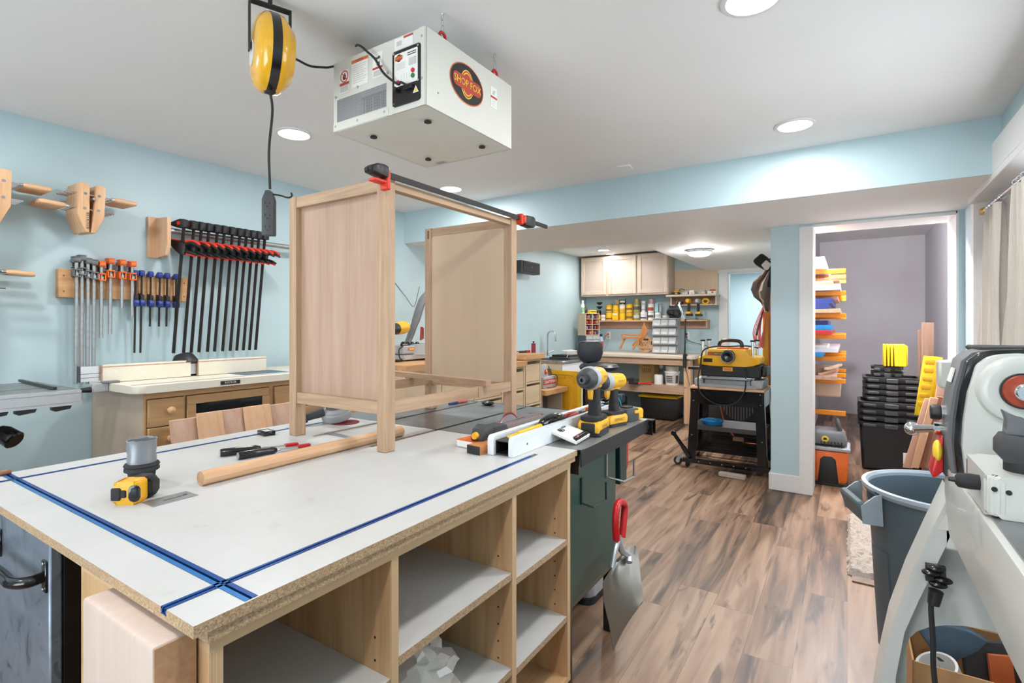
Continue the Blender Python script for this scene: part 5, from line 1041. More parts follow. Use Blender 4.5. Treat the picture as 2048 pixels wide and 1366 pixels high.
# ================================================================== machined table at the left picture edge
mz = 1.02; my0, my1 = 2.55, 3.05
mx1 = QY(160, 782, my0).x
mz = QY(160, 778, my0).z
t = T('machine_table', 'ground steel machine table with extruded rail at the left picture edge', 'machine table', (.1, 2.85, 0))
mb = MB('cast_iron'); slab_slots(mb, -.75, mx1, my0+.03, my1, mz-.035, mz, [(-.75, mx1, 2.70, 2.718, .008, 'slot_dark')], 'cast_iron', 'galvanized'); t.part('table_top', mb)
mb = MB('aluminium'); mb.prism([(0, 0), (.032, 0), (.032, -.012), (.018, -.016), (.018, -.036), (.032, -.042), (.032, -.056), (-.004, -.056), (-.004, -.048), (.004, -.044), (.004, -.012), (0, -.01)], (-.75, my0-.002, mz-.004), (0, 1, 0), (0, 0, 1), (mx1+.005+.75, 0, 0)); t.part('fence_rail', mb, 'extruded aluminium front rail')
for px in (-5, 53, 125):
    c = QY(px, 805, my0).x; mb = MB('black_plastic'); mb.prism([(-.03, 0), (.03, 0), (.025, -.012), (-.02, -.018), (-.03, -.012)], (c, my0+.028, mz-.062), (1, 0, 0), (0, 0, 1), (0, -.026, 0)); t.part('rail_clip', mb, 'black rail clip')
mb = MB('dark_steel'); a, b = QZ(40, 763.5, mz), QZ(110, 780, mz); mb.beam(Vector((a.x, a.y, mz+.006)), Vector((b.x, b.y, mz+.006)), .012, .010); single('guide_bar', mb, 'dark steel bar lying across the machine table at left', 'bar')
mb = MB('grey_plastic'); mb.bx(-.75, -.25, my0+.1, my1-.02, 0, mz-.036, .01); t.part('pedestal', mb)
mb = MB('black_gloss'); c = QY(8, 868, my0+.05); dd = (RT*.85+Vector((0, 0, -.5))).normalized(); mb.lathe([(0, -.02), (.024, -.02), (.032, .0), (.034, .045), (.028, .05), (0, .05)], c, dd, 22); mb.cyl(c-dd*.02, c-dd*.14, .012, n=10); mb.tube([c-dd*.14, (-.22, my0+.12, c.z+.03)], .012, 8); t.part('lock_knob', mb, 'black lock knob on an arm')
# four boards leaning against the router cabinet
ws = ((340, 397, 843, 'pale board with the lowest top, leftmost of four leaning at the router cabinet'), (394, 444, 829, 'second board from the left leaning against the router cabinet'), (440, 491, 823, 'third board from the left leaning against the router cabinet'), (488, 540, 816, 'fourth board from the left leaning against the router cabinet'), (536, 600, 812, 'wide board behind the oak leg leaning against the router cabinet'))
for k, (p0, p1, py, lb) in enumerate(ws):
    yt, yb = 2.80-.018*(k % 2)-.004*k, 2.60-.018*(k % 2)-.004*k
    a, b = QY(p0, py, yt), QY(p1, py-2, yt); mb = MB(('board_pink_z', 'pine_z', 'board_pink_z', 'pine_z', 'board_pink_z')[k])
    mb.prism([(a.x, 0), (b.x, 0), (b.x, 1), (a.x, 1)], (0, yb, .001), (1, 0, 0), (0, yt-yb, a.z), (0, .014, .002)); single('leaning_board', mb, lb, 'board', group='boards leaning against the router cabinet')
# ================================================================== benches along the left wall, beyond the router table
CF = 2.70
def cab_unit(name, label, x0, x1, yf, top, rows, cols, over=0, split=None):
    t = T(name, label, 'drawer cabinet', ((x0+x1)/2, (yf+YL)/2, 0))
    mb = MB('pine_x'); mb.bx(x0-over, x1+over, yf-.03, YL-.002, top-.052, top, .002); t.part('worktop', mb)
    mb = MB('drawer_ply'); z1 = top-.053; w = .018
    mb.bx(x0, x0+w, yf, YL-.01, .0, z1); mb.bx(x1-w, x1, yf, YL-.01, 0, z1); mb.bx(x0+w, x1-w, YL-.03, YL-.012, 0, z1); mb.bx(x0+w, x1-w, yf+.03, YL-.03, .06, .078); mb.bx(x0+w, x1-w, yf, YL-.03, z1-.02, z1)
    cw = (x1-x0-w)/cols
    for c in range(1, cols): mb.bx(x0+c*cw, x0+c*cw+w, yf+.002, YL-.03, .06, z1)
    rh = (z1-.09)/rows
    for r in range(1, rows): mb.bx(x0+w, x1-w, yf+.003, yf+.3, .08+r*rh-.018, .08+r*rh)
    mb.bx(x0+w, x1-w, YL-.04, YL-.03, .08, z1-.02, mat='black_matte'); t.part('carcass', mb)
    for c in range(cols):
        for r in range(rows):
            a, b = x0+c*cw+w+.004, x0+(c+1)*cw-.004; lo, hi = .08+r*rh+.004, .08+(r+1)*rh-.018-.024
            mb = MB('drawer_ply'); mb.bx(a, b, yf+.004, yf+.022, lo, hi, .002); mb.bx(a+.01, b-.01, yf+.022, yf+.45, lo+.005, hi-.02); t.part('drawer', mb)
    return t
cab_unit('saw_counter', 'long ply mitre-saw counter with drawers against the left wall', 2.73, 4.02, CF, 1.03, 3, 3)
cab_unit('drawer_cabinet', 'narrow ply drawer cabinet with slightly lower top, left of the taller one', 4.03, 4.41, CF, .970, 4, 2)
cab_unit('drawer_cabinet', 'ply drawer cabinet with overhanging top left of the grey bench sander', 4.425, 4.735, CF, 1.03, 4, 1, .03)
# mitre saw
t = T('mitre_saw', 'yellow and grey sliding mitre saw on the ply counter, half hidden by oak panel', 'mitre saw', (3.35, 3.12, 1.031)); z = 1.031
def P_(px, py, y): return QY(px, py, y)
b0 = P_(809, 722, 2.98)
mb = MB('light_grey'); mb.bx(b0.x, b0.x+.52, 2.98, 3.30, z+.01, z+.055, .006, mat='aluminium'); mb.bx(b0.x-.02, b0.x+.50, 2.975, 3.28, z+.06, z+.125, .008, mat='light_grey'); mb.cyl((b0.x+.24, 3.05, z+.05), (b0.x+.24, 3.05, z+.135), .15, n=32, mat='light_grey')
for x in (b0.x+.02, b0.x+.48): mb.cyl((x, 3.0, z), (x, 3.0, z+.012), .018, n=12, mat='black_matte'); mb.cyl((x, 3.26, z), (x, 3.26, z+.012), .018, n=12, mat='black_matte')
t.part('base', mb)
mb = MB('label_orange'); mb.box((b0.x+.07, 2.9735, z+.098), (.075, .002, .022), bev=.001); mb.m('label_yellow'); mb.box((b0.x+.075, 2.972, z+.098), (.05, .001, .010)); t.part('label', mb, 'orange warning label')
mb = MB('grey_plastic'); p0 = P_(812, 693, 3.05); p1 = P_(832, 640, 3.02); p2 = P_(846, 600, 3.0); mb.tube(spline([p0, P_(822, 668, 3.04), p1, p2, P_(868, 582, 3.0), P_(900, 590, 3.02)], 4), [.035]*4+[.038]*4+[.045]*4+[.05]*4+[.045]*5, 10, flat=.6); t.part('arm', mb, 'grey cast arm')
mb = MB('tool_yellow'); mA = P_(795, 657, 2.98); mB = P_(822, 652, 3.03); mb.lathe([(0, -.02), (.045, -.02), (.05, .0), (.052, .08), (.045, .12), (0, .12)], mA, (mB-mA).normalized(), 22); t.part('motor', mb, 'yellow motor housing')
mb = MB('black_plastic'); dm = (mB-mA).normalized(); mb.lathe([(0, -.10), (.036, -.10), (.044, -.06), (.046, -.02), (0, -.02)], mA, dm, 20); t.part('motor_cap', mb, 'black motor end cap')
mb = MB('tool_yellow'); c_ = P_(862, 640, 3.06); mb.lathe([(.0, 0), (.14, 0), (.15, .01), (.15, .05), (.13, .06), (0, .06)], c_, (.5, -.85, 0), 30); t.part('blade_guard', mb)
mb = MB('dark_red'); c_ = P_(842, 668, 3.0); mb.prism([(-.05, -.05), (.05, -.04), (.05, .05), (-.02, .06)], c_, (.85, .5, 0), (0, 0, 1), (.01, -.01, 0)); t.part('lower_guard', mb)
mb = MB('black_gloss')
for px in (806, 815, 824, 834): c_ = P_(px, 688, 3.02); mb.ball(c_, .020, 12, 8)
mb.cyl(P_(803, 690, 3.0), P_(838, 689, 3.05), .012, n=8); t.part('fence_knob', mb, 'black knobs and levers')
mb = MB('black_matte'); mb.tube(spline([P_(806, 692, 2.96), P_(798, 700, 2.95), P_(799, 715, 2.945), (b0.x-.07, 2.95, z+.008), (b0.x-.14, 3.2, z+.008)], 5), .006, 6); single('saw_power_cord', mb, 'black cord curling beside the mitre saw base', 'cord')
mb = MB('dark_grey'); mb.tube(spline([QY(786, 560, YL-.004), QY(797, 575, YL-.004), QY(812, 594, YL-.02), QY(828, 613, YL-.06), (3.75, 3.5, 1.7)], 5), .0028, 6); single('wall_cable', mb, 'thin cable dropping along the wall toward the mitre saw', 'cable')
# small things on the drawer tops
t = T('spice_grinder', 'brown cylindrical canister with small knob on the drawer cabinet', 'canister', (*QY(1067, 703, 2.80).xy, 1.031)); c_ = QY(1067, 703, 2.80)
mb = MB('dark_red'); mb.lathe([(0, 0), (.024, 0), (.024, .095), (.021, .10), (0, .10)], (c_.x, c_.y, 1.031), n=20); t.part('body', mb)
mb = MB('black_matte'); mb.lathe([(.006, .1), (.006, .108), (.013, .114), (.010, .122), (0, .123)], (c_.x, c_.y, 1.031), n=14); t.part('knob', mb)
c_ = QY(1050, 702, 2.86); c_.x = min(c_.x, 4.66); mb = MB('black_plastic'); mb.cyl((c_.x-.05, c_.y+.03, 1.043), (c_.x+.02, c_.y-.01, 1.045), .012, n=10); mb.cyl((c_.x+.02, c_.y-.01, 1.046), (c_.x+.06, c_.y-.03, 1.046), .014, n=10, mat='red_gloss'); mb.tube(spline([(c_.x-.05, c_.y+.03, 1.043), (c_.x-.09, c_.y+.04, 1.05), (c_.x-.14, c_.y+.05, 1.04), (c_.x-.2, c_.y+.1, 1.035)], 4), .005, 6, mat='black_plastic'); single('rotary_tool', mb, 'small black and red corded tool on the drawer cabinet', 'tool')
# speaker
t = T('wall_speaker', 'small black speaker mounted high on the far left wall', 'speaker', (5.7, 3.52, 1.93))
sa = QY(1035, 522, 3.46); sb = QY(1073, 547, 3.46); 
mb = MB('dark_grey'); X0, X1, Z0, Z1 = sa.x, sb.x, QY(1050, 547, 3.46).z, QY(1050, 523, 3.46).z
mb.box(((X0+X1)/2, 3.46, (Z0+Z1)/2), (X1-X0, .12, Z1-Z0), bev=.012, seg=2); t.part('cabinet', mb)
mb = MB('black_matte'); mb.box(((X0+X1)/2, 3.397, (Z0+Z1)/2), ((X1-X0)*.86, .008, (Z1-Z0)*.8), bev=.003); mb.ball(((X0+X1)/2, 3.392, (Z0+Z1)/2), .006, 8, 6, mat='chrome'); t.part('grille', mb)
mb = MB('black_plastic'); mb.bx((X0+X1)/2-.03, (X0+X1)/2+.03, 3.50, YL, (Z0+Z1)/2-.04, (Z0+Z1)/2+.02); t.part('bracket', mb)
# bench sander on its low stand
sx0, sz = 4.775, .634; sx1 = QY(1135, 780, CF-.045).x
t = T('sander_stand', 'low stand with thick ply top and grey end panel right of the drawers', 'stand', (5.0, 3.1, 0))
mb = MB('pine_x'); mb.bx(sx0, sx1, CF-.045, YL-.02, sz-.055, sz, .002); t.part('top', mb)
mb = MB('light_grey'); mb.bx(sx0+.005, sx1-.04, CF+.18, CF+.20, 0, sz-.056, mat='label_dark'); mb.bx(sx1-.06, sx1-.04, CF+.0, YL-.05, 0, sz-.056, mat='cabinet_side'); mb.bx(sx0+.005, sx0+.025, CF+.02, YL-.05, 0, sz-.056, mat='cabinet_side'); t.part('base', mb, 'grey panelled base')
c_ = QZ(1096, 775, sz); c_ = Vector((c_.x-.0, c_.y+.06, sz))
t = T('bench_sander', 'grey spindle bench sander with red maker band on the low stand', 'bench sander', c_)
mb = MB('light_grey'); mb.prism([(-.15, -.09), (.13, -.09), (.165, -.05), (.165, .06), (.13, .10), (-.15, .10)], c_, (1, 0, 0), (0, 1, 0), (0, 0, .125), bev=.012); mb.prism([(-.15, .12), (.02, .12), (-.03, .26), (-.15, .26)], c_+Vector((0, -.06, 0)), (1, 0, 0), (0, 0, 1), (0, .12, 0), bev=.006); t.part('body', mb)
mb = MB('label_red'); mb.bx(c_.x-.148, c_.x+.128, c_.y-.0925, c_.y-.0905, sz+.04, sz+.098); mb.text('CRAFTSMAN', (c_.x-.012, c_.y-.0932, sz+.069), (1, 0, 0), (0, 0, 1), .046, 'paper_white'); t.part('maker_band', mb, 'red band reading CRAFTSMAN')
mb = MB('button_red'); mb.bx(c_.x-.075, c_.x-.035, c_.y-.068, c_.y-.0605, sz+.15, sz+.205, .002); mb.bx(c_.x-.068, c_.x-.042, c_.y-.073, c_.y-.068, sz+.175, sz+.2, .002, mat='label_yellow'); t.part('switch', mb, 'red and yellow switch')
mb = MB('grout_brown'); mb.cyl((c_.x+.10, c_.y-.02, sz+.125), (c_.x+.10, c_.y-.02, sz+.20), .028, n=18); t.part('sanding_drum', mb, 'brown sanding drum'); mb = MB('grout_brown'); mb.bx(c_.x-.15, c_.x-.06, c_.y-.04, c_.y+.05, sz+.262, sz+.31, .01); t.part('sanding_belt', mb, 'brown sanding belt')
mb = MB('dark_grey'); mb.tube(spline([(c_.x-.02, c_.y-.075, sz+.24), (c_.x+.03, c_.y-.09, sz+.15), (c_.x+.12, c_.y-.10, sz+.13), (c_.x+.155, c_.y-.10, sz+.06), (c_.x+.08, c_.y-.11, sz+.006), (c_.x-.1, c_.y-.11, sz+.006)], 5), .005, 6); t.part('cord', mb)
# yellow lid leaning on the side of the white sink cabinet
ly1 = QX(1162, 760, 5.3).y; lz = QX(1150, 743, 5.31).z; ly0 = ly1+.60
t = T('tote_cover', 'large yellow plastic tote cover leaning against the white sink cabinet', 'tote cover', (5.3, (ly0+ly1)/2, 0))
o = Vector((5.300, (ly0+ly1)/2, .002)); up = Vector((.03, 0, 1)).normalized(); w, h = ly0-ly1, lz/up.z; EX = Vector((0, -1, 0))
mb = MB('bright_yellow'); P = [(a, b+h/2) for a, b in rrect(w, h, .06, 6)]; Pi = [(a, b+h/2) for a, b in rrect(w-.09, h-.09, .04, 6)]; nrm = Vector((-1, 0, .03)).normalized()
n = len(P); vs = []; 
for poly, d in ((P, 0), (P, .035), (Pi, .035), (Pi, .012)): vs += [o+EX*a+up*b+nrm*d*.6 for a, b in poly]
fs = [tuple(range(n-1, -1, -1))]
for k in range(3): fs += [(k*n+i, k*n+(i+1) % n, (k+1)*n+(i+1) % n, (k+1)*n+i) for i in range(n)]
mb.add(vs, [f[::-1] for f in fs]); mb.add(vs[3*n:], [tuple(range(n))], 'tool_yellow'); t.part('shell', mb)
mb = MB('reel_yellow')
for k in range(3): mb.beam(o+EX*(-.2+.12*k)+up*.12+nrm*.009, o+EX*(-.06+.11*k)+up*(h-.42)+nrm*.009, .016, .006, tuple(nrm))
for b in (.3, .5): mb.beam(o+EX*(w/2-.10)+up*(h*b)+nrm*.010, o+EX*(w/2-.05)+up*(h*b)+nrm*.010, .03, .01, tuple(nrm))
mb.beam(o+EX*(-.1)+up*(h-.07)+nrm*.010, o+EX*(.1)+up*(h-.07)+nrm*.010, .03, .01, tuple(nrm)); mb.tube([o+EX*(w/2-.09-.07+.07*math.cos(q))+up*(h-.13+.07*math.sin(q))+nrm*.010 for q in [PI/2*j/6 for j in range(7)]], .014, 6)
t.part('rib', mb)
# white sink cabinet
kx0, kx1, ky, kz = 5.34, 5.885, 2.76, .905
t = T('sink_cabinet', 'white laundry sink cabinet against the left wall behind the yellow lid', 'sink cabinet', ((kx0+kx1)/2, 3.17, 0))
mb = MB('cab_white'); mb.bx(kx0, kx0+.016, ky+.018, YL-.01, 0, kz-.03, mat='cream_laminate'); mb.bx(kx1-.016, kx1, ky+.018, YL-.01, 0, kz-.03); mb.bx(kx0+.016, kx1-.016, ky+.06, YL-.01, .08, .1); t.part('carcass', mb)
mb = MB('cab_white'); mb.bx(kx0, kx1, ky, ky+.017, .10, kz-.185, .003); mb.bx(kx0+.06, kx1-.06, ky-.004, ky, .18, kz-.26, .003); t.part('door', mb)
mb = MB('cab_white'); mb.bx(kx0, kx1, ky, ky+.017, kz-.18, kz-.034, .003); t.part('drawer', mb)
mb = MB('sink_grey'); mb.bx(kx0-.012, kx1+.012, ky-.012, ky+.08, kz-.03, kz, .004, mat='stainless'); mb.bx(kx0-.012, kx1+.012, YL-.18, YL-.003, kz-.03, kz, mat='stainless'); mb.bx(kx0-.012, kx0+.06, ky+.08, YL-.18, kz-.03, kz, mat='stainless'); mb.bx(kx1-.06, kx1+.012, ky+.08, YL-.18, kz-.03, kz, mat='stainless'); mb.bx(kx0+.05, kx1-.05, ky+.07, YL-.17, kz-.22, kz-.2, mat='stainless'); t.part('sink_top', mb, 'steel sink top')
fc = QY(1100, 715, 3.42); mb = MB('chrome'); zz = kz+.02; mb.tube([(fc.x, 3.46, kz)]+arc((fc.x, 3.46-.06, kz+.28), .06, 0, PI*.98, 10, (0, 1, 0), (0, 0, 1))+[(fc.x+.01, 3.34, kz+.2)], .012, 10); mb.cyl((fc.x, 3.46, kz), (fc.x, 3.46, kz+.05), .022, n=14); mb.tube([(fc.x, 3.445, kz+.04), (fc.x+.06, 3.40, kz+.07)], .008, 8); t.part('faucet', mb, 'chrome gooseneck faucet')
t = T('dish_rack', 'dark wire draining rack with white prongs on the sink cabinet', 'rack', (5.75, 3.1, kz))
mb = MB('dark_grey'); mb.bx(5.60, 5.885, 2.80, 3.08, kz+.001, kz+.03, .004); mb.bx(5.62, 5.87, 2.81, 3.05, kz+.03, kz+.055, mat='black_matte'); t.part('tray', mb)
mb = MB('white_plastic')
for k in range(9): mb.tube([(5.61+.033*k, 2.84, kz+.03), (5.61+.033*k, 2.83, kz+.10), (5.61+.033*k, 2.92, kz+.11)], .004, 6)
t.part('prongs', mb, 'white wire prongs')
# ------------------------------------------------------------------ stool
c_ = QY(1198, 740, 2.25); sc = Vector((c_.x, 2.25, 0)); sh = QY(1200, 727, 2.25).z
t = T('shop_stool', 'black padded shop stool with low backrest behind the drills', 'stool', sc)
mb = MB('black_leather'); mb.lathe([(0, sh-.075), (.15, sh-.075), (.205, sh-.06), (.215, sh-.03), (.195, sh-.006), (.12, sh), (0, sh)], sc, n=36); t.part('seat', mb, 'black vinyl seat')
mb = MB('black_plastic'); mb.cyl(sc+Vector((0, 0, .24)), sc+Vector((0, 0, sh-.075)), .028, n=14); t.part('column', mb)
bk = QY(1180, 702, 2.40); bw = .17; bl_ = (FW*.98-RT*.2).normalized(); rt_ = Vector((bl_.y, -bl_.x, 0))
mb = MB('black_leather'); G = []
bc_ = Vector((bk.x, bk.y, bk.z))
mb.prism([(-.150, -.02), (-.135, .095), (-.10, .112), (.10, .112), (.138, .09), (.15, -.02), (.115, -.11), (.08, -.125), (-.08, -.125), (-.12, -.105)], bc_-bl_*.028, rt_, (0, 0, 1), bl_*.056, bev=.018); t.part('backrest', mb, 'black vinyl backrest')
mb = MB('black_plastic'); q = bc_+Vector((0, 0, -.12)); mb.beam(q+Vector((0, 0, .08))+bl_*.04, Vector((q.x, q.y, sh-.08))+bl_*.04, .05, .016, tuple(bl_)); mb.beam(Vector((q.x, q.y, sh-.085))+bl_*.04, sc+Vector((0, 0, sh-.085)), .05, .014); t.part('back_bracket', mb)
mb = MB('chrome'); mb.lathe([(.19, .30), (.20, .305), (.205, .315), (.20, .325), (.19, .32)], sc, n=32, close=True)
for k in range(5): a = 2*PI*k/5+.2; mb.tube([sc+Vector((.02*math.cos(a), .02*math.sin(a), .31)), sc+Vector((.19*math.cos(a), .19*math.sin(a), .312))], .008, 6)
t.part('foot_ring', mb, 'chrome foot ring')
for k in range(5):
    a = 2*PI*k/5+.2; mb = MB('chrome'); e = sc+Vector((.28*math.cos(a), .28*math.sin(a), .05)); mb.tube([sc+Vector((0, 0, .24)), sc+Vector((.12*math.cos(a), .12*math.sin(a), .15)), e], .016, 8); mb.cyl(e, (e.x, e.y, 0), .022, n=12, mat='black_plastic'); t.part('leg', mb)
# ================================================================== far workbench
WF, WB, WZ, WY0, WY1 = 7.10, XF-.012, .914, 1.76, 3.58
t = T('far_workbench', 'long pine workbench under the wall cabinets on the far wall', 'workbench', (7.45, 2.7, 0))
mb = MB('bench_top'); mb.prism([(WF-.03, WY0-.06+.04), (WF+.01, WY0-.06), (WB, WY0-.06), (WB, WY1), (WF-.03, WY1)], (0, 0, WZ-.045), (1, 0, 0), (0, 1, 0), (0, 0, .045), bev=.004); t.part('top', mb)
mb = MB('cherry_y'); mb.bx(WF, WF+.038, WY0, WY1, WZ-.135, WZ-.046, .002); t.part('apron', mb)
mb = MB('cherry_y'); mb.bx(WF, WF+.038, WY0+.09, WY1, .385, .475, .002); mb.bx(WF, WB-.02, WY0+.05, WY1, .475, .495); t.part('lower_shelf', mb)
for x in (WF+.0, WB-.11):
    for y in (WY0, WY1-.10):
        mb = MB('pine_z'); mb.bx(x+.039 if x == WF else x, x+.128 if x == WF else x+.09, y, y+.09, 0, WZ-.046, .003)
        if x == WF: mb.bx(WF, WF+.039, y, y+.088, 0, WZ-.136, .003, mat='pine_z')
        t.part('leg', mb)
# dark painted wall strip under the bench is just shade; things on the lower shelf
bs = .4955
def onx(px, py, x): return QX(px, py, x)
c0, c1 = onx(1278, 770, 7.4).y, onx(1308, 770, 7.4).y
t = T('shipping_box', 'tall brown cardboard box on the bench lower shelf', 'box', (7.52, (c0+c1)/2, bs)); 
mb = MB('kraft'); mb.bx(7.40, 7.64, c1, c0, bs, bs+.345, .002); t.part('carton', mb)
mb = MB('grout_brown')
for k in range(5): mb.bx(7.398, 7.3995, c1+.045+.028*k, c1+.058+.028*k, bs+.14, bs+.205)
mb.bx(7.398, 7.3995, c1+.06, c1+.17, bs+.235, bs+.245); t.part('printing', mb, 'printed arrow marks')
def cyl_thing(name, label, cat, x, pxa, pxb, pyt, pyb, mats, taper=1., group=None, base=None, lidm=None):
    a, b = onx(pxa, pyb, x), onx(pxb, pyb, x); r = (a.y-b.y)/2; cy = (a.y+b.y)/2; z0 = base if base is not None else onx((pxa+pxb)/2, pyb, x).z; z1 = z0 + (onx((pxa+pxb)/2, pyt, x).z - onx((pxa+pxb)/2, pyb, x).z)
    return cy, r, z0, z1
cy, r, z0, z1 = cyl_thing('', '', '', 7.25, 1309, 1325, 753, 772, None, base=bs)
t = T('paper_roll', 'small white roll on the bench lower shelf between box and bucket', 'roll', (7.25, cy, bs)); mb = MB('paper_white'); mb.lathe([(.018, 0), (r, 0), (r*1.02, .01), (r*1.02, z1-z0-.008), (r*.96, z1-z0), (.018, z1-z0)], (7.25, cy, bs), n=26, close=True); t.part('roll', mb)
cy, r, z0, z1 = cyl_thing('', '', '', 7.27, 1330, 1359, 745, 773, None, base=bs)
t = T('compound_bucket', 'white printed plastic bucket at the right end of bench lower shelf', 'bucket', (7.27, cy, bs)); H = z1-z0
mb = MB('white_plastic'); mb.lathe([(0, 0), (r*.84, 0), (r*.98, H*.85), (r*1.04, H*.86), (r*1.04, H), (r*.97, H), (r*.82, .01), (0, .01)], (7.27, cy, bs), n=30); t.part('body', mb)
mb = MB('label_grey'); 
def band(mb, c, r0, r1, z0, z1, a0, a1, n, mat): 
    G = [[Vector((c[0]+rr*math.cos(a0+(a1-a0)*i/n), c[1]+rr*math.sin(a0+(a1-a0)*i/n), z)) for i in range(n+1)] for rr, z in ((r0, z0), (r1, z1))]; mb.grid(G, None, mat)
band(mb, (7.27, cy), r*.868, r*.965, bs+H*.12, bs+H*.76, PI*.7, PI*1.45, 12, 'label_grey')
for k in range(4): band(mb, (7.27, cy), r*(.89+.022*k), r*(.90+.022*k), bs+H*(.2+.13*k), bs+H*(.27+.13*k), PI*.78, PI*1.1, 6, 'label_dark')
band(mb, (7.27, cy), r*.875, r*.965, bs+H*.15, bs+H*.7, PI*1.25, PI*1.42, 4, 'label_dark'); t.part('label', mb, 'printed label')
t = T('tape_roll', 'cream tape roll lying on top of the white bucket', 'tape roll', (7.27, cy, bs+H)); mb = MB('cream_laminate'); mb.lathe([(r*.55, 0), (r*.86, 0), (r*.86, .062), (r*.55, .062)], (7.27, cy, bs+H+.001), n=28, close=True); t.part('roll', mb)
mb = MB('clamp_red'); c_ = QZ(1290, 769, bs); mb.tube(spline([(c_.x-.02, c_.y+.09, bs+.012), (c_.x, c_.y, bs+.018), (c_.x, c_.y-.09, bs+.012)], 4), .011, 8); mb.tube(spline([(c_.x+.02, c_.y+.09, bs+.012), (c_.x+.04, c_.y, bs+.016), (c_.x+.05, c_.y-.08, bs+.012)], 4), .011, 8); single('shelf_pliers', mb, 'red-handled pliers on the bench lower shelf before the carton', 'pliers')
mb = MB('black_matte'); c_ = QZ(1262, 768, bs); mb.box((c_.x, c_.y, bs+.045), (.06, .05, .09), bev=.006); mb.box((c_.x, c_.y-.06, bs+.018), (.05, .08, .035), bev=.005); single('charger_block', mb, 'small black charger block on the bench lower shelf', 'charger')
mb = MB('paper_white'); c_ = onx(1322, 731, 7.5); mb.ball(c_, (.03, .028, .05), 12, 8); mb.cyl(c_+Vector((0, .0, .04)), (c_.x, c_.y, WZ-.046), .006, n=8); single('hanging_bulb', mb, 'white bulb-shaped item hanging under the bench top', 'bulb')
# black tote with yellow lid
ax, bx_ = onx(1277, 836, 7.16).y, onx(1352, 836, 7.16).y
t = T('storage_tote', 'black storage tote with yellow lid on floor under the far bench', 'tote', (7.4, (ax+bx_)/2, 0))
cyy = (ax+bx_)/2; w = ax-bx_; mb = MB('black_plastic'); mb.box((7.42, cyy, .155), (.42, w*.9, .30), bev=.02, seg=2, top=(1.08, 1.08)); 
for k in range(8): mb.bx(7.205, 7.222, cyy-w*.4+k*w*.105, cyy-w*.37+k*w*.105, .05, .26)
t.part('body', mb)
mb = MB('bright_yellow'); mb.box((7.42, cyy, .322), (.50, w*1.04, .032), bev=.008); mb.box((7.42, cyy, .338), (.44, w*.92, .012), bev=.004, mat='lemon_yellow'); t.part('lid', mb, 'yellow lid')
for k, (dy, L, rz) in enumerate(((-.18, .30, .2), (.02, .34, -.1), (.2, .26, .3))):
    mb = MB('grout_brown'); mb.box((7.36+.05*k, cyy+dy, .353+.0), (.06, L, .02), (0, 0, rz), .002, mat=('grout_brown', 'walnut_z', 'slot_dark')[k]); single('scrap_wood', mb, ('brown offcut at the right of tote lid', 'long walnut offcut in the middle of tote lid', 'dark offcut at the left of the tote lid')[k], 'offcut')
# compressor with cyan hose
cc = QX(1222, 812, 6.75); cc = Vector((6.75, cc.y, 0))
t = T('air_compressor', 'dark portable air compressor on the floor beside the black tote', 'compressor', cc)
mb = MB('black_plastic'); mb.box(cc+Vector((.05, 0, .27)), (.3, .34, .16), bev=.03, seg=2); mb.cyl(cc+Vector((0, -.2, .14)), cc+Vector((0, .2, .14)), .11, n=24, mat='dark_grey'); mb.ball(cc+Vector((-.13, -.07, .30)), .055, 16, 10, mat='black_gloss'); t.part('body', mb)
mb = MB('sink_grey'); mb.box(cc+Vector((-.02, -.14, .33)), (.12, .1, .12), bev=.01); t.part('motor', mb)
mb = MB('black_plastic'); mb.tube(arc(cc+Vector((.02, 0, .36)), .12, 0, PI, 10, (0, 1, 0), (0, 0, 1)), .012, 8); t.part('handle', mb)
for y in (-.16, .16):
    mb = MB('black_matte'); mb.cyl(cc+Vector((.02, y, 0)), cc+Vector((.02, y, .05)), .025, n=12); t.part('foot', mb)
mb = MB('cyan_hose')
for k in range(4):
    R = .19+.008*k; mb.tube([cc+Vector((-.17-.015*k+.03*math.sin(a*2), -.02+R*1.0*math.cos(a), .30+R*1.12*math.sin(a)-.06)) for a in [2*PI*i/30 for i in range(30)]], .0075, 6, closed=True)
mb.tube(spline([cc+Vector((-.2, -.18, .2)), cc+Vector((-.22, -.1, .06)), cc+Vector((-.3, .1, .01)), cc+Vector((-.25, .3, .01))], 6), .0075, 6); single('air_hose', mb, 'coiled bright cyan air hose hung on the compressor', 'hose', origin=cc+Vector((-.2, 0, 0)))
# wall cabinets
def wall_cab(y0, y1, label, side=False):
    t = T('wall_cabinet', label, 'wall cabinet', (7.64, (y0+y1)/2, 1.775), group='unfinished wall cabinets')
    z0, z1, xf = 1.775, 2.385, 7.485
    mb = MB('pale_ply'); mb.bx(xf+.02, XF-.001, y0, y1, z0, z1); t.part('carcass', mb)
    mb = MB('pale_ply'); mb.bx(xf+.006, xf+.0205, y0, y1, z0, z1); t.part('face_frame', mb)
    s = .055; a, b, c, d = y0+.012, y1-.012, z0+.022, z1-.012
    mb = MB('pale_ply'); mb.bx(xf-.012, xf+.006, a, a+s, c, d, .003); mb.bx(xf-.012, xf+.006, b-s, b, c, d, .003); mb.bx(xf-.012, xf+.006, a+s, b-s, c, c+s, .003); mb.bx(xf-.012, xf+.006, a+s, b-s, d-s, d, .003); o = t.part('door', mb)
    mb = MB('maple_panel'); mb.bx(xf-.002, xf+.005, a+s-.004, b-s+.004, c+s-.004, d-s+.004); t.sub('panel', mb, o, 'recessed door panel')
wall_cab(3.10, 3.545, 'unfinished maple wall cabinet in the far corner, left of three'); wall_cab(2.63, 3.098, 'unfinished maple wall cabinet with single door, middle of three'); wall_cab(2.165, 2.628, 'unfinished maple wall cabinet next to the plywood panel, right of three')
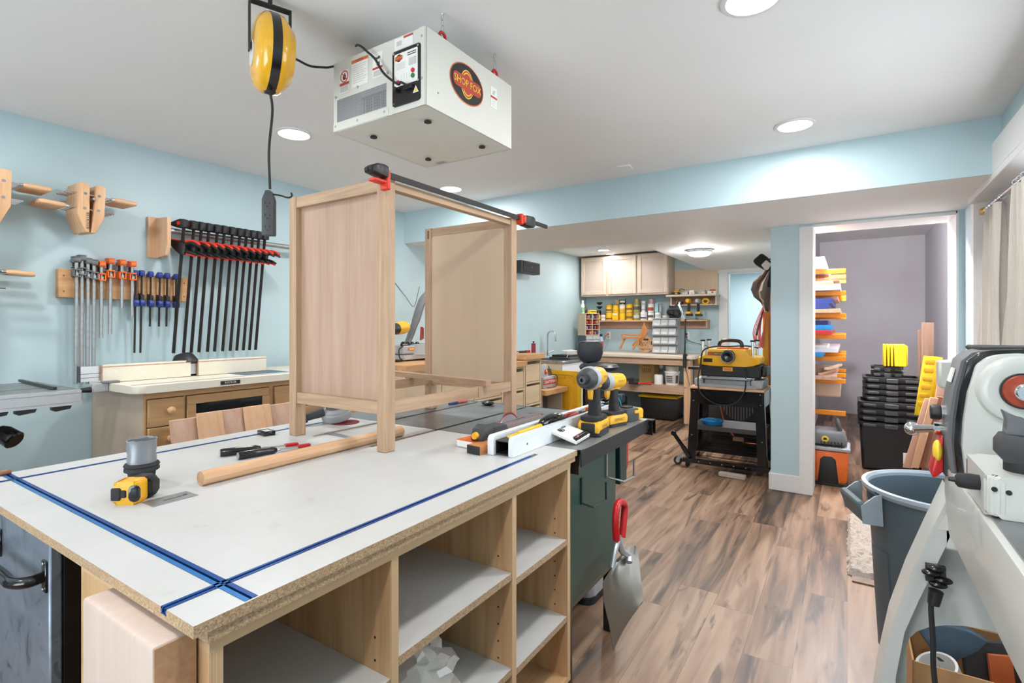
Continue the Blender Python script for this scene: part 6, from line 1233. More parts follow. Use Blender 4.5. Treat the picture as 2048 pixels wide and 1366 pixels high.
mb = MB('birch_panel'); mb.bx(XF-.014, XF-.001, 1.545, 2.16, 1.80, 2.14); single('plywood_panel', mb, 'pale plywood panel on the wall above the charger shelf', 'panel', origin=(XF, 1.85, 1.8))
# charger shelf
g0, g1 = 1.515, 2.205; zs = QX(1395, 588, 7.5).z
t = T('charger_shelf', 'plywood charger shelf with open drill slots between cabinets and doorway', 'shelf', (7.65, 1.86, zs-.16))
mb = MB('pale_ply'); mb.bx(7.50, XF-.015, g0, g1, zs-.028, zs, .002); t.part('shelf', mb)
mb = MB('pale_ply'); mb.bx(7.58, XF-.015, g0+.01, g0+.028, zs-.155, zs-.0285); mb.bx(7.58, XF-.015, g1-.06, g1-.042, zs-.155, zs-.0285); mb.bx(7.58, XF-.015, g0+.028, g1-.06, zs-.155, zs-.14); mb.bx(XF-.03, XF-.015, g0+.028, g1-.06, zs-.14, zs-.0285, mat='cherry_y'); t.part('box', mb)
for k, (px, mt, lb) in enumerate(((1352, 'tool_yellow', 'black charger with yellow battery, leftmost on the charger shelf'), (1373, 'light_grey', 'grey battery charger, second from the left on the charger shelf'), (1383, 'paper_white', 'white battery charger in the middle of the charger shelf'), (1405, 'light_grey', 'grey striped charger, fourth from the left on the charger shelf'), (1424, 'paper_white', 'white charger with red mark, rightmost on the charger shelf'))):
    q = QX(px, 585, 7.6); t = T('battery_charger', lb, 'charger', (7.6, q.y, zs), group='chargers on the shelf')
    mb = MB('dark_grey'); mb.box((7.6, q.y, zs+.020), (.10, .105, .038), bev=.006, mat='black_plastic' if k == 0 else mt); t.part('base', mb)
    mb = MB(mt); mb.box((7.595, q.y-.01, zs+.048), (.07, .07, .026), bev=.006, mat=mt if k != 4 else 'label_red'); mb.bx(7.547, 7.549, q.y-.03, q.y+.0, zs+.012, zs+.03, mat=('label_yellow', 'paper_white', 'label_grey', 'label_yellow', 'label_red')[k]); t.part('battery', mb)
mb = MB('black_matte'); mb.tube(spline([(7.62, 2.08, zs+.02), (7.66, 2.03, zs+.09), (7.68, 1.96, zs+.06), (7.66, 1.88, zs+.05), (7.62, 1.84, zs+.04)], 5), .005, 6); single('looping_cord', mb, 'black looping cord behind the chargers', 'cord')
def hung_tool(px, lb, body, bat):
    q = QX(px, 602, 7.56); t = T('hung_drill', lb, 'drill', (7.56, q.y, 1.45), group='drills hung in the charger shelf')
    mb = MB(body); mb.lathe([(0, -.07), (.022, -.07), (.036, -.04), (.038, .03), (.03, .07), (0, .07)], (7.56, q.y, q.z), (1, 0, 0), 20); t.part('motor_housing', mb)
    mb = MB('black_matte'); mb.prism([(-.02, -.03), (.022, -.03), (.012, -.15), (-.022, -.15)], (7.575, q.y+.016, q.z), (1, 0, 0), (0, 0, 1), (0, -.032, 0), bev=.006); t.part('handle', mb)
    mb = MB(bat); mb.box((7.575, q.y-.005, q.z-.17), (.11, .075, .04), bev=.012); mb.box((7.575, q.y-.01, q.z-.20), (.11, .08, .03), bev=.004, mat='black_plastic'); t.part('battery', mb)
    return t
hung_tool(1377, 'yellow drill with black battery hanging under the charger shelf', 'tool_yellow', 'tool_yellow'); hung_tool(1396, 'grey-nosed driver hanging under the charger shelf, right of yellow drill', 'light_grey', 'tool_yellow')
t = T('hung_drill', 'yellow open-handled jigsaw body lying in the charger shelf slot', 'tool', (7.6, 1.66, zs-.139)); mb = MB('tool_yellow'); q = QX(1411, 600, 7.58); mb.tube(arc((7.58, q.y, zs-.10), .034, 0, 2*PI, 16, (0, 1.2, 0), (0, 0, 1))[:-1], .013, 8, closed=True); t.part('handle', mb)
mb = MB('dark_grey'); q = QX(1361, 601, 7.58); mb.cyl((7.54, q.y, zs-.112), (7.66, q.y, zs-.112), .026, n=16); mb.cyl((7.53, q.y, zs-.112), (7.54, q.y, zs-.112), .015, n=12, mat='light_grey'); single('hole_saw', mb, 'dark grey cylindrical tool in the left slot of charger shelf', 'tool')
# long shelf with cans
t = T('can_shelf', 'long narrow shelf of cans below the wall cabinets', 'shelf', (7.7, 2.58, 1.29)); SZ = 1.402
mb = MB('pine_y'); mb.bx(7.60, XF-.002, 1.655, 3.50, SZ-.022, SZ, .002); t.part('board', mb)
mb = MB('cherry_y'); mb.bx(XF-.03, XF-.002, 1.66, 3.47, SZ-.125, SZ-.0225); mb.bx(7.63, XF-.03, 1.66, 1.68, SZ-.115, SZ-.0225); t.part('cleat', mb)
CX = 7.665
def can(pa, pb, yt, yb, label, body, lid='steel', lab=None, base=None, jar=False, cat='can', shape=0, grp='paint and stain cans on the shelf', name='paint_can'):
    a, b = onx(pa, yb, CX), onx(pb, yb, CX); r = abs(a.y-b.y)/2*.97; cy = (a.y+b.y)/2; pm = (pa+pb)/2; h = onx(pm, yt, CX).z-onx(pm, yb, CX).z; z0 = SZ+.0005 if base is None else base
    t = T(name, label, cat, (CX, cy, z0), group=grp); mb = MB(body)
    if shape: mb.box((CX, cy, z0+h/2), (r*1.6, 2*r, h-.001), bev=.003); t.part('box', mb)
    else:
        mb.lathe([(0, 0), (r*.98, 0), (r, .004), (r, h-.012), (r*.96, h-.006), (0, h-.006)], (CX, cy, z0), n=24); t.part('body', mb)
        mb = MB(lid); mb.lathe([(r*.8, h-.008), (r*(1.02 if not jar else .9), h-.008 - (.02 if jar else 0)), (r*(1.02 if not jar else .9), h), (r*.85, h), (r*.8, h-.004), (0, h-.004)], (CX, cy, z0), n=24); t.part('lid', mb)
    for k, (z_a, z_b, m_) in enumerate(lab or ()):
        mb = MB(m_); 
        if shape: mb.bx(CX-r*.8-.001, CX-r*.8, cy-r*.7, cy+r*.7, z0+h*z_a, z0+h*z_b)
        else: band(mb, (CX, cy), r*1.012, r*1.012, z0+h*z_a, z0+h*z_b, PI*.6, PI*1.4, 12, m_)
        t.part('label', mb)
    return z0+h
Y_, W_ = 'bright_yellow', 'paper_white'
can(1175, 1187, 621, 640, 'yellow-labelled dark jar with black lid, leftmost on the can shelf', 'black_gloss', 'black_matte', [(.12, .6, Y_), (.2, .28, 'brown_label')], jar=True, cat='jar', name='stain_jar')
can(1192, 1202, 620, 640, 'yellow-labelled dark jar left of the small white tin', 'black_gloss', 'black_matte', [(.12, .55, Y_)], jar=True, cat='jar', name='stain_jar')
can(1202, 1211, 628, 640, 'small white tin with red lid beside the dark jar', W_, 'label_red', [(.3, .6, 'label_grey')])
z = can(1212.5, 1225, 624, 640, 'yellow stain can at the bottom of the first yellow stack', Y_, 'grey_plastic', [(.12, .3, 'brown_label')]); can(1212.5, 1225, 608, 624, 'yellow stain can on top of the first yellow stack', Y_, 'grey_plastic', [(.15, .4, 'brown_label')], z)
z = can(1226, 1238, 625, 640, 'square yellow tin at the bottom of the second yellow stack', Y_, lab=[(.72, .9, 'paper_white')], shape=1); z = can(1226, 1238, 609, 625, 'yellow can on the square yellow tin', Y_, 'grey_plastic', [(.2, .4, 'olive_level')], z); can(1231, 1239, 600, 609, 'small tan box on top of the second yellow stack', 'kraft', shape=1, base=z, cat='box', name='small_box')
z = can(1239, 1251, 625, 640, 'yellow tin at the bottom of the third yellow stack', Y_, 'grey_plastic'); z = can(1239, 1251, 608, 625, 'yellow and white can in the middle of third yellow stack', Y_, 'steel', [(.5, .9, W_), (.1, .4, 'olive_level')], z); can(1240, 1251, 598, 608, 'black and white tin topping the third yellow stack', 'ink', 'steel', [(.3, .7, W_)], z)
z = can(1252.5, 1266, 624, 640, 'orange-banded yellow can at the bottom of the fourth yellow stack', Y_, 'grey_plastic', [(.2, .5, 'brown_label'), (.5, .9, 'olive_level')]); can(1252.5, 1266, 607, 624, 'yellow can on top of the fourth yellow stack', Y_, 'grey_plastic', [(.25, .5, 'brown_label')], z)
z = can(1267, 1280, 626, 640, 'dull olive tin at the bottom of the olive stack', 'olive_tin', 'steel', [(.3, .7, 'label_grey')]); z = can(1267, 1280, 610, 626, 'dull olive tin in the middle of the olive stack', 'olive_tin', 'steel', [(.4, .8, 'label_dark')], z); can(1268, 1279, 598, 610, 'dull olive tin on top of the olive stack', 'olive_tin', 'brass', None, z)
z = can(1281, 1294, 624, 640, 'white paint tin at the bottom of the white stack', 'cab_white', 'paper_white', [(.2, .35, 'ink')]); z = can(1283, 1291, 613, 624, 'small white tin in the middle of the white stack', 'cab_white', 'paper_white', [(.3, .6, 'pink_tin')], z); can(1283, 1291, 602, 613, 'small white tin on top of the white stack', 'cab_white', 'paper_white', [(.3, .6, 'label_grey')], z)
z = can(1296, 1308, 624, 640, 'white labelled tin under the red-labelled can', 'paper_white', 'steel', [(.3, .6, 'label_dark')]); z = can(1296, 1308, 607, 624, 'red-labelled white can under the pink tin', 'paper_white', 'steel', [(.15, .55, 'label_red')], z); can(1297, 1308, 597, 607, 'pinkish tin on top of the red-labelled can', 'pink_tin', 'grey_plastic', None, z)
z = can(1310, 1322, 624, 640, 'white tin under the pale mint box', 'paper_white', 'steel', [(.4, .7, 'label_grey')]); can(1310, 1317, 607, 624, 'pale mint carton on the white tin', 'mint_tin', shape=1, base=z, cat='box', name='small_box'); can(1318, 1324, 608, 624, 'small grey spray bottle beside the mint carton', 'light_grey', 'grey_plastic', None, z, cat='bottle', name='spray_bottle')
can(1325, 1335, 630, 640, 'small white tub right of the stacked tins', 'paper_white', 'grey_plastic', [(.3, .7, 'label_grey')])
can(1339, 1348, 611, 640, 'tall black box behind the magnifier lamp', 'black_plastic', shape=1, cat='box', name='small_box'); can(1349, 1357, 622, 640, 'shorter black box right of the tall one behind magnifier lamp', 'black_matte', shape=1, cat='box', name='small_box')
mb = MB('clear_plastic'); q = onx(1366, 638, CX); mb.lathe([(0, 0), (.028, 0), (.03, .06), (.02, .07), (0, .07)], (CX, q.y, SZ), n=16); single('glass_jar', mb, 'clear little jar on the can shelf under the hanging drills', 'jar')
for k, py in enumerate((606, 614)):
    q = onx(1199, py, XF-.01); mb = MB('black_matte'); mb.box((XF-.012, q.y, q.z), (.02, .09, .022), bev=.004); mb.box((XF-.012, q.y, q.z-.02), (.014, .05, .02), bev=.004); single('wall_clip', mb, ('upper of two black clips on the wall above the jars', 'lower of two black clips on the wall above the jars')[k], 'clip')
# ------------------------------------------------------------------ things on the far bench
c_ = QZ(1152, 706, WZ); d = Vector((7.28, 3.36, 0)); th = math.radians(-33)
t = T('parts_drawer_cabinet', 'grey-sided small-parts cabinet with clear drawers in the far bench corner', 'parts cabinet', (d.x, d.y, WZ), th, world=False)
mb = MB('sink_grey'); mb.bx(-.08, .17, -.11, .11, .001, .255, .002, mat='bin_grey'); t.part('case', mb)
for i in range(4):
    for j in range(2):
        mb = MB('clear_plastic'); mb.bx(-.0, .0, 0, 0, 0, 0); mb = MB('clear_plastic'); mb.bx(-.07+.12*j, .045+.12*j, -.122, -.111, .012+.061*i, .066+.061*i, .003); mb.bx(-.03+.12*j, .005+.12*j, -.13, -.122, .03+.061*i, .042+.061*i, .002, mat='light_grey'); t.part('drawer', mb, 'clear plastic drawer')
t = T('pigeonhole_box', 'plywood pigeonhole box full of red packets on the small-parts cabinet', 'pigeonhole box', (d.x, d.y, WZ+.256), th, world=False); H = .335
mb = MB('birch_panel'); mb.bx(-.08, .17, .09, .11, 0, H); mb.bx(-.08, -.07, -.11, .09, 0, H); mb.bx(.16, .17, -.11, .09, 0, H); mb.bx(.04, .05, -.11, .09, 0, H)
for k in range(5): mb.bx(-.07, .16, -.11, .09, k*(H-.01)/4, k*(H-.01)/4+.01, mat='birch_panel')
mb.bx(-.0801, -.08, -.11, .11, 0, H); t.part('frame', mb)
for i in range(4):
    for j in range(2):
        mb = MB('salmon_red'); x = -.065+.115*j; zz = .012+i*(H-.01)/4
        for k in range(3): mb.box((x+.02+.03*k, -.08, zz+.026), (.02, .05, .045), (0, .2*(k-1), .1*k), .003, mat=('dark_red', 'label_red', 'cherry_y', 'royal_blue', 'salmon_red')[(i*2+j+k) % 5])
        t.part('packet', mb, 'coloured packets in a pigeonhole')
zt_ = WZ+.256+H
for nm, lb, cat, px, dx, w, h, m1, m2 in (('spray_bottle', 'white and green bottle on the pigeonhole box', 'bottle', 0, -.06, .028, .20, 'paper_white', 'mint_green'), ('small_box', 'yellow printed carton on the pigeonhole box', 'box', 0, .07, .06, .05, 'label_yellow', 'ink')):
    pos = Vector((d.x, d.y, zt_)) + Matrix.Rotation(th, 3, 'Z') @ Vector((dx, .0 if h > .1 else -.06, 0)); t = T(nm, lb, cat, pos)
    if h > .1: mb = MB(m1); mb.lathe([(0, 0), (w, 0), (w, .10), (w*.9, .13), (w*.5, .15), (w*.6, .19), (0, .2)], pos, n=16); t.part('body', mb); mb = MB(m2); band(mb, (pos.x, pos.y), w*1.01, w*1.01, pos.z+.01, pos.z+.09, 0, 2*PI, 16, m2); t.part('label', mb, 'green label')
    else: mb = MB(m1); mb.box(pos+Vector((0, 0, h/2)), (.12, .07, h), (0, 0, th), .002); t.part('carton', mb); mb = MB(m2); mb.box(pos+Vector((0, 0, h/2)), (.10, .0715, .012), (0, 0, th)); t.part('printing', mb)
pos = Vector((d.x, d.y, zt_)) + Matrix.Rotation(th, 3, 'Z') @ Vector((.02, .05, 0)); mb = MB('dark_grey'); mb.ball(pos+Vector((0, 0, .045)), (.035, .03, .045), 14, 8); mb.cyl(pos+Vector((.0, 0, .08)), pos+Vector((.07, .02, .10)), .009, n=8, mat='dark_red'); single('oil_can', mb, 'dark grey rounded oiler on the pigeonhole box', 'oiler')
q = onx(1189, 700, 7.45); t = T('cleaner_box', 'bright red and blue product carton behind the stool back', 'box', (7.5, q.y, WZ)); w = onx(1173, 690, 7.45).y-onx(1191, 690, 7.45).y
mb = MB('pale_blue_box'); mb.bx(7.46, 7.56, q.y-w/2+.03, q.y+w/2+.03, WZ+.001, WZ+.29, .003); t.part('carton', mb)
mb = MB('flame_red'); mb.prism([(-.06, -.10), (.06, -.10), (.055, .05), (.02, .075), (-.02, .07), (-.06, .045)], (7.459, q.y+.03, WZ+.14), (0, -1, 0), (0, 0, 1), (-.0006, 0, 0)); mb.prism(rrect(.07, .04, .015), (7.458, q.y+.03, WZ+.17), (0, -1, 0), (0, 0, 1), (-.0005, 0, 0), 'label_yellow'); t.part('printing', mb, 'red printed panel')
t = T('cleaner_bottle', 'blue bottle with dark cap and red label beside the product carton', 'bottle', (7.5, q.y-.09, WZ)); mb = MB('pale_blue_box'); mb.lathe([(0, 0), (.034, 0), (.036, .18), (.022, .23), (.014, .24), (0, .24)], (7.5, q.y-.09, WZ), n=18); t.part('body', mb); mb = MB('ink'); mb.lathe([(.018, .235), (.018, .275), (0, .276)], (7.5, q.y-.09, WZ), n=12); t.part('cap', mb); mb = MB('flame_red'); band(mb, (7.5, q.y-.09), .0365, .0365, WZ+.05, WZ+.16, PI*.6, PI*1.5, 10, 'flame_red'); t.part('label', mb)
# wall outlets and cords
def outlet(px, py, lb):
    q = onx(px, py, XF); t = T('wall_outlet', lb, 'outlet', (XF, q.y, q.z-.06)); mb = MB('white_plastic'); mb.bx(XF-.007, XF, q.y-.036, q.y+.036, q.z-.058, q.z+.058, .003); o = t.part('cover_plate', mb)
    mb = MB('light_grey')
    for dz in (-.022, .022): mb.prism(rrect(.03, .028, .008), (XF-.0072, q.y, q.z+dz), (0, -1, 0), (0, 0, 1), (-.001, 0, 0))
    t.sub('socket', mb, o); return q
q = outlet(1217, 671, 'white wall outlet with red plug above the far bench'); mb = MB('salmon_red'); mb.box((XF-.022, q.y, q.z+.022), (.03, .03, .03), bev=.005); mb.tube(spline([(XF-.035, q.y, q.z+.02), (XF-.05, q.y+.04, q.z-.02), (XF-.03, q.y+.08, q.z-.10)], 5), .005, 6); single('red_plug', mb, 'red plug and short cord in the wall outlet', 'plug'); mb = MB('light_grey'); mb.tube(spline([(XF-.01, q.y-.0, q.z-.03), (XF-.03, q.y+.0, q.z-.1), (XF-.04, q.y+.05, WZ+.01)], 5), .004, 6); single('grey_cable', mb, 'thin grey cord hanging below the wall outlet', 'cord')
q = outlet(1374, 671, 'white wall outlet with black plug right of lamp pole'); mb = MB('black_plastic'); mb.box((XF-.022, q.y+.01, q.z+.02), (.03, .034, .034), bev=.006); mb.tube(spline([(XF-.04, q.y+.01, q.z+.01), (XF-.06, q.y-.05, q.z-.08), (XF-.06, 1.665, q.z-.16), (XF-.07, 1.60, q.z-.30), (XF-.1, 1.55, .70)], 6), .005, 6); single('black_plug', mb, 'black plug with drooping cord in the right wall outlet', 'plug')
mb = MB('paper_white'); mb.tube(spline([(XF-.02, g0-.016, zs+.02), (XF-.016, g0-.016, zs-.05), onx(1440, 620, XF-.012), onx(1436, 645, XF-.012), onx(1428, 655, XF-.012), onx(1432, 668, XF-.012), onx(1420, 680, XF-.012), onx(1400, 688, XF-.012), onx(1376, 674, XF-.01)], 6), .0035, 6); single('white_cord', mb, 'thin white cord looping from charger shelf to the right outlet', 'cord')
# wooden toy deer on the bench
dx = 7.4; t = T('wooden_deer', 'small wooden toy deer stand on the far bench', 'wooden deer', (dx, onx(1268, 700, dx).y, WZ)); U3 = (0, -1, 0)
def D(px, py): return onx(px, py, dx)
mb = MB('orange_wood'); mb.beam(D(1244, 675), D(1284, 675), .05, .03, bev=.004); mb.beam(D(1246, 669), D(1280, 670), .02, .02, bev=.003); t.part('body', mb)
for a, b, off in (((1248, 677), (1238, 698), .03), ((1274, 677), (1284, 693), .05), ((1280, 677), (1267, 699), -.03), ((1262, 692), (1273, 680), .07)):
    p0 = D(*a)+Vector((off, 0, 0)); p1 = D(*b)+Vector((off, 0, 0)); p1.z = max(p1.z, WZ+.012) if p1.z < WZ+.05 else p1.z; mb = MB('orange_wood'); mb.beam(p0, p1, .025, .028, (1, 0, 0), bev=.003); t.part('leg', mb)
mb = MB('orange_wood'); pts = [(1279, 683), (1278, 672), (1285, 655), (1287, 648), (1289, 643), (1291, 652), (1297, 661), (1299, 664), (1294, 664), (1291, 672), (1286, 681)]; o = D(1285, 665); mb.prism([((o.y-D(*p).y), (D(*p).z-o.z)) for p in pts], o-Vector((.012, 0, 0)), U3, (0, 0, 1), (.024, 0, 0), bev=.003); t.part('head', mb, 'deer neck and head'); mb = MB('orange_wood'); mb.beam(D(1244, 674), D(1243, 667), .02, .02, (1, 0, 0), bev=.003); t.part('tail', mb)
# round welcome plaque
q = onx(1291, 685, 7.62); r = .125; t = T('welcome_plaque', 'round wooden WELCOME plaque with a face leaning behind the bins', 'plaque', (7.62, q.y, WZ)); pc_ = Vector((7.62, q.y, WZ+r+.001)); tilt = Vector((.18, 0, 1)).normalized(); nn = Vector((-1, 0, .18)).normalized()
mb = MB('maple_z'); mb.prism(el(r, r, 40), pc_, U3, tilt, -nn*.012); t.part('disc', mb)
mb = MB('ink'); c2 = pc_+nn*.0008
for a, b, w, h in ((-.09, .01, .012, .05), (-.07, .0, .008, .06), (.09, .02, .02, .05), (-.022, .02, .01, .014), (.022, .02, .01, .014), (0, -.012, .018, .012), (0, .07, .09, .025), (.045, -.035, .004, .02), (-.045, -.03, .004, .02)): mb.prism([(a-w/2, b-h/2), (a+w/2, b-h/2), (a+w*.4, b+h/2), (a-w*.4, b+h/2)], c2, U3, tilt, nn*.0004)
mb.text('WELCOME', c2+nn*.0002-tilt*.078, U3, tilt, .036, 'ink'); t.part('picture', mb, 'burnt face and lettering')
# tilted bin rack
y1, y0 = onx(1304, 690, 7.35).y, onx(1353, 690, 7.35).y; t = T('bin_rack', 'grey rack of four tiers of tilt-out clear bins on the far bench', 'bin rack', (7.45, (y0+y1)/2, WZ)); HZ = .50/4+.003
for i in range(4):
    zb = WZ+.004+i*HZ; mb = MB('light_grey'); P = [(.02, 0), (.22, 0), (.22, HZ-.004), (.05, HZ-.004), (.0, HZ*.72), (-.012, HZ*.4)]
    mb.bx(7.50, 7.55, y0, y1, zb, zb+HZ-.004); mb.prism([(0, 0), (.16, 0), (.16, .016), (-.01, .016)], (7.36, y0, zb), (1, 0, 0), (0, 0, 1), (0, y1-y0, 0), 'light_grey'); mb.prism([(0, .0), (.16, 0), (.16, .014), (.04, .014)], (7.36, y0, zb+HZ-.018), (1, 0, 0), (0, 0, 1), (0, y1-y0, 0))
    for y in (y0, y1-.008): mb.prism([(-.01, .016), (.16, .016), (.16, HZ-.018), (.04, HZ-.018)], (7.36, y, zb), (1, 0, 0), (0, 0, 1), (0, .008, 0))
    o = t.part('tier', mb)
    for j in range(3):
        a = y0+.012+j*(y1-y0-.02)/3; b = a+(y1-y0-.02)/3-.006; mb = MB('clear_plastic'); mb.prism([(-.018, .018), (-.012, .018), (.03, HZ-.022), (.024, HZ-.022)], (7.352, a, zb), (1, 0, 0), (0, 0, 1), (0, b-a, 0)); mb.bx(7.38, 7.48, a+.005, b-.005, zb+.017, zb+.045, .004, mat=('grey_plastic', 'steel', 'label_grey')[(i+j) % 3]); mb.bx(7.352-.004, 7.352, a+.02, b-.02, zb+.022, zb+.05, mat='paper_white'); t.sub('bin', mb, o, 'clear tilt-out bin')
# teal duster
c_ = QZ(1362, 703, WZ); t = T('duster', 'teal fluffy duster lying near the bench front edge', 'duster', (c_.x, c_.y, WZ)); mb = MB('teal'); 
G = []
for i in range(13):
    k = i/12; y = c_.y+.17-.34*k; rr = .055*(math.sin(PI*k)**.5)+.004; G.append([Vector((c_.x+rr*1.1*math.cos(a)*(1+.15*math.sin(5*a+i)), y, WZ+.002+rr*.75*(1+math.sin(a))*(1+.1*math.sin(7*a+2*i))*.62)) for a in [2*PI*j/14 for j in range(15)]])
mb.grid(G); t.part('fibre_head', mb)
# magnifier lamp clamped to the bench front
lp = QX(1370, 712, WF-.035); t = T('magnifier_lamp', 'black magnifier lamp on a jointed pole clamped to bench front', 'lamp', (lp.x, lp.y, WZ-.14))
xx = lp.x-.012; py_ = lp.y
mb = MB('black_plastic'); mb.bx(xx-.014, xx+.014, py_-.022, py_+.022, WZ-.16, WZ+.03, .004); mb.bx(xx, xx+.08, py_-.02, py_+.02, WZ+.001, WZ+.02, .003); t.part('clamp', mb)
mb = MB('black_gloss'); top = QX(1371, 638, xx); mb.cyl((xx, py_, WZ), (xx, top.y, top.z), .010, n=12); t.part('pole', mb)
e2 = QX(1357, 604, xx); mb = MB('chrome'); mb.cyl(top, e2, .008, n=10); mb.cyl(top+Vector((.0, .015, 0)), e2+Vector((0, .015, 0)), .004, n=8); t.part('arm', mb, 'chrome arm')
hd = QX(1348, 626, xx-.05); mb = MB('black_matte'); mb.cyl(e2, hd+Vector((0, .02, .03)), .012, n=10); mb.tube([e2+Vector((0, .01, -.01)), QX(1344, 618, xx), hd], .009, 8); t.part('joint_arm', mb)
mb = MB('black_matte'); mb.lathe([(.072, -.016), (.098, -.016), (.098, .014), (.085, .02), (.072, .014)], hd, (-.55, .1, -.8), 32, close=True); t.part('lamp_ring', mb); mb = MB('window_glass'); mb.lathe([(0, -.004), (.073, -.003), (.073, .003), (0, .004)], hd, (-.55, .1, -.8), 28); t.part('lens', mb)
mb = MB('black_matte'); mb.tube(spline([(xx, py_-.01, WZ-.155), (xx-.01, py_-.06, .55), (xx-.01, py_-.12, .3), (xx+.0, py_-.18, .25)], 6), .0035, 6); single('lamp_cord', mb, 'thin black cord hanging from the bench lamp clamp', 'cord')
# ================================================================== right foreground: lathe, rubbish bin, carton
LX, LY = 1.50, -.305
lt = T('wood_lathe', 'white wood lathe on cast legs filling the right foreground', 'lathe', (1.2, LY, 0))
BT = QY(1900, 943, -.20).z
# bed running toward the camera
mb = MB('machine_white'); bx_a, bx_b = .30, QY(1897, 940, -.20).x+.06
prof = [(-.20, BT), (-.20, BT-.07), (-.208, BT-.17), (-.235, BT-.205), (-.375, BT-.205), (-.402, BT-.17), (-.41, BT-.07), (-.41, BT), (-.345, BT), (-.345, BT-.06), (-.265, BT-.06), (-.265, BT)]
mb.prism(prof, (bx_a, 0, 0), (0, 1, 0), (0, 0, 1), (bx_b-bx_a, 0, 0), bev=.004); lt.part('bed', mb)
mb = MB('cast_iron'); mb.bx(bx_a, bx_b-.02, -.264, -.212, BT, BT+.004); mb.bx(bx_a, bx_b-.02, -.398, -.346, BT, BT+.004); lt.part('bed_ways', mb, 'grey machined ways')
# cast leg at the headstock end: flared flanges, recessed web with arch
def LG_(px, py, x=1.76): q = QX(px, py, x); return (q.y, q.z)
outer = [LG_(1892, 968), LG_(1858, 1041), LG_(1815, 1134), LG_(1781, 1225), LG_(1757, 1330)]
o_end = outer[-1]; outer += [(o_end[0]+.022, .20), (o_end[0]+.032, .06), (o_end[0]+.036, .0)]
inner = [(o_end[0]-.045, .0), (o_end[0]-.045, .06), (o_end[0]-.045, .2), LG_(1784, 1330), LG_(1805, 1243), LG_(1833, 1180), LG_(1868, 1110), LG_(1896, 1060)]
inner = [(max(min(y, .5), -.30), z) for y, z in inner]
mir = lambda P: [(2*LY-y, z) for y, z in P]
for k, f in enumerate((lambda P: P, mir)):
    mb = MB('machine_white'); mb.prism(f(outer+inner), (1.70, 0, 0), (0, 1, 0), (0, 0, 1), (.12, 0, 0), bev=.004); lt.part('leg', mb, 'flared cast leg')
az = QX(1923, 1246, 1.80).z
mb = MB('machine_white'); 
L_ = outer[1:5]; web = [(LY, BT-.20)] ; 
wl = [(outer[0][0]-.02, BT-.20)]+[(y-.015, z) for y, z in outer[1:5]]
a0 = wl[-1]; aw = a0[0]-.05-LY; arch = [(LY+aw*math.cos(a), az-.10+.10*math.sin(a)) for a in [PI*i/12 for i in range(13)]]
poly = wl+[(a0[0]-.03, az-.30)]+[(LY+aw, az-.30)]+arch+[(LY-aw, az-.30), (2*LY-a0[0]+.03, az-.30)]+mir(wl)[::-1]
mb.prism(poly, (1.795, 0, 0), (0, 1, 0), (0, 0, 1), (.012, 0, 0)); lt.part('leg_web', mb, 'recessed arched web')
mb = MB('machine_white'); mb.bx(1.70, 1.81, LY-.14, LY+.10, BT-.23, BT-.17, .006); lt.part('leg_saddle', mb)
for s in (0, 1):   # far pair of legs under the tail end
    f = (lambda P: P, mir)[s]; mb = MB('machine_white'); mb.prism(f(outer+inner), (.33, 0, 0), (0, 1, 0), (0, 0, 1), (.10, 0, 0), bev=.004); lt.part('leg', mb, 'flared cast leg')
mb = MB('label_grey'); a, b = outer[0], outer[1]; mb.prism([(a[0]-.012, a[1]-.012), (b[0]-.010, b[1]), (b[0]-.034, b[1]), (a[0]-.036, a[1]-.012)], (1.6994, 0, 0), (0, 1, 0), (0, 0, 1), (-.0006, 0, 0)); mb.prism([(a[0]-.016, a[1]-.024), (a[0]-.026, a[1]-.045), (a[0]-.044, a[1]-.045), (a[0]-.034, a[1]-.024)], (1.6986, 0, 0), (0, 1, 0), (0, 0, 1), (-.0006, 0, 0), 'salmon_red'); lt.part('decal', mb, 'grey and red decal')
# headstock
def H(px, py, x=LX): q = QX(px, py, x); return (q.y, q.z)
face = [H(1953, 731), H(1976, 714), H(2000, 709), H(2044, 708)]
top = face[-1][1]; yr = 2*LY-H(1925, 894)[0]
left = [H(1932, 985), H(1925, 894), H(1928, 845), H(1937, 785)]
full = left+face[:3]+[(LY, top+.001)]+[(2*LY-y, z) for y, z in face[:3][::-1]]+[(2*LY-y, z) for y, z in left[::-1]]
zb = BT+.001; full = [(y, max(z, zb)) for y, z in full]
def inset(P, d, dz=0): 
    cz_ = sum(p[1] for p in P)/len(P); return [(y+(d if y < LY else -d), (z-d*.8 if z > cz_ else z)+dz) for y, z in P]
mb = MB('machine_white'); mb.prism(full, (LX, 0, 0), (0, 1, 0), (0, 0, 1), (.022, 0, 0), bev=.006); mb.lathe([(.072, 0), (.068, -.016), (.058, -.022), (.05, -.022)], (LX, LY, BT+.203), (1, 0, 0), 32); hs_ = lt.part('headstock', mb)
mb = MB('black_gloss'); big = [(y+(.012 if y > LY else -.012), z+(.008 if z > BT+.2 else 0)) for y, z in full]; mb.prism(big, (LX+.020, 0, 0), (0, 1, 0), (0, 0, 1), (.034, 0, 0), bev=.004); lt.part('trim_band', mb, 'black edge band')
mb = MB('grey_plastic'); big2 = [(y+(.018 if y > LY else -.018), z+(.006 if z > BT+.2 else 0)) for y, z in full]
bk = [(y+(-.025 if y > LY else .025), z-(.05 if z > BT+.2 else 0)) for y, z in full]; n = len(full)
vs = [(LX+.054, y, z) for y, z in big2]+[(LX+.17, y, z) for y, z in big2]+[(LX+.30, y, z) for y, z in bk]
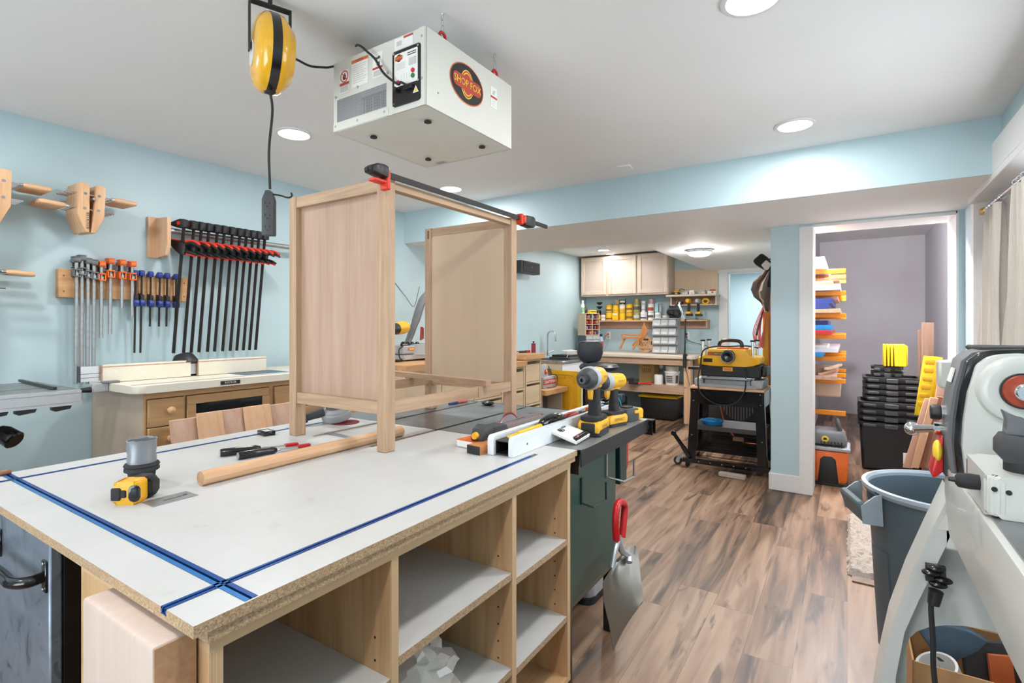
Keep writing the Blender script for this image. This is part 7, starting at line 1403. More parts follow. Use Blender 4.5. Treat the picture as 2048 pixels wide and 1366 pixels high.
fs = [tuple(range(n))]+[(k*n+i, k*n+(i+1) % n, (k+1)*n+(i+1) % n, (k+1)*n+i) for k in range(2) for i in range(n)]+[tuple(range(2*n, 3*n))[::-1]]; mb.add(vs, fs)
mb.bx(LX+.09, LX+.26, LY-.07, LY+.05, top-.002, top+.011, .004, mat='black_matte'); lt.part('motor_cover', mb, 'grey headstock cover')
ys = big2[2][0]
mb = MB('paper_white'); q = QY(1929, 752, big2[3][0]+.001); mb.prism([(-.02, -.016), (.02, -.016), (.016, .018), (-.02, .018)], (LX+.11, big2[3][0]-.004, QX(1929, 752, LX+.1).z), (1, 0, 0), (0, -.22, .97), (0, .0035, .001)); lt.part('sticker', mb)
sp = Vector((LX-.022, LY, BT+.203))
mb = MB('rust_red'); mb.lathe([(.018, 0), (.034, 0), (.034, -.010), (.032, -.014), (.018, -.014)], sp, (1, 0, 0), 32, close=True); mb.lathe([(.0335, -.001), (.037, -.001), (.037, -.009), (.0335, -.009)], sp, (1, 0, 0), 32, 'dark_steel', close=True); lt.part('faceplate', mb, 'reddish faceplate washer')
mb = MB('chrome'); mb.lathe([(0, 0), (.0185, 0), (.0185, -.03), (.015, -.036), (.008, -.036), (.008, -.02), (0, -.02)], sp, (1, 0, 0), 24); lt.part('spindle', mb)
yk = full[1][0]+.018
def onside(px, py, x): return QX(px, py, x)
q = Vector((LX+.13, yk, QX(1898, 826, LX+.13).z)); mb = MB('black_gloss'); mb.cyl(q-Vector((0, .012, 0)), q+Vector((0, .004, 0)), .018, n=20, mat='chrome'); mb.lathe([(.016, .004), (.0185, .006), (.0185, .020), (.016, .024), (0, .024)], q, (0, 1, 0), 20, 'black_plastic'); lt.part('speed_knob', mb, 'black speed knob')
q = Vector((LX+.15, yk, QX(1890, 858, LX+.15).z)); e = QX(1824, 857, LX+.2); mb = MB('chrome'); mb.cyl(q-Vector((0, .01, 0)), q+Vector((0, .015, 0)), .016, n=16); mb.cyl(q+Vector((0, .01, 0)), e, .0085, .0115, 14); mb.ball(e, .0175, 18, 12); lt.part('handle', mb, 'chrome ball-ended lever')
q = Vector((LX+.13, yk, QX(1890, 905, LX+.13).z)); mb = MB('red_gloss'); mb.bx(q.x-.035, q.x+.035, yk-.02, yk+.002, q.z-.05, q.z+.05, .004, mat='dark_grey'); mb.prism([(.002, .045), (.010, .03), (.017, .0), (.026, -.04), (.022, -.06), (.014, -.055), (.002, -.04)], (q.x-.030, yk, q.z), (0, 1, 0), (0, 0, 1), (.06, 0, 0), 'red_gloss', bev=.004); mb.ball((q.x-.016, yk+.012, q.z+.006), (.026, .010, .026), 16, 10, mat='label_yellow'); lt.part('stop_switch', mb, 'red and yellow stop switch')
mb = MB('machine_white'); mb.bx(1.80, 1.86, yk-.07, yk-.012, BT+.17, BT+.245, .006); lt.part('junction_box', mb)
# banjo with tool rest
X3 = 1.24; b1, b2 = QX(1966, 955, X3), QX(1966, 1105, X3)
mb = MB('machine_white'); yb0 = b1.y; zt3, zb3 = QX(2000, 947, X3).z, BT+.0045
mb.prism(rrect(.16, .20, .02), (X3+.07, yb0-.08, zb3), (0, 1, 0), (1, 0, 0), (0, 0, zt3-zb3), bev=.010)
for px, py in ((1989, 979), (2018, 986)): c = QX(px, py, X3-.031); mb.cyl((X3-.0315, c.y, c.z), (X3-.029, c.y, c.z), .0042, n=12, mat='ink')
lt.part('tool_rest_base', mb, 'white tool-rest base block')
c = QX(1967, 966, X3+.03); mb = MB('black_matte'); mb.lathe([(.010, -.01), (.0135, .0), (.0145, .02), (.013, .036), (.008, .04), (0, .04)], c, (0, 1, 0), 18); mb.cyl(c+Vector((0, .04, 0)), c+Vector((0, .05, 0)), .005, .004, 10, mat='dark_steel'); lt.part('lock_lever', mb, 'black lock lever')
c = QX(2046, 1088, X3-.04); mb = MB('black_gloss'); mb.ball(c, (.014, .034, .014), 18, 10); mb.cyl(c, c+Vector((.03, 0, 0)), .008, n=10); lt.part('clamp_knob', mb, 'black oval clamp knob')
X4 = 1.28; hx0, hx1 = QX(2000, 893, X4), QX(2000, 945, X4); pz = QX(2030, 945, X4); cy_ = pz.y-.012
mb = MB('dark_grey'); mb.lathe([(0, 0), (.028, 0), (.028, .02), (0, .02)], (X4, cy_, zt3), n=24, mat='black_matte'); mb.lathe([(.0, .016), (.032, .016), (.044, .03), (.044, .052), (.036, .066), (0, .066)], (X4, cy_, zt3), n=6, mat='dark_grey'); lt.part('clamp_collar', mb, 'dark hexagonal clamp collar')
mb = MB('grey_plastic'); A_ = [QX(2003, 818, X4), QX(2048, 842, X4), QX(2080, 852, X4), QX(2075, 895, X4), QX(2003, 892, X4), QX(2008, 878, X4), QX(2016, 860, X4), QX(2012, 840, X4)]
mb.prism([(p.y, p.z) for p in A_], (X4-.012, 0, 0), (0, 1, 0), (0, 0, 1), (.03, 0, 0), bev=.004); lt.part('tool_rest', mb, 'grey cast tool rest')
# plug and cord under the bed
c = QX(1872, 1150, 1.68); mb = MB('black_gloss')
for k in range(4): mb.ball(c+Vector((0, .010*(k % 2)-.014*(k//2), .016-.013*k)), (.013, .020, .009), 14, 8)
mb.cyl(c+Vector((0, .0, -.04)), c+Vector((0, .005, -.075)), .016, .013, 14, mat='dark_steel'); mb.bx(c.x, 1.70, c.y-.02, c.y+.02, c.z-.02, c.z+.02, mat='black_matte'); lt.part('plug', mb, 'black plug block')
mb = MB('black_matte'); mb.tube(spline([c+Vector((0, .005, -.07)), QX(1862, 1215, 1.68), QX(1866, 1280, 1.68), QX(1870, 1366, 1.68), (1.68, c.y-.03, .2), (1.72, c.y+.02, .02)], 6), .006, 8); lt.part('cord', mb, 'black power cord')
# grey rubbish bin
cx, cy, R, HZ_ = 2.545, -.325, .272, .70
t = T('rubbish_bin', 'large round grey plastic rubbish bin between lathe and closet opening', 'rubbish bin', (cx, cy, 0))
mb = MB('bin_grey'); mb.lathe([(0, 0), (R*.76, 0), (R*.79, .02), (R*.93, HZ_-.10), (R*.95, HZ_-.07), (R*.96, HZ_-.02), (R*.93, HZ_-.02), (R*.74, .03), (0, .025)], (cx, cy, 0), n=48)
for a in (PI*.62, PI*.92, PI*1.2):
    u = Vector((math.cos(a), math.sin(a), 0)); v = Vector((-u.y, u.x, 0)); s = .185/ .6
    G = [[Vector((cx, cy, 0))+u*((R*.79+(R*.93-R*.79)*(z/(HZ_-.1)))*math.cos(q)+.004)+v*(R*.86*math.sin(q)) + Vector((0, 0, z)) for q in [-.26+.52*i/6 for i in range(7)]] for z in (.06, .2, .35, .46)]
    mb.grid(G, -u*.004, 'bin_grey')
t.part('body', mb)
mb = MB('bin_grey_light'); mb.lathe([(R*.94, HZ_-.03), (R*1.0, HZ_-.026), (R*1.03, HZ_-.012), (R*1.02, HZ_), (R*.97, HZ_+.002), (R*.94, HZ_-.008)], (cx, cy, 0), n=56, close=True); t.part('rim', mb)
for a in (PI*.60, PI*1.6):
    u = Vector((math.cos(a), math.sin(a), 0)); v = Vector((-u.y, u.x, 0)); o = Vector((cx, cy, 0))
    def pt(r, s, z): return o+u*r+v*s+Vector((0, 0, z))
    mb = MB('bin_grey')
    mb.grid([[pt(R*1.0, s, HZ_-.015) for s in (-.10, -.05, 0, .05, .10)], [pt(R*1.12, s*.95, HZ_-.05) for s in (-.10, -.05, 0, .05, .10)], [pt(R*1.22, s*.9, HZ_-.085) for s in (-.10, -.05, 0, .05, .10)]][0:1]+[[pt(R*1.20, s, HZ_-.075) for s in (-.095, -.05, 0, .05, .095)], [pt(R*1.24, s, HZ_-.085) for s in (-.09, -.05, 0, .05, .09)]][0:0] or [[pt(R*.97, s, HZ_-.13) for s in (-.09, 0, .09)], [pt(R*1.14, s, HZ_-.12) for s in (-.085, 0, .085)]], (0, 0, .006))
    mb.beam(pt(R*1.16, -.095, HZ_-.085), pt(R*1.16, .095, HZ_-.085), .03, .085, tuple((u*.35+Vector((0, 0, 1))).normalized()), bev=.008)
    for s in (-.095, .095): mb.prism([(R*.96, HZ_-.012), (R*1.04, HZ_-.02), (R*1.21, HZ_-.06), (R*1.18, HZ_-.125), (R*.94, HZ_-.13)], o+v*(s-.004), u, (0, 0, 1), v*.008, 'bin_grey_light')
    t.part('handle', mb)
# carton with pipe fittings under the lathe
kx0, kx1, ky0, ky1, kz = 1.86, 2.17, -.62, -.155, .365
t = T('fittings_carton', 'open cardboard carton of pipe fittings under the lathe', 'carton', ((kx0+kx1)/2, (ky0+ky1)/2, 0))
mb = MB('cardboard'); w = .005
mb.bx(kx0, kx0+w, ky0, ky1, 0, kz); mb.bx(kx1-w, kx1, ky0, ky1, 0, kz); mb.bx(kx0, kx1, ky0, ky0+w, 0, kz); mb.bx(kx0, kx1, ky1-w, ky1, 0, kz); mb.bx(kx0, kx1, ky0, ky1, 0, w); mb.bx(kx0+.006, kx1-.006, ky0+.006, ky1-.006, .005, .16); t.part('body', mb)
mb = MB('cardboard'); mb.prism([(0, 0), (.46, 0), (.42, .13), (.04, .13)], (kx1, ky0, kz), (0, 1, 0), (.5, 0, .86), (.003, 0, 0)); t.part('flap', mb)
p = QX(1884, 1318, 1.96); t = T('pipe_fitting', 'white plastic pipe elbow lying open-end up in the carton', 'pipe fitting', (p.x, p.y, .221))
ax = Vector((-.25, .35, .9)).normalized(); o = Vector((p.x, p.y-.01, .265)); mb = MB('pvc_white'); mb.lathe([(.042, -.06), (.042, .02), (.052, .024), (.052, .072), (.045, .072), (.042, .03), (.036, -.055)], o, ax, 28); mb.cyl(o-ax*.05, o-ax*.05+Vector((.02, -.075, -.01)), .036, n=24); mb.lathe([(.036, 0), (.044, .002), (.044, .045), (.037, .045), (.036, .01)], o-ax*.05+Vector((.02, -.075, -.01)), (.2, -.9, -.1), 24); t.part('body', mb)
p = QX(1893, 1278, 2.0); mb = MB('sink_grey'); mb.prism([(-.085, .03), (-.04, .038), (.05, .038), (.095, .02), (.07, -.015), (.01, -.065), (-.02, -.068)], p, (0, -1, 0), (.25, 0, .97), (.03, 0, 0), bev=.006); single('plastic_scoop', mb, 'dark blue plastic scoop standing in the carton', 'scoop')
mb = MB('orange_wood'); p = QX(1985, 1320, 2.02); t = T('orange_packet', 'dark packet with orange label standing in the carton', 'packet', (p.x, p.y, .221)); mb = MB('dark_grey'); mb.box((p.x+.02, p.y-.01, .31), (.02, .16, .16), (0, .2, .4), .003); t.part('card', mb); mb = MB('label_orange'); mb.box((p.x+.004, p.y-.02, .315), (.012, .06, .10), (0, .2, .4), .002); t.part('label', mb, 'orange label')
mb = MB('black_plastic'); p = QX(1945, 1335, 1.93); mb.tube(spline([(2.04, p.y+.06, .19), (2.03, p.y, .25), (2.06, p.y-.08, .23), (2.1, p.y-.1, .19)], 5), .018, 8); single('black_hose', mb, 'short piece of black hose in the carton', 'hose')
# shaggy mat on the floor
mb = MB('rug_beige'); ra, rb = (3.27, 4.28), (-.60, .0); G = []
nx, ny = 64, 40
for i in range(nx+1):
    G.append([(ra[0]+(ra[1]-ra[0])*i/nx+random.uniform(-.006, .006), rb[0]+(rb[1]-rb[0])*j/ny+random.uniform(-.006, .006), .004+(.016+random.uniform(0, .016))*(0 if i in (0, nx) or j in (0, ny) else 1)) for j in range(ny+1)])
mb.grid(G); single('shag_mat', mb, 'small beige shaggy mat on the floor before the closet opening', 'mat', smooth=10)
mb = MB('walnut_z'); mb.bx(3.19, 3.262, -.16, -.02, .001, .008); single('floor_strip', mb, 'dark wooden strip on the floor at the end of shaggy mat', 'strip')
# curtains in the deep window
def curtain(xa, xb, label, y0, sp=1.):
    t = T('curtain', label, 'curtain', ((xa+xb)/2, y0, .8)); mb = MB('linen'); G = []; xm = (xa+xb)/2
    n = 64
    for i in range(15):
        k = i/14; z = 1.992-1.16*k; sq = .42+.58*min(1, k*1.15)**.8; row = []
        for j in range(n+1):
            a = j/n; x = xm+(a-.5)*(xb-xa)*sq*sp + .01*math.sin(3*k+5*a); row.append((x, y0+.045*math.sin(a*2*PI*4+.8*math.sin(2*k))*(.55+.45*k)+.008*math.sin(17*a+4*k), z))
        G.append(row)
    mb.grid(G, (0, .003, 0)); t.part('cloth', mb, smooth=60)
    for k in range(5):
        mb = MB('chrome'); x = xm+(k/4-.5)*(xb-xa)*.5; mb.tube([Vector((x, y0+.018*math.cos(a), 2.02+.018*math.sin(a))) for a in [2*PI*i/12 for i in range(12)]], .0022, 6, closed=True); t.part('ring', mb)
curtain(3.62, 4.22, 'cream pleated curtain at the far end of the right-hand window', -.70); curtain(3.05, 3.60, 'cream curtain nearer the right picture edge in the window', -.695)
t = T('curtain_rail', 'grey curtain rod under the white window header', 'curtain rod', (3.0, -.70, 2.0)); mb = MB('stainless'); mb.cyl((1.74, -.70, 2.02), (4.24, -.70, 2.02), .012, n=12); t.part('rod', mb)
mb = MB('brass'); mb.cyl((4.2, -.70, 2.02), (4.262, -.70, 2.02), .02, n=14); mb.bx(4.235, 4.257, -.73, -.685, 2.0, 2.04, mat='linen'); t.part('bracket', mb)
# ================================================================== storage closet: lumber rack
RX = (5.45, 6.10, 6.75); RZS = (1.823, 1.627, 1.430, 1.240, 1.043, .845, .560, .385)
for k, x in enumerate(RX):
    t = T('lumber_rack', ('orange-armed steel lumber rack upright nearest the closet opening', 'orange-armed lumber rack upright in the middle of the row', 'orange-armed lumber rack upright deepest in the closet')[k], 'lumber rack', (x, .34, .2), group='lumber rack uprights')
    mb = MB('black_matte'); mb.bx(x-.02, x+.02, .335, CY1, .2, 1.95, .003); t.part('upright', mb)
    for z in RZS:
        if z < .7 and k: continue
        mb = MB('rack_orange'); mb.bx(x-.02, x+.02, .012, .334, z-.040, z, .003); t.part('arm', mb)
def lvl(i): return RZS[i]+.0008
XS = 5.28
def board(i, px, yt, yb, mat, label, x0=XS, L=1.5, grp='boards on the lumber rack', z0=None, rz=0):
    yr = QX(px, 600, x0).y; d = (x0*FW.x+.15*FW.y); zz = z0 if z0 is not None else QX(px, yb, x0).z; th = QX(px, yt, x0).z-QX(px, yb, x0).z
    zz = max(zz, lvl(i)); mb = MB(mat); mb.bx(x0, x0+L, max(yr, .02), .33, zz, zz+th, .002)
    single('lumber', mb, label, 'board', grp); return zz+th+.0008
z = board(0, 1653, 527, 538, 'cab_white', 'wide white board on the top rack arms', z0=lvl(0)); board(0, 1649, 514, 526, 'paper_white', 'white moulding stack end on the topmost board', XS+.02, 1.2, z0=z)
z = board(1, 1681, 568, 580, 'label_grey', 'grey-green edged pale board on the second rack level', z0=lvl(1)); z = board(1, 1666, 561, 568, 'pine_z', 'pale narrow board above the grey-edged one on second level', z0=z); z = board(1, 1678, 553, 560, 'cherry_z', 'reddish brown board third up on the second rack level', XS+.1, z0=z); board(1, 1668, 545, 552, 'royal_blue', 'dark blue piece topping the second rack level', XS+.5, .8, z0=z)
z = board(2, 1681, 616, 624, 'pine_z', 'pale wide board at the bottom of the third rack level', z0=lvl(2)); z = board(2, 1658, 605, 615, 'royal_blue', 'narrower blue-painted board on the third rack level', z0=z); z = board(2, 1665, 593, 604, 'royal_blue', 'wider blue-painted board on the third rack level', XS+.01, z0=z); board(2, 1676, 586, 592, 'board_pink_z', 'brown wedge-ended board topping the third level', XS+.3, 1.1, z0=z)
z = board(3, 1663, 657, 666, 'red_gloss', 'red box-like board at the bottom of the fourth rack level', z0=lvl(3)); z2 = board(3, 1663, 646, 656, 'tray_blue', 'bright blue pack on the red one at fourth level', XS+.01, .9, z0=z); board(3, 1656, 636, 645, 'royal_blue', 'navy pack topping the fourth rack level', XS+.2, .8, z0=z2)
z = board(4, 1646, 701, 710, 'tray_blue', 'short blue piece at the left of the fifth rack level', z0=lvl(4), L=.6); z = board(4, 1676, 693, 701, 'cab_white', 'white-faced board on the fifth rack level', XS+.05, z0=z); board(4, 1655, 686, 692, 'paper_white', 'white offcut topping the fifth rack level', XS+.1, .6, z0=z)
z = board(5, 1673, 748, 756, 'board_pink_z', 'pale pink board at the bottom of the sixth rack level', z0=lvl(5))
for k, (a, b, lb) in enumerate((((1640, 742), (1668, 722), 'pale thin moulding slanting outward on the sixth level, lowest'), ((1638, 735), (1661, 727), 'thin brown strip crossing the sixth rack level'), ((1652, 757), (1681, 727), 'long pale moulding slanting over the sixth rack arm'))):
    p = QX(*a, XS+.02+.0*k); q = QX(*b, 5.9); p.z = z+.012+.024*k; q.z = z+.012+.024*k; mb = MB(('pine_z', 'walnut_z', 'birch_panel')[k]); mb.beam(p, q, .03, .022, bev=.002); single('moulding', mb, lb, 'moulding', 'loose mouldings on the rack')
mb = MB('birch_panel'); yr = QX(1681, 780, 5.5).y; mb.bx(5.50, 6.9, max(yr, .03), .33, .685, .80, .002); mb.bx(5.50, 6.9, max(yr, .03), .33, .676, .6845, mat='board_pink_z'); ob_ = single('lumber', mb, 'deep pale panel block filling the rack below the sixth level', 'board', 'boards on the lumber rack')
for x in (5.6, 6.7):
    mb = MB('rack_orange'); 
# arms carrying the deep panel
for k, x in enumerate((6.10, 6.75)):
    pass
# wet-dry vacuum
vx, vy = 5.02, .135; t = T('shop_vacuum', 'small orange and grey wet-dry vacuum on floor just inside the closet', 'vacuum', (vx, vy, 0))
mb = MB('orange_paint'); mb.box((vx+.12, vy, .155), (.27, .27, .27), bev=.03, seg=2, top=(1.06, 1.06)); t.part('tank', mb, 'orange tank')
mb = MB('black_plastic'); mb.prism([(-.075, .0), (.075, 0), (.055, .20), (.03, .225), (-.03, .225), (-.055, .20)], (vx-.022, vy, .02), (0, 1, 0), (0, 0, 1), (.02, 0, 0), bev=.004); mb.bx(vx-.02, vx+.26, vy-.14, vy+.14, 0, .03, .006); t.part('base', mb, 'black base and front inset')
mb = MB('grey_plastic'); mb.box((vx+.12, vy, .305), (.31, .31, .03), bev=.008, mat='light_grey'); mb.m('grey_plastic'); mb.box((vx+.12, vy, .39), (.28, .28, .12), bev=.03, seg=2, top=(.82, .80)); t.part('lid', mb, 'grey motor lid')
mb = MB('dark_grey'); mb.tube(spline([(vx+.04, vy-.085, .45), (vx+.05, vy-.07, .51), (vx+.12, vy-.06, .53), (vx+.22, vy-.06, .50), (vx+.24, vy-.07, .45)], 5), .016, 8); t.part('handle', mb)
mb = MB('label_yellow'); mb.cyl((vx-.018, vy+.02, .385), (vx-.026, vy+.02, .382), .026, n=20); mb.cyl((vx-.024, vy+.02, .385), (vx-.028, vy+.02, .382), .013, n=14, mat='ink'); t.part('badge', mb, 'round yellow badge')
mb = MB('ink')
for k in range(7): mb.bx(vx-.028, vx-.012, vy-.10+.024*k, vy-.092+.024*k, .325, .365)
t.part('vent', mb)
# nested black totes with yellow lids
tx, ty = 5.95, QX(1783, 860, 5.72).y
def tote(x, y, z0, w, d, h, label, hide=False, body=True):
    t = T('tote', label, 'tote', (x, y, z0), group='nested black totes'); r = .04
    mb = MB('black_plastic')
    mb.box((x, y, z0+h/2), (d*.88, w*.86, h), bev=.02, top=(1.1, 1.1)) if body else None; t.part('body', mb) if body else None
    mb = MB('black_plastic'); P = rrect(d, w, .05); Pi = rrect(d-.05, w-.05, .035); n = len(P); zz = z0+h-.028
    vs = [(x+a, y+b, zz) for a, b in P]+[(x+a, y+b, zz+.026) for a, b in P]+[(x+a, y+b, zz+.030) for a, b in Pi]+[(x+a, y+b, zz-.02) for a, b in Pi]
    mb.add(vs, [(k*n+i, k*n+(i+1) % n, (k+1)*n+(i+1) % n, (k+1)*n+i) for k in range(3) for i in range(n)]+[tuple(range(n))[::-1]])
    mb.bx(x-d/2-.012, x-d/2+.01, y-w*.10, y+w*.10, zz-.022, zz+.018, .005, mat='dark_grey'); mb.bx(x-d/2-.005, x-d/2+.006, y-w*.42, y-w*.22, zz-.012, zz+.012, .003, mat='dark_grey'); mb.bx(x-d/2-.005, x-d/2+.006, y+w*.22, y+w*.42, zz-.012, zz+.012, .003, mat='dark_grey'); t.part('rim', mb)
    return t
zb = QX(1790, 868, 5.72).z; s = .062; hB = .44
t0 = tote(tx, ty, 0, .50, .42, hB, 'bottom black tote with paper label, carrying the nested stack')
mb = MB('paper_white'); mb.box((tx-.199, ty-.15, .14), (.004, .13, .10), (0, -.04, 0)); mb.m('label_yellow'); mb.box((tx-.202, ty-.16, .11), (.002, .09, .025), (0, -.04, 0)); mb.m('label_red'); mb.box((tx-.203, ty-.13, .17), (.002, .05, .012), (0, -.04, 0)); t0.part('label', mb, 'white paper label')
zz = 0
for k in range(3): zz += s; tote(tx-.004*k, ty, hB+zz-s+.002-.07+.0, .50, .42, .13-.002, 'large black tote nested %s above the bottom one' % ('first', 'second', 'third')[k], body=False)
zz = hB+3*s-.01
for k in range(4): tote(tx+.02, ty-.01, zz+k*.056-.05, .44, .36, .112, 'medium black tote, %s from below in the upper nest' % NUM[k], body=False)
zz += 4*.056+.008
for k in range(2): tote(tx+.06, ty+.02, zz+k*.05, .245, .24, .044, 'small black tote, %s of two near the stack top' % ('lower', 'upper')[k], body=False)
zz += .098
for k, (px0, px1) in enumerate(((1767, 1772), (1774, 1779), (1781, 1786), (1788, 1816))):
    a = QX(px0, 740, 5.9); b = QX(px1, 740, 5.9); mb = MB('bright_yellow'); w = a.y-b.y
    if k < 3: mb.bx(5.86, 6.06, b.y, a.y, zz, zz+.20, .004)
    else:
        mb.bx(5.86, 6.06, b.y+.02, a.y, zz, zz+.20, .004); mb.bx(5.865, 6.05, b.y+.004, b.y+.02, zz+.01, zz+.19, .006)
        for j in range(3): mb.bx(5.857, 5.86, a.y-.03-.028*j, a.y-.012-.028*j, zz+.004, zz+.196, mat='lemon_yellow')
    single('small_cover', mb, ('upright yellow lid at the left of the row on totes', 'second upright yellow lid on the tote stack', 'third upright yellow lid on the tote stack', 'block of yellow lids packed together at the right on totes')[k], 'lid', 'yellow lids on the tote stack')
# large perforated yellow lids leaning at the right
def lean(poly_px, x0, th, mat, dx=.0):
    P = [QX(px, py, x0) for px, py in poly_px]; return P
def leanboard(name, label, cat, px_t, px_b, w_px, yt, yb, x0, th, mat, grp=None, extra=None):
    """board leaning sideways: lower end at px_b,yb, upper end at px_t,yt, width toward +px"""
    a, b = QX(px_t, yt, x0), QX(px_b, yb, x0); w = QX(px_t, yt, x0).y-QX(px_t+w_px, yt, x0).y
    b.z = max(b.z, .002); mb = MB(mat); mb.prism([(a.y, a.z), (a.y-w, a.z-.004), (b.y-w, b.z), (b.y, b.z)], (x0, 0, 0), (0, 1, 0), (0, 0, 1), (th, 0, 0), bev=.002)
    if extra: extra(mb, a, b, w)
    return single(name, mb, label, cat, grp)
def holes(mb, a, b, w):
    for r in range(6):
        for c in range(3):
            k = .10+r*.14; p = a.lerp(b, k); mb.ball((p.x-.001, p.y-w*(.28+.22*c), p.z), (.003, .016, .024), 10, 6, mat='olive_level')
leanboard('tote_cover', 'yellow perforated lid leaning between totes and closet boards', 'lid', 1848, 1829, 28, 712, 830, 5.55, .03, 'lemon_yellow', extra=holes)
leanboard('tote_cover', 'second yellow lid mostly hidden behind the perforated one', 'lid', 1872, 1850, 14, 714, 830, 5.62, .03, 'bright_yellow')
for px, y, w, x, mt, lb, th in ((1843, 645, 25, 6.6, 'walnut_z', 'tall brown board standing against the closet right wall', .03), (1836, 660, 10, 6.72, 'walnut_z', 'narrower brown board behind the tall one in the closet', .03)):
    a = QX(px, y, x); mb = MB(mt); w_ = a.y-QX(px+w, y, x).y; mb.bx(x, x+th, a.y-w_, a.y, 0, a.z, .003); single('standing_board', mb, lb, 'board')
for k, (pt, pb, w, yt, x, mt, lb) in enumerate(((1850, 1806, 20, 797, 5.25, 'board_pink_z', 'pale board leftmost of the leaning boards by the totes'), (1861, 1822, 16, 795, 5.22, 'pine_z', 'second pale board leaning beside the totes'), (1874, 1838, 12, 793, 5.30, 'cherry_z', 'reddish board edge third in the leaning group'), (1880, 1848, 16, 738, 5.42, 'board_pink_z', 'taller pinkish board behind the leaning group'), (1890, 1862, 10, 800, 5.36, 'cherry_z', 'reddish board nearest the lathe in the leaning group'))):
    leanboard('leaning_plank', lb, 'board', pt, pb, w, yt, 935, x, .028, mt, 'boards leaning in the closet')
# ================================================================== planer on its stand
px0, px1, py0, py1, pz = 5.0, 5.42, .615, 1.232, .752
t = T('planer_stand', 'black steel stand on a wheeled base carrying the yellow planer', 'stand', (5.2, .92, 0))
mb = MB('pine_y'); mb.bx(px0-.02, px1+.02, py0-.01, py1+.01, pz-.02, pz, .003); t.part('top', mb, 'wooden top board')
for x, sx in ((px0, 1), (px1, -1)):
    for y, sy in ((py0, 1), (py1, -1)):
        mb = MB('black_gloss'); q = [(x, y, pz-.021), (x-.03*sx, y-.03*sy, .075)]
        for (wx, wy) in ((.075, .004), (.004, .075)):
            P0 = Vector(q[0]); P1 = Vector(q[1]); v = [P1, P1+Vector((sx*wx, 0, 0)), P1+Vector((sx*wx, sy*wy, 0)), P1+Vector((0, sy*wy, 0))]; u = [P0, P0+Vector((sx*wx, 0, 0)), P0+Vector((sx*wx, sy*wy, 0)), P0+Vector((0, sy*wy, 0))]
            mb.add(v+u, [(0, 1, 2, 3), (4, 5, 6, 7), (0, 1, 5, 4), (1, 2, 6, 5), (2, 3, 7, 6), (3, 0, 4, 7)])
        for zz in (.71, .62, .30): mb.ball((x-.031*sx*(pz-zz)/.68-.002*sx, y+sy*(.03-.03*(pz-zz)/.68), zz), .006, 8, 6, mat='steel')
        t.part('leg', mb)
mb = MB('black_gloss'); mb.bx(px0-.006, px0-.002, py0+.01, py1-.01, pz-.16, pz-.021); mb.bx(px1-.002, px1+.002, py0+.01, py1-.01, pz-.16, pz-.021); mb.bx(px0, px1, py0-.004, py0, pz-.16, pz-.021); mb.bx(px0, px1, py1, py1+.004, pz-.16, pz-.021); mb.bx(px0-.010, px0-.006, py0+.17, py1-.17, pz-.14, pz-.05); t.part('apron', mb)
mb = MB('dark_grey'); mb.bx(px0, px1, py0+.0, py1, .385, .39); mb.bx(px0-.012, px0-.008, py0+.005, py1-.005, .355, .395); t.part('shelf', mb)
mb = MB('black_gloss')
for y in (py0-.09, py1+.03): mb.bx(px0-.06, px1+.08, y, y+.035, .045, .085)
for x in (px0-.055, px1+.045): mb.bx(x, x+.03, py0-.07, py1+.04, .045, .085, mat='black_gloss')
mb.bx(px1+.03, px1+.034, py0, py1, .10, .15); 
for k in range(5): mb.ball((px0-.056, .75+.1*k, .066), .006, 8, 6, mat='steel')
mb.bx(px1-.04, px1-.02, py0+.08, py1-.1, .20, .25, mat='black_matte'); mb.bx(px1-.046, px1-.041, py0+.22, py1-.30, .205, .245, mat='maple_y'); t.part('mobile_base', mb, 'black wheeled base frame')
for x, y in ((px0-.01, py0-.06), (px1+.05, py0-.06), (px1+.05, py1+.05), (px0-.01, py1+.03)):
    mb = MB('black_matte'); mb.cyl((x, y-.012, .036), (x, y+.012, .036), .036, n=18); t.part('caster', mb)
mb = MB('black_gloss'); a = QX(1347, 866, 5.02); b = QX(1366, 893, 5.0); c = QX(1380, 915, 4.96); mb.beam(a, b, .022, .045, (1, 0, 0)); mb.beam(b, c, .03, .05, (1, 0, 0)); mb.cyl(a+Vector((-.02, 0, 0)), a+Vector((.02, 0, 0)), .02, n=14); t.part('lift_pedal', mb, 'black lift pedal arm')
w = QX(1356, 911, 5.0); mb = MB('black_matte'); mb.lathe([(.02, -.014), (.036, -.014), (.04, -.008), (.04, .008), (.036, .014), (.02, .014)], (w.x, w.y, .0405), (1, .2, 0), 22, close=True); mb.cyl((w.x-.016, w.y, .0405), (w.x+.016, w.y, .0405), .02, n=16, mat='light_grey'); mb.beam((w.x-.018, w.y, .05), Vector((w.x-.01, w.y-.04, .11)), .03, .004, (1, 0, 0), mat='steel'); t.part('caster', mb, 'grey-hubbed swivel caster')
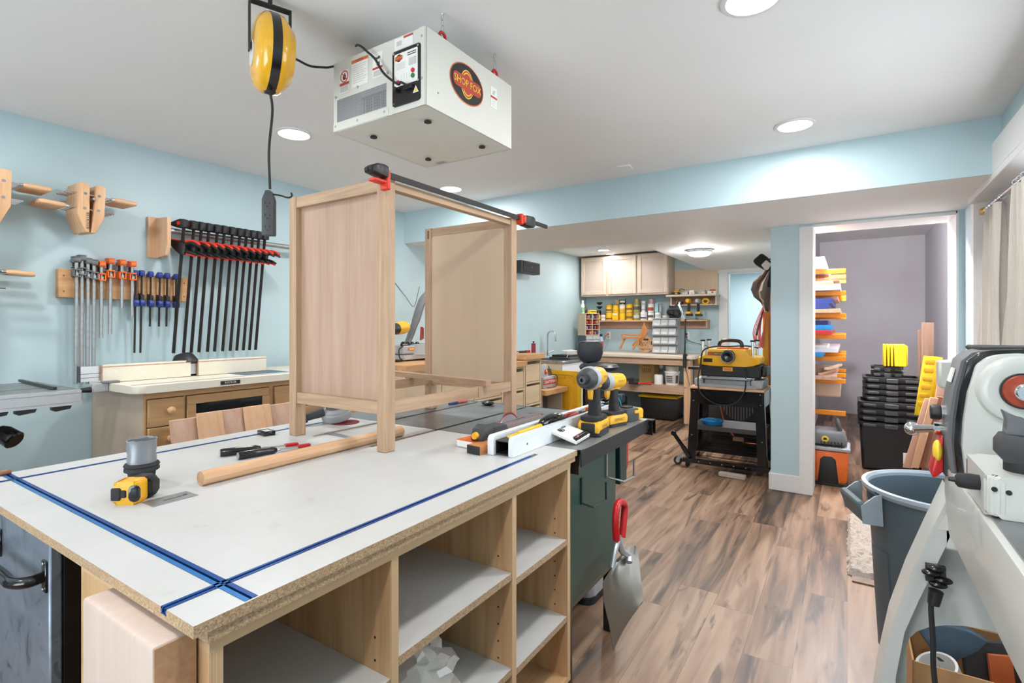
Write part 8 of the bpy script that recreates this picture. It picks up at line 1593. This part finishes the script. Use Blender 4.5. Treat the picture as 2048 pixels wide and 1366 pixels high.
# planer
mx0, mx1, my0, my1 = px0+.06, px1-.02, py0+.06, py1-.07
pl = T('thickness_planer', 'yellow and black portable thickness planer with orange carry handle', 'planer', ((mx0+mx1)/2, (my0+my1)/2, pz)); cyp = (my0+my1)/2
mb = MB('light_grey'); mb.bx(mx0-.03, mx1+.02, my1-.03, my1+.05, pz+.001, pz+.075, .01); mb.bx(mx0-.03, mx1+.02, my0-.05, my0+.05, pz+.001, pz+.075, .01); mb.bx(mx0-.03, mx1, my0, my1, pz+.001, pz+.03); pl.part('base', mb)
mb = MB('steel'); mb.prism([(0, 0), (-.10, .022), (-.10, .034), (0, .014)], (mx0+.0, my0+.07, pz+.062), (1, 0, 0), (0, 0, 1), (0, my1-my0-.10, 0)); mb.bx(mx0, mx1, my0+.06, my1-.04, pz+.03, pz+.07); pl.part('feed_table', mb, 'steel feed table')
mb = MB('black_plastic'); mb.bx(mx0, mx1, my0-.03, my1+.0, pz+.095, pz+.21, .01); mb.bx(mx0+.02, mx1-.02, my0-.075, my0-.028, pz+.11, pz+.20, .015); pl.part('lower_housing', mb, 'black lower housing')
mb = MB('tool_yellow'); mb.prism([(my1+.02, .205), (my1+.02, .275), (my1-.055, .285), (my1-.07, .35), (my0+.09, .35), (my0+.075, .29), (my0-.02, .275), (my0-.02, .22), (my0+.03, .205), (my0+.1, .195), (my1-.1, .195)], (mx0-.015, 0, pz), (0, 1, 0), (0, 0, 1), (mx1-mx0+.02, 0, 0), bev=.012)
up = pl.part('upper_housing', mb, 'yellow upper housing')
xf = mx0-.0155
mb = MB('dark_grey'); mb.bx(xf-.001, xf, my1-.205, my1-.07, pz+.290, pz+.325, mat='copper_strip'); mb.bx(xf-.0015, xf-.0005, my1-.19, my1-.12, pz+.296, pz+.318, mat='dark_grey'); mb.bx(xf-.001, xf, my1-.11, my1-.03, pz+.228, pz+.262, mat='ink'); mb.text('DEWALT', (xf-.0016, my1-.165, pz+.307), (0, -1, 0), (0, 0, 1), .02, 'label_yellow'); pl.sub('label', mb, up, 'dark maker labels')
mb = MB('black_gloss'); mb.lathe([(.062, .0), (.062, .03), (.05, .05), (.036, .05), (.034, .01), (0, .008)], (xf, cyp-.005, pz+.286), (-1, 0, 0), 32); mb.lathe([(.054, .043), (.058, .043), (.058, .048), (.054, .048)], (xf, cyp-.005, pz+.286), (-1, 0, 0), 32, 'light_grey', close=True); pl.part('dust_port', mb, 'round black dust port')
mb = MB('label_orange'); mb.bx(mx0-.004, mx0, cyp-.04, cyp+.045, pz+.150, pz+.185, .002, mat='tool_yellow'); mb.bx(mx0-.006, mx0-.003, cyp-.03, cyp+.034, pz+.156, pz+.178, mat='label_orange'); pl.part('height_scale', mb, 'orange height scale window')
mb = MB('black_gloss'); mb.tube(spline([(mx0+.12, cyp+.10, pz+.355), (mx0+.12, cyp+.095, pz+.40), (mx0+.12, cyp+.06, pz+.425), (mx0+.12, cyp-.06, pz+.425), (mx0+.12, cyp-.095, pz+.40), (mx0+.12, cyp-.10, pz+.355)], 5), .017, 10); ha_ = pl.part('handle', mb, 'black carry handle')
mb = MB('orange_paint'); mb.bx(mx0+.07, mx0+.17, cyp-.155, cyp+.115, pz+.351, pz+.366, .005); pl.sub('handle_base', mb, ha_, 'orange handle base')
for x in (mx0+.03, mx1-.05):
    for y in (my0+.04, my1-.015):
        mb = MB('chrome'); mb.cyl((x, y, pz+.076), (x, y, pz+.42), .014, n=14); mb.cyl((x, y, pz+.42), (x, y, pz+.435), .022, n=14, mat='black_matte'); pl.part('column', mb, 'chrome column with black cap')
mb = MB('black_plastic'); mb.cyl((mx0+.04, my1+.0, pz+.165), (mx0+.04, my1+.10, pz+.165), .016, n=12); mb.cyl((mx0+.04, my1+.09, pz+.165), (mx0-.01, my1+.10, pz+.165), .014, n=12); pl.part('crank', mb)
mb = MB('black_matte'); mb.tube(spline([(mx0+.2, my0+.02, pz+.36), (mx0+.05, my0+.10, pz+.382), (mx0+.0, cyp, pz+.375), (mx0-.0, my1-.12, pz+.373), (mx0-.03, my1-.03, pz+.33), (mx0-.04, my1-.01, pz+.2), (mx0-.095, my1-.0, pz+.06), (px0-.045, my1-.03, pz-.06), (px0-.04, cyp+.08, pz-.145), (px0-.04, cyp-.07, pz-.13), (px0-.045, my0+.09, pz-.02), (mx0-.085, my0+.08, pz+.10), (mx0-.01, my0+.10, pz+.18)], 6), .0065, 8); pl.part('cord', mb, 'black power cord looping in front')
# things in and around the stand
c = QX(1424, 855, px0+.14); t = T('blue_tray', 'bright blue round tray on the planer stand shelf', 'tray', (px0+.14, c.y, .391)); mb = MB('tray_blue'); mb.lathe([(0, 0), (.085, 0), (.105, .035), (.10, .04), (.08, .008), (0, .008)], (px0+.15, c.y, .391), n=28); mb.ball((px0+.15, c.y+.02, .42), (.05, .06, .025), 12, 8); t.part('bowl', mb)
t = T('heater_box', 'black vented machine cabinet standing behind the planer stand', 'machine', (5.85, 1.02, 0)); mb = MB('black_plastic'); mb.prism([(.55, .03), (1.42, .03), (1.33, .56), (.60, .56)], (5.72, 0, 0), (0, 1, 0), (0, 0, 1), (.34, 0, 0), bev=.01); t.part('housing', mb)
mb = MB('light_grey'); c0 = .94
for k in range(11):
    y = c0-.135+.027*k; h = math.sqrt(max(.15**2-(y-c0)**2, .0004)); mb.bx(5.713, 5.719, y-.006, y+.006, .50-h, .505, mat='grey_plastic')
t.part('vent', mb, 'half-round slatted vent')
for y in (.65, 1.33):
    for x in (5.76, 6.0): mb = MB('black_matte'); mb.cyl((x, y, 0), (x, y, .031), .025, n=12); t.part('foot', mb)
mb = MB('orange_cord'); mb.tube(spline([(5.56, 1.10, .70), (5.56, 1.08, .50), (5.57, 1.05, .36), (5.57, 1.0, .26), (5.58, .9, .17), (5.6, .75, .15), (5.62, .58, .2)], 6), .007, 6); single('orange_cable', mb, 'orange cable hanging between planer stand and vented cabinet', 'cable')
mb = MB('rug_beige'); a, b = QZ(1437, 953, 0), QZ(1490, 962, 0); mb.beam(Vector((a.x+.03, a.y, .02)), Vector((b.x+.03, b.y, .02)), .06, .038, bev=.006); single('brush_strip', mb, 'beige foam strip lying on floor in front of the planer stand', 'strip')
# ================================================================== tools hanging on the side of the post
t = T('long_level', 'long yellow box level hanging upright beside the post', 'level', (5.58, .65, .5)); 
def at5(px, py, x=5.30): return QX(px, py, x)
mb = MB('olive_level'); a = at5(1531, 585, 5.55); b = at5(1531, 815, 5.55); w = at5(1525, 700, 5.55).y-at5(1537, 700, 5.55).y; mb.bx(5.55, 5.61, a.y-w/2, a.y+w/2, b.z, a.z+.02, .004); t.part('body', mb); mb = MB('black_plastic'); mb.bx(5.548, 5.612, a.y-w/2-.002, a.y+w/2+.002, b.z-.22, b.z, .004); t.part('end_cap', mb, 'black end')
mb = MB('copper_strip'); a = at5(1541, 560, 5.48); w = at5(1536, 700, 5.48).y-at5(1546, 700, 5.48).y; zb_ = at5(1541, 872, 5.48).z; mb.bx(5.512, 5.534, a.y-w/2, a.y+w/2, zb_, a.z, .003); mb.bx(5.510, 5.536, a.y-w/2-.002, a.y+w/2+.002, .02, zb_, .003, mat='black_plastic'); single('brown_straightedge', mb, 'long reddish-brown straightedge hanging beside the yellow level', 'straightedge')
t = T('work_apron', 'taupe cloth work apron bunched on a hook beside the post', 'apron', (5.35, .66, 1.42))
mb = MB('taupe_cloth'); outline = [(1533, 540), (1526, 548), (1508, 566), (1503, 580), (1508, 592), (1520, 602), (1525, 614), (1528, 622)]
G = []
for k, (px, py) in enumerate(outline):
    a = at5(px, py, 5.40); b = at5(1541, py+4, 5.34); row = []
    for j in range(9):
        q = a.lerp(b, j/8); row.append(q+Vector((-.05*math.sin(j*1.3+k*.7)-.04*math.sin(PI*j/8), 0, .012*math.sin(j*2+k))))
    G.append(row)
mb.grid(G, (.02, 0, .004)); t.part('cloth', mb, smooth=70)
t = T('knit_hat', 'black and tan hat hanging at the top of the post hooks', 'hat', (5.38, .62, 1.88))
mb = MB('black_felt'); P = [(1505, 522), (1523, 506), (1535, 514), (1545, 528), (1546, 545), (1530, 541), (1512, 531)]; V = [at5(px, py, 5.36) for px, py in P]; mb.prism([(v.y, v.z) for v in V], (5.33, 0, 0), (0, 1, 0), (0, 0, 1), (.09, 0, 0), bev=.02); t.part('crown', mb)
mb = MB('linen'); P = [(1522, 530), (1532, 520), (1543, 528), (1536, 540), (1530, 540)]; V = [at5(px, py, 5.32) for px, py in P]; mb.prism([(v.y, v.z) for v in V], (5.318, 0, 0), (0, 1, 0), (0, 0, 1), (.012, 0, 0), bev=.004); t.part('tag', mb, 'tan patch'); mb = MB('black_felt'); mb.beam(at5(1543, 535, 5.34), at5(1541, 575, 5.34), .05, .02, (1, 0, 0), bev=.006); t.part('strap', mb)
mb = MB('dark_steel'); mb.cyl((5.38, .52, 1.93), (5.38, .64, 1.945), .006, n=8); single('wall_hook', mb, 'dark wall hook behind the black hat', 'hook')
mb = MB('dark_grey'); mb.beam(at5(1529, 608, 5.45), at5(1513, 671, 5.45), .014, .014, bev=.003); single('grey_rod', mb, 'dark grey rod hanging slantwise among the orange cords', 'rod')
mb = MB('salmon_red')
for k in range(7):
    pa = at5(1527+k % 3, 612+2*k, 5.42+.02*k); pb = at5(1506+2.5*k, 668+3*(k % 4), 5.42+.02*k); pc_ = at5(1516+1.8*k, 692+2*(k % 3), 5.42+.02*k); pd = at5(1527, 660+4*k, 5.42+.02*k)
    mb.tube(spline([pa, pa.lerp(pb, .5)+Vector((0, .012, 0)), pb, pc_, pd, pa.lerp(pd, .4)+Vector((0, -.01, 0)), pa], 6), .0045, 6)
single('cord_coil', mb, 'coil of salmon-orange extension cord hanging beside the post', 'cord')
mb = MB('orange_cord'); 
for k in range(3): mb.tube(spline([at5(1547, 548+6*k, 5.1), at5(1542+k, 600, 5.1), at5(1544, 660+15*k, 5.1), at5(1549, 690, 5.1), at5(1550, 600, 5.1)], 6), .005, 6)
single('short_cord_coil', mb, 'narrow orange cord loops tucked against the post', 'cord')
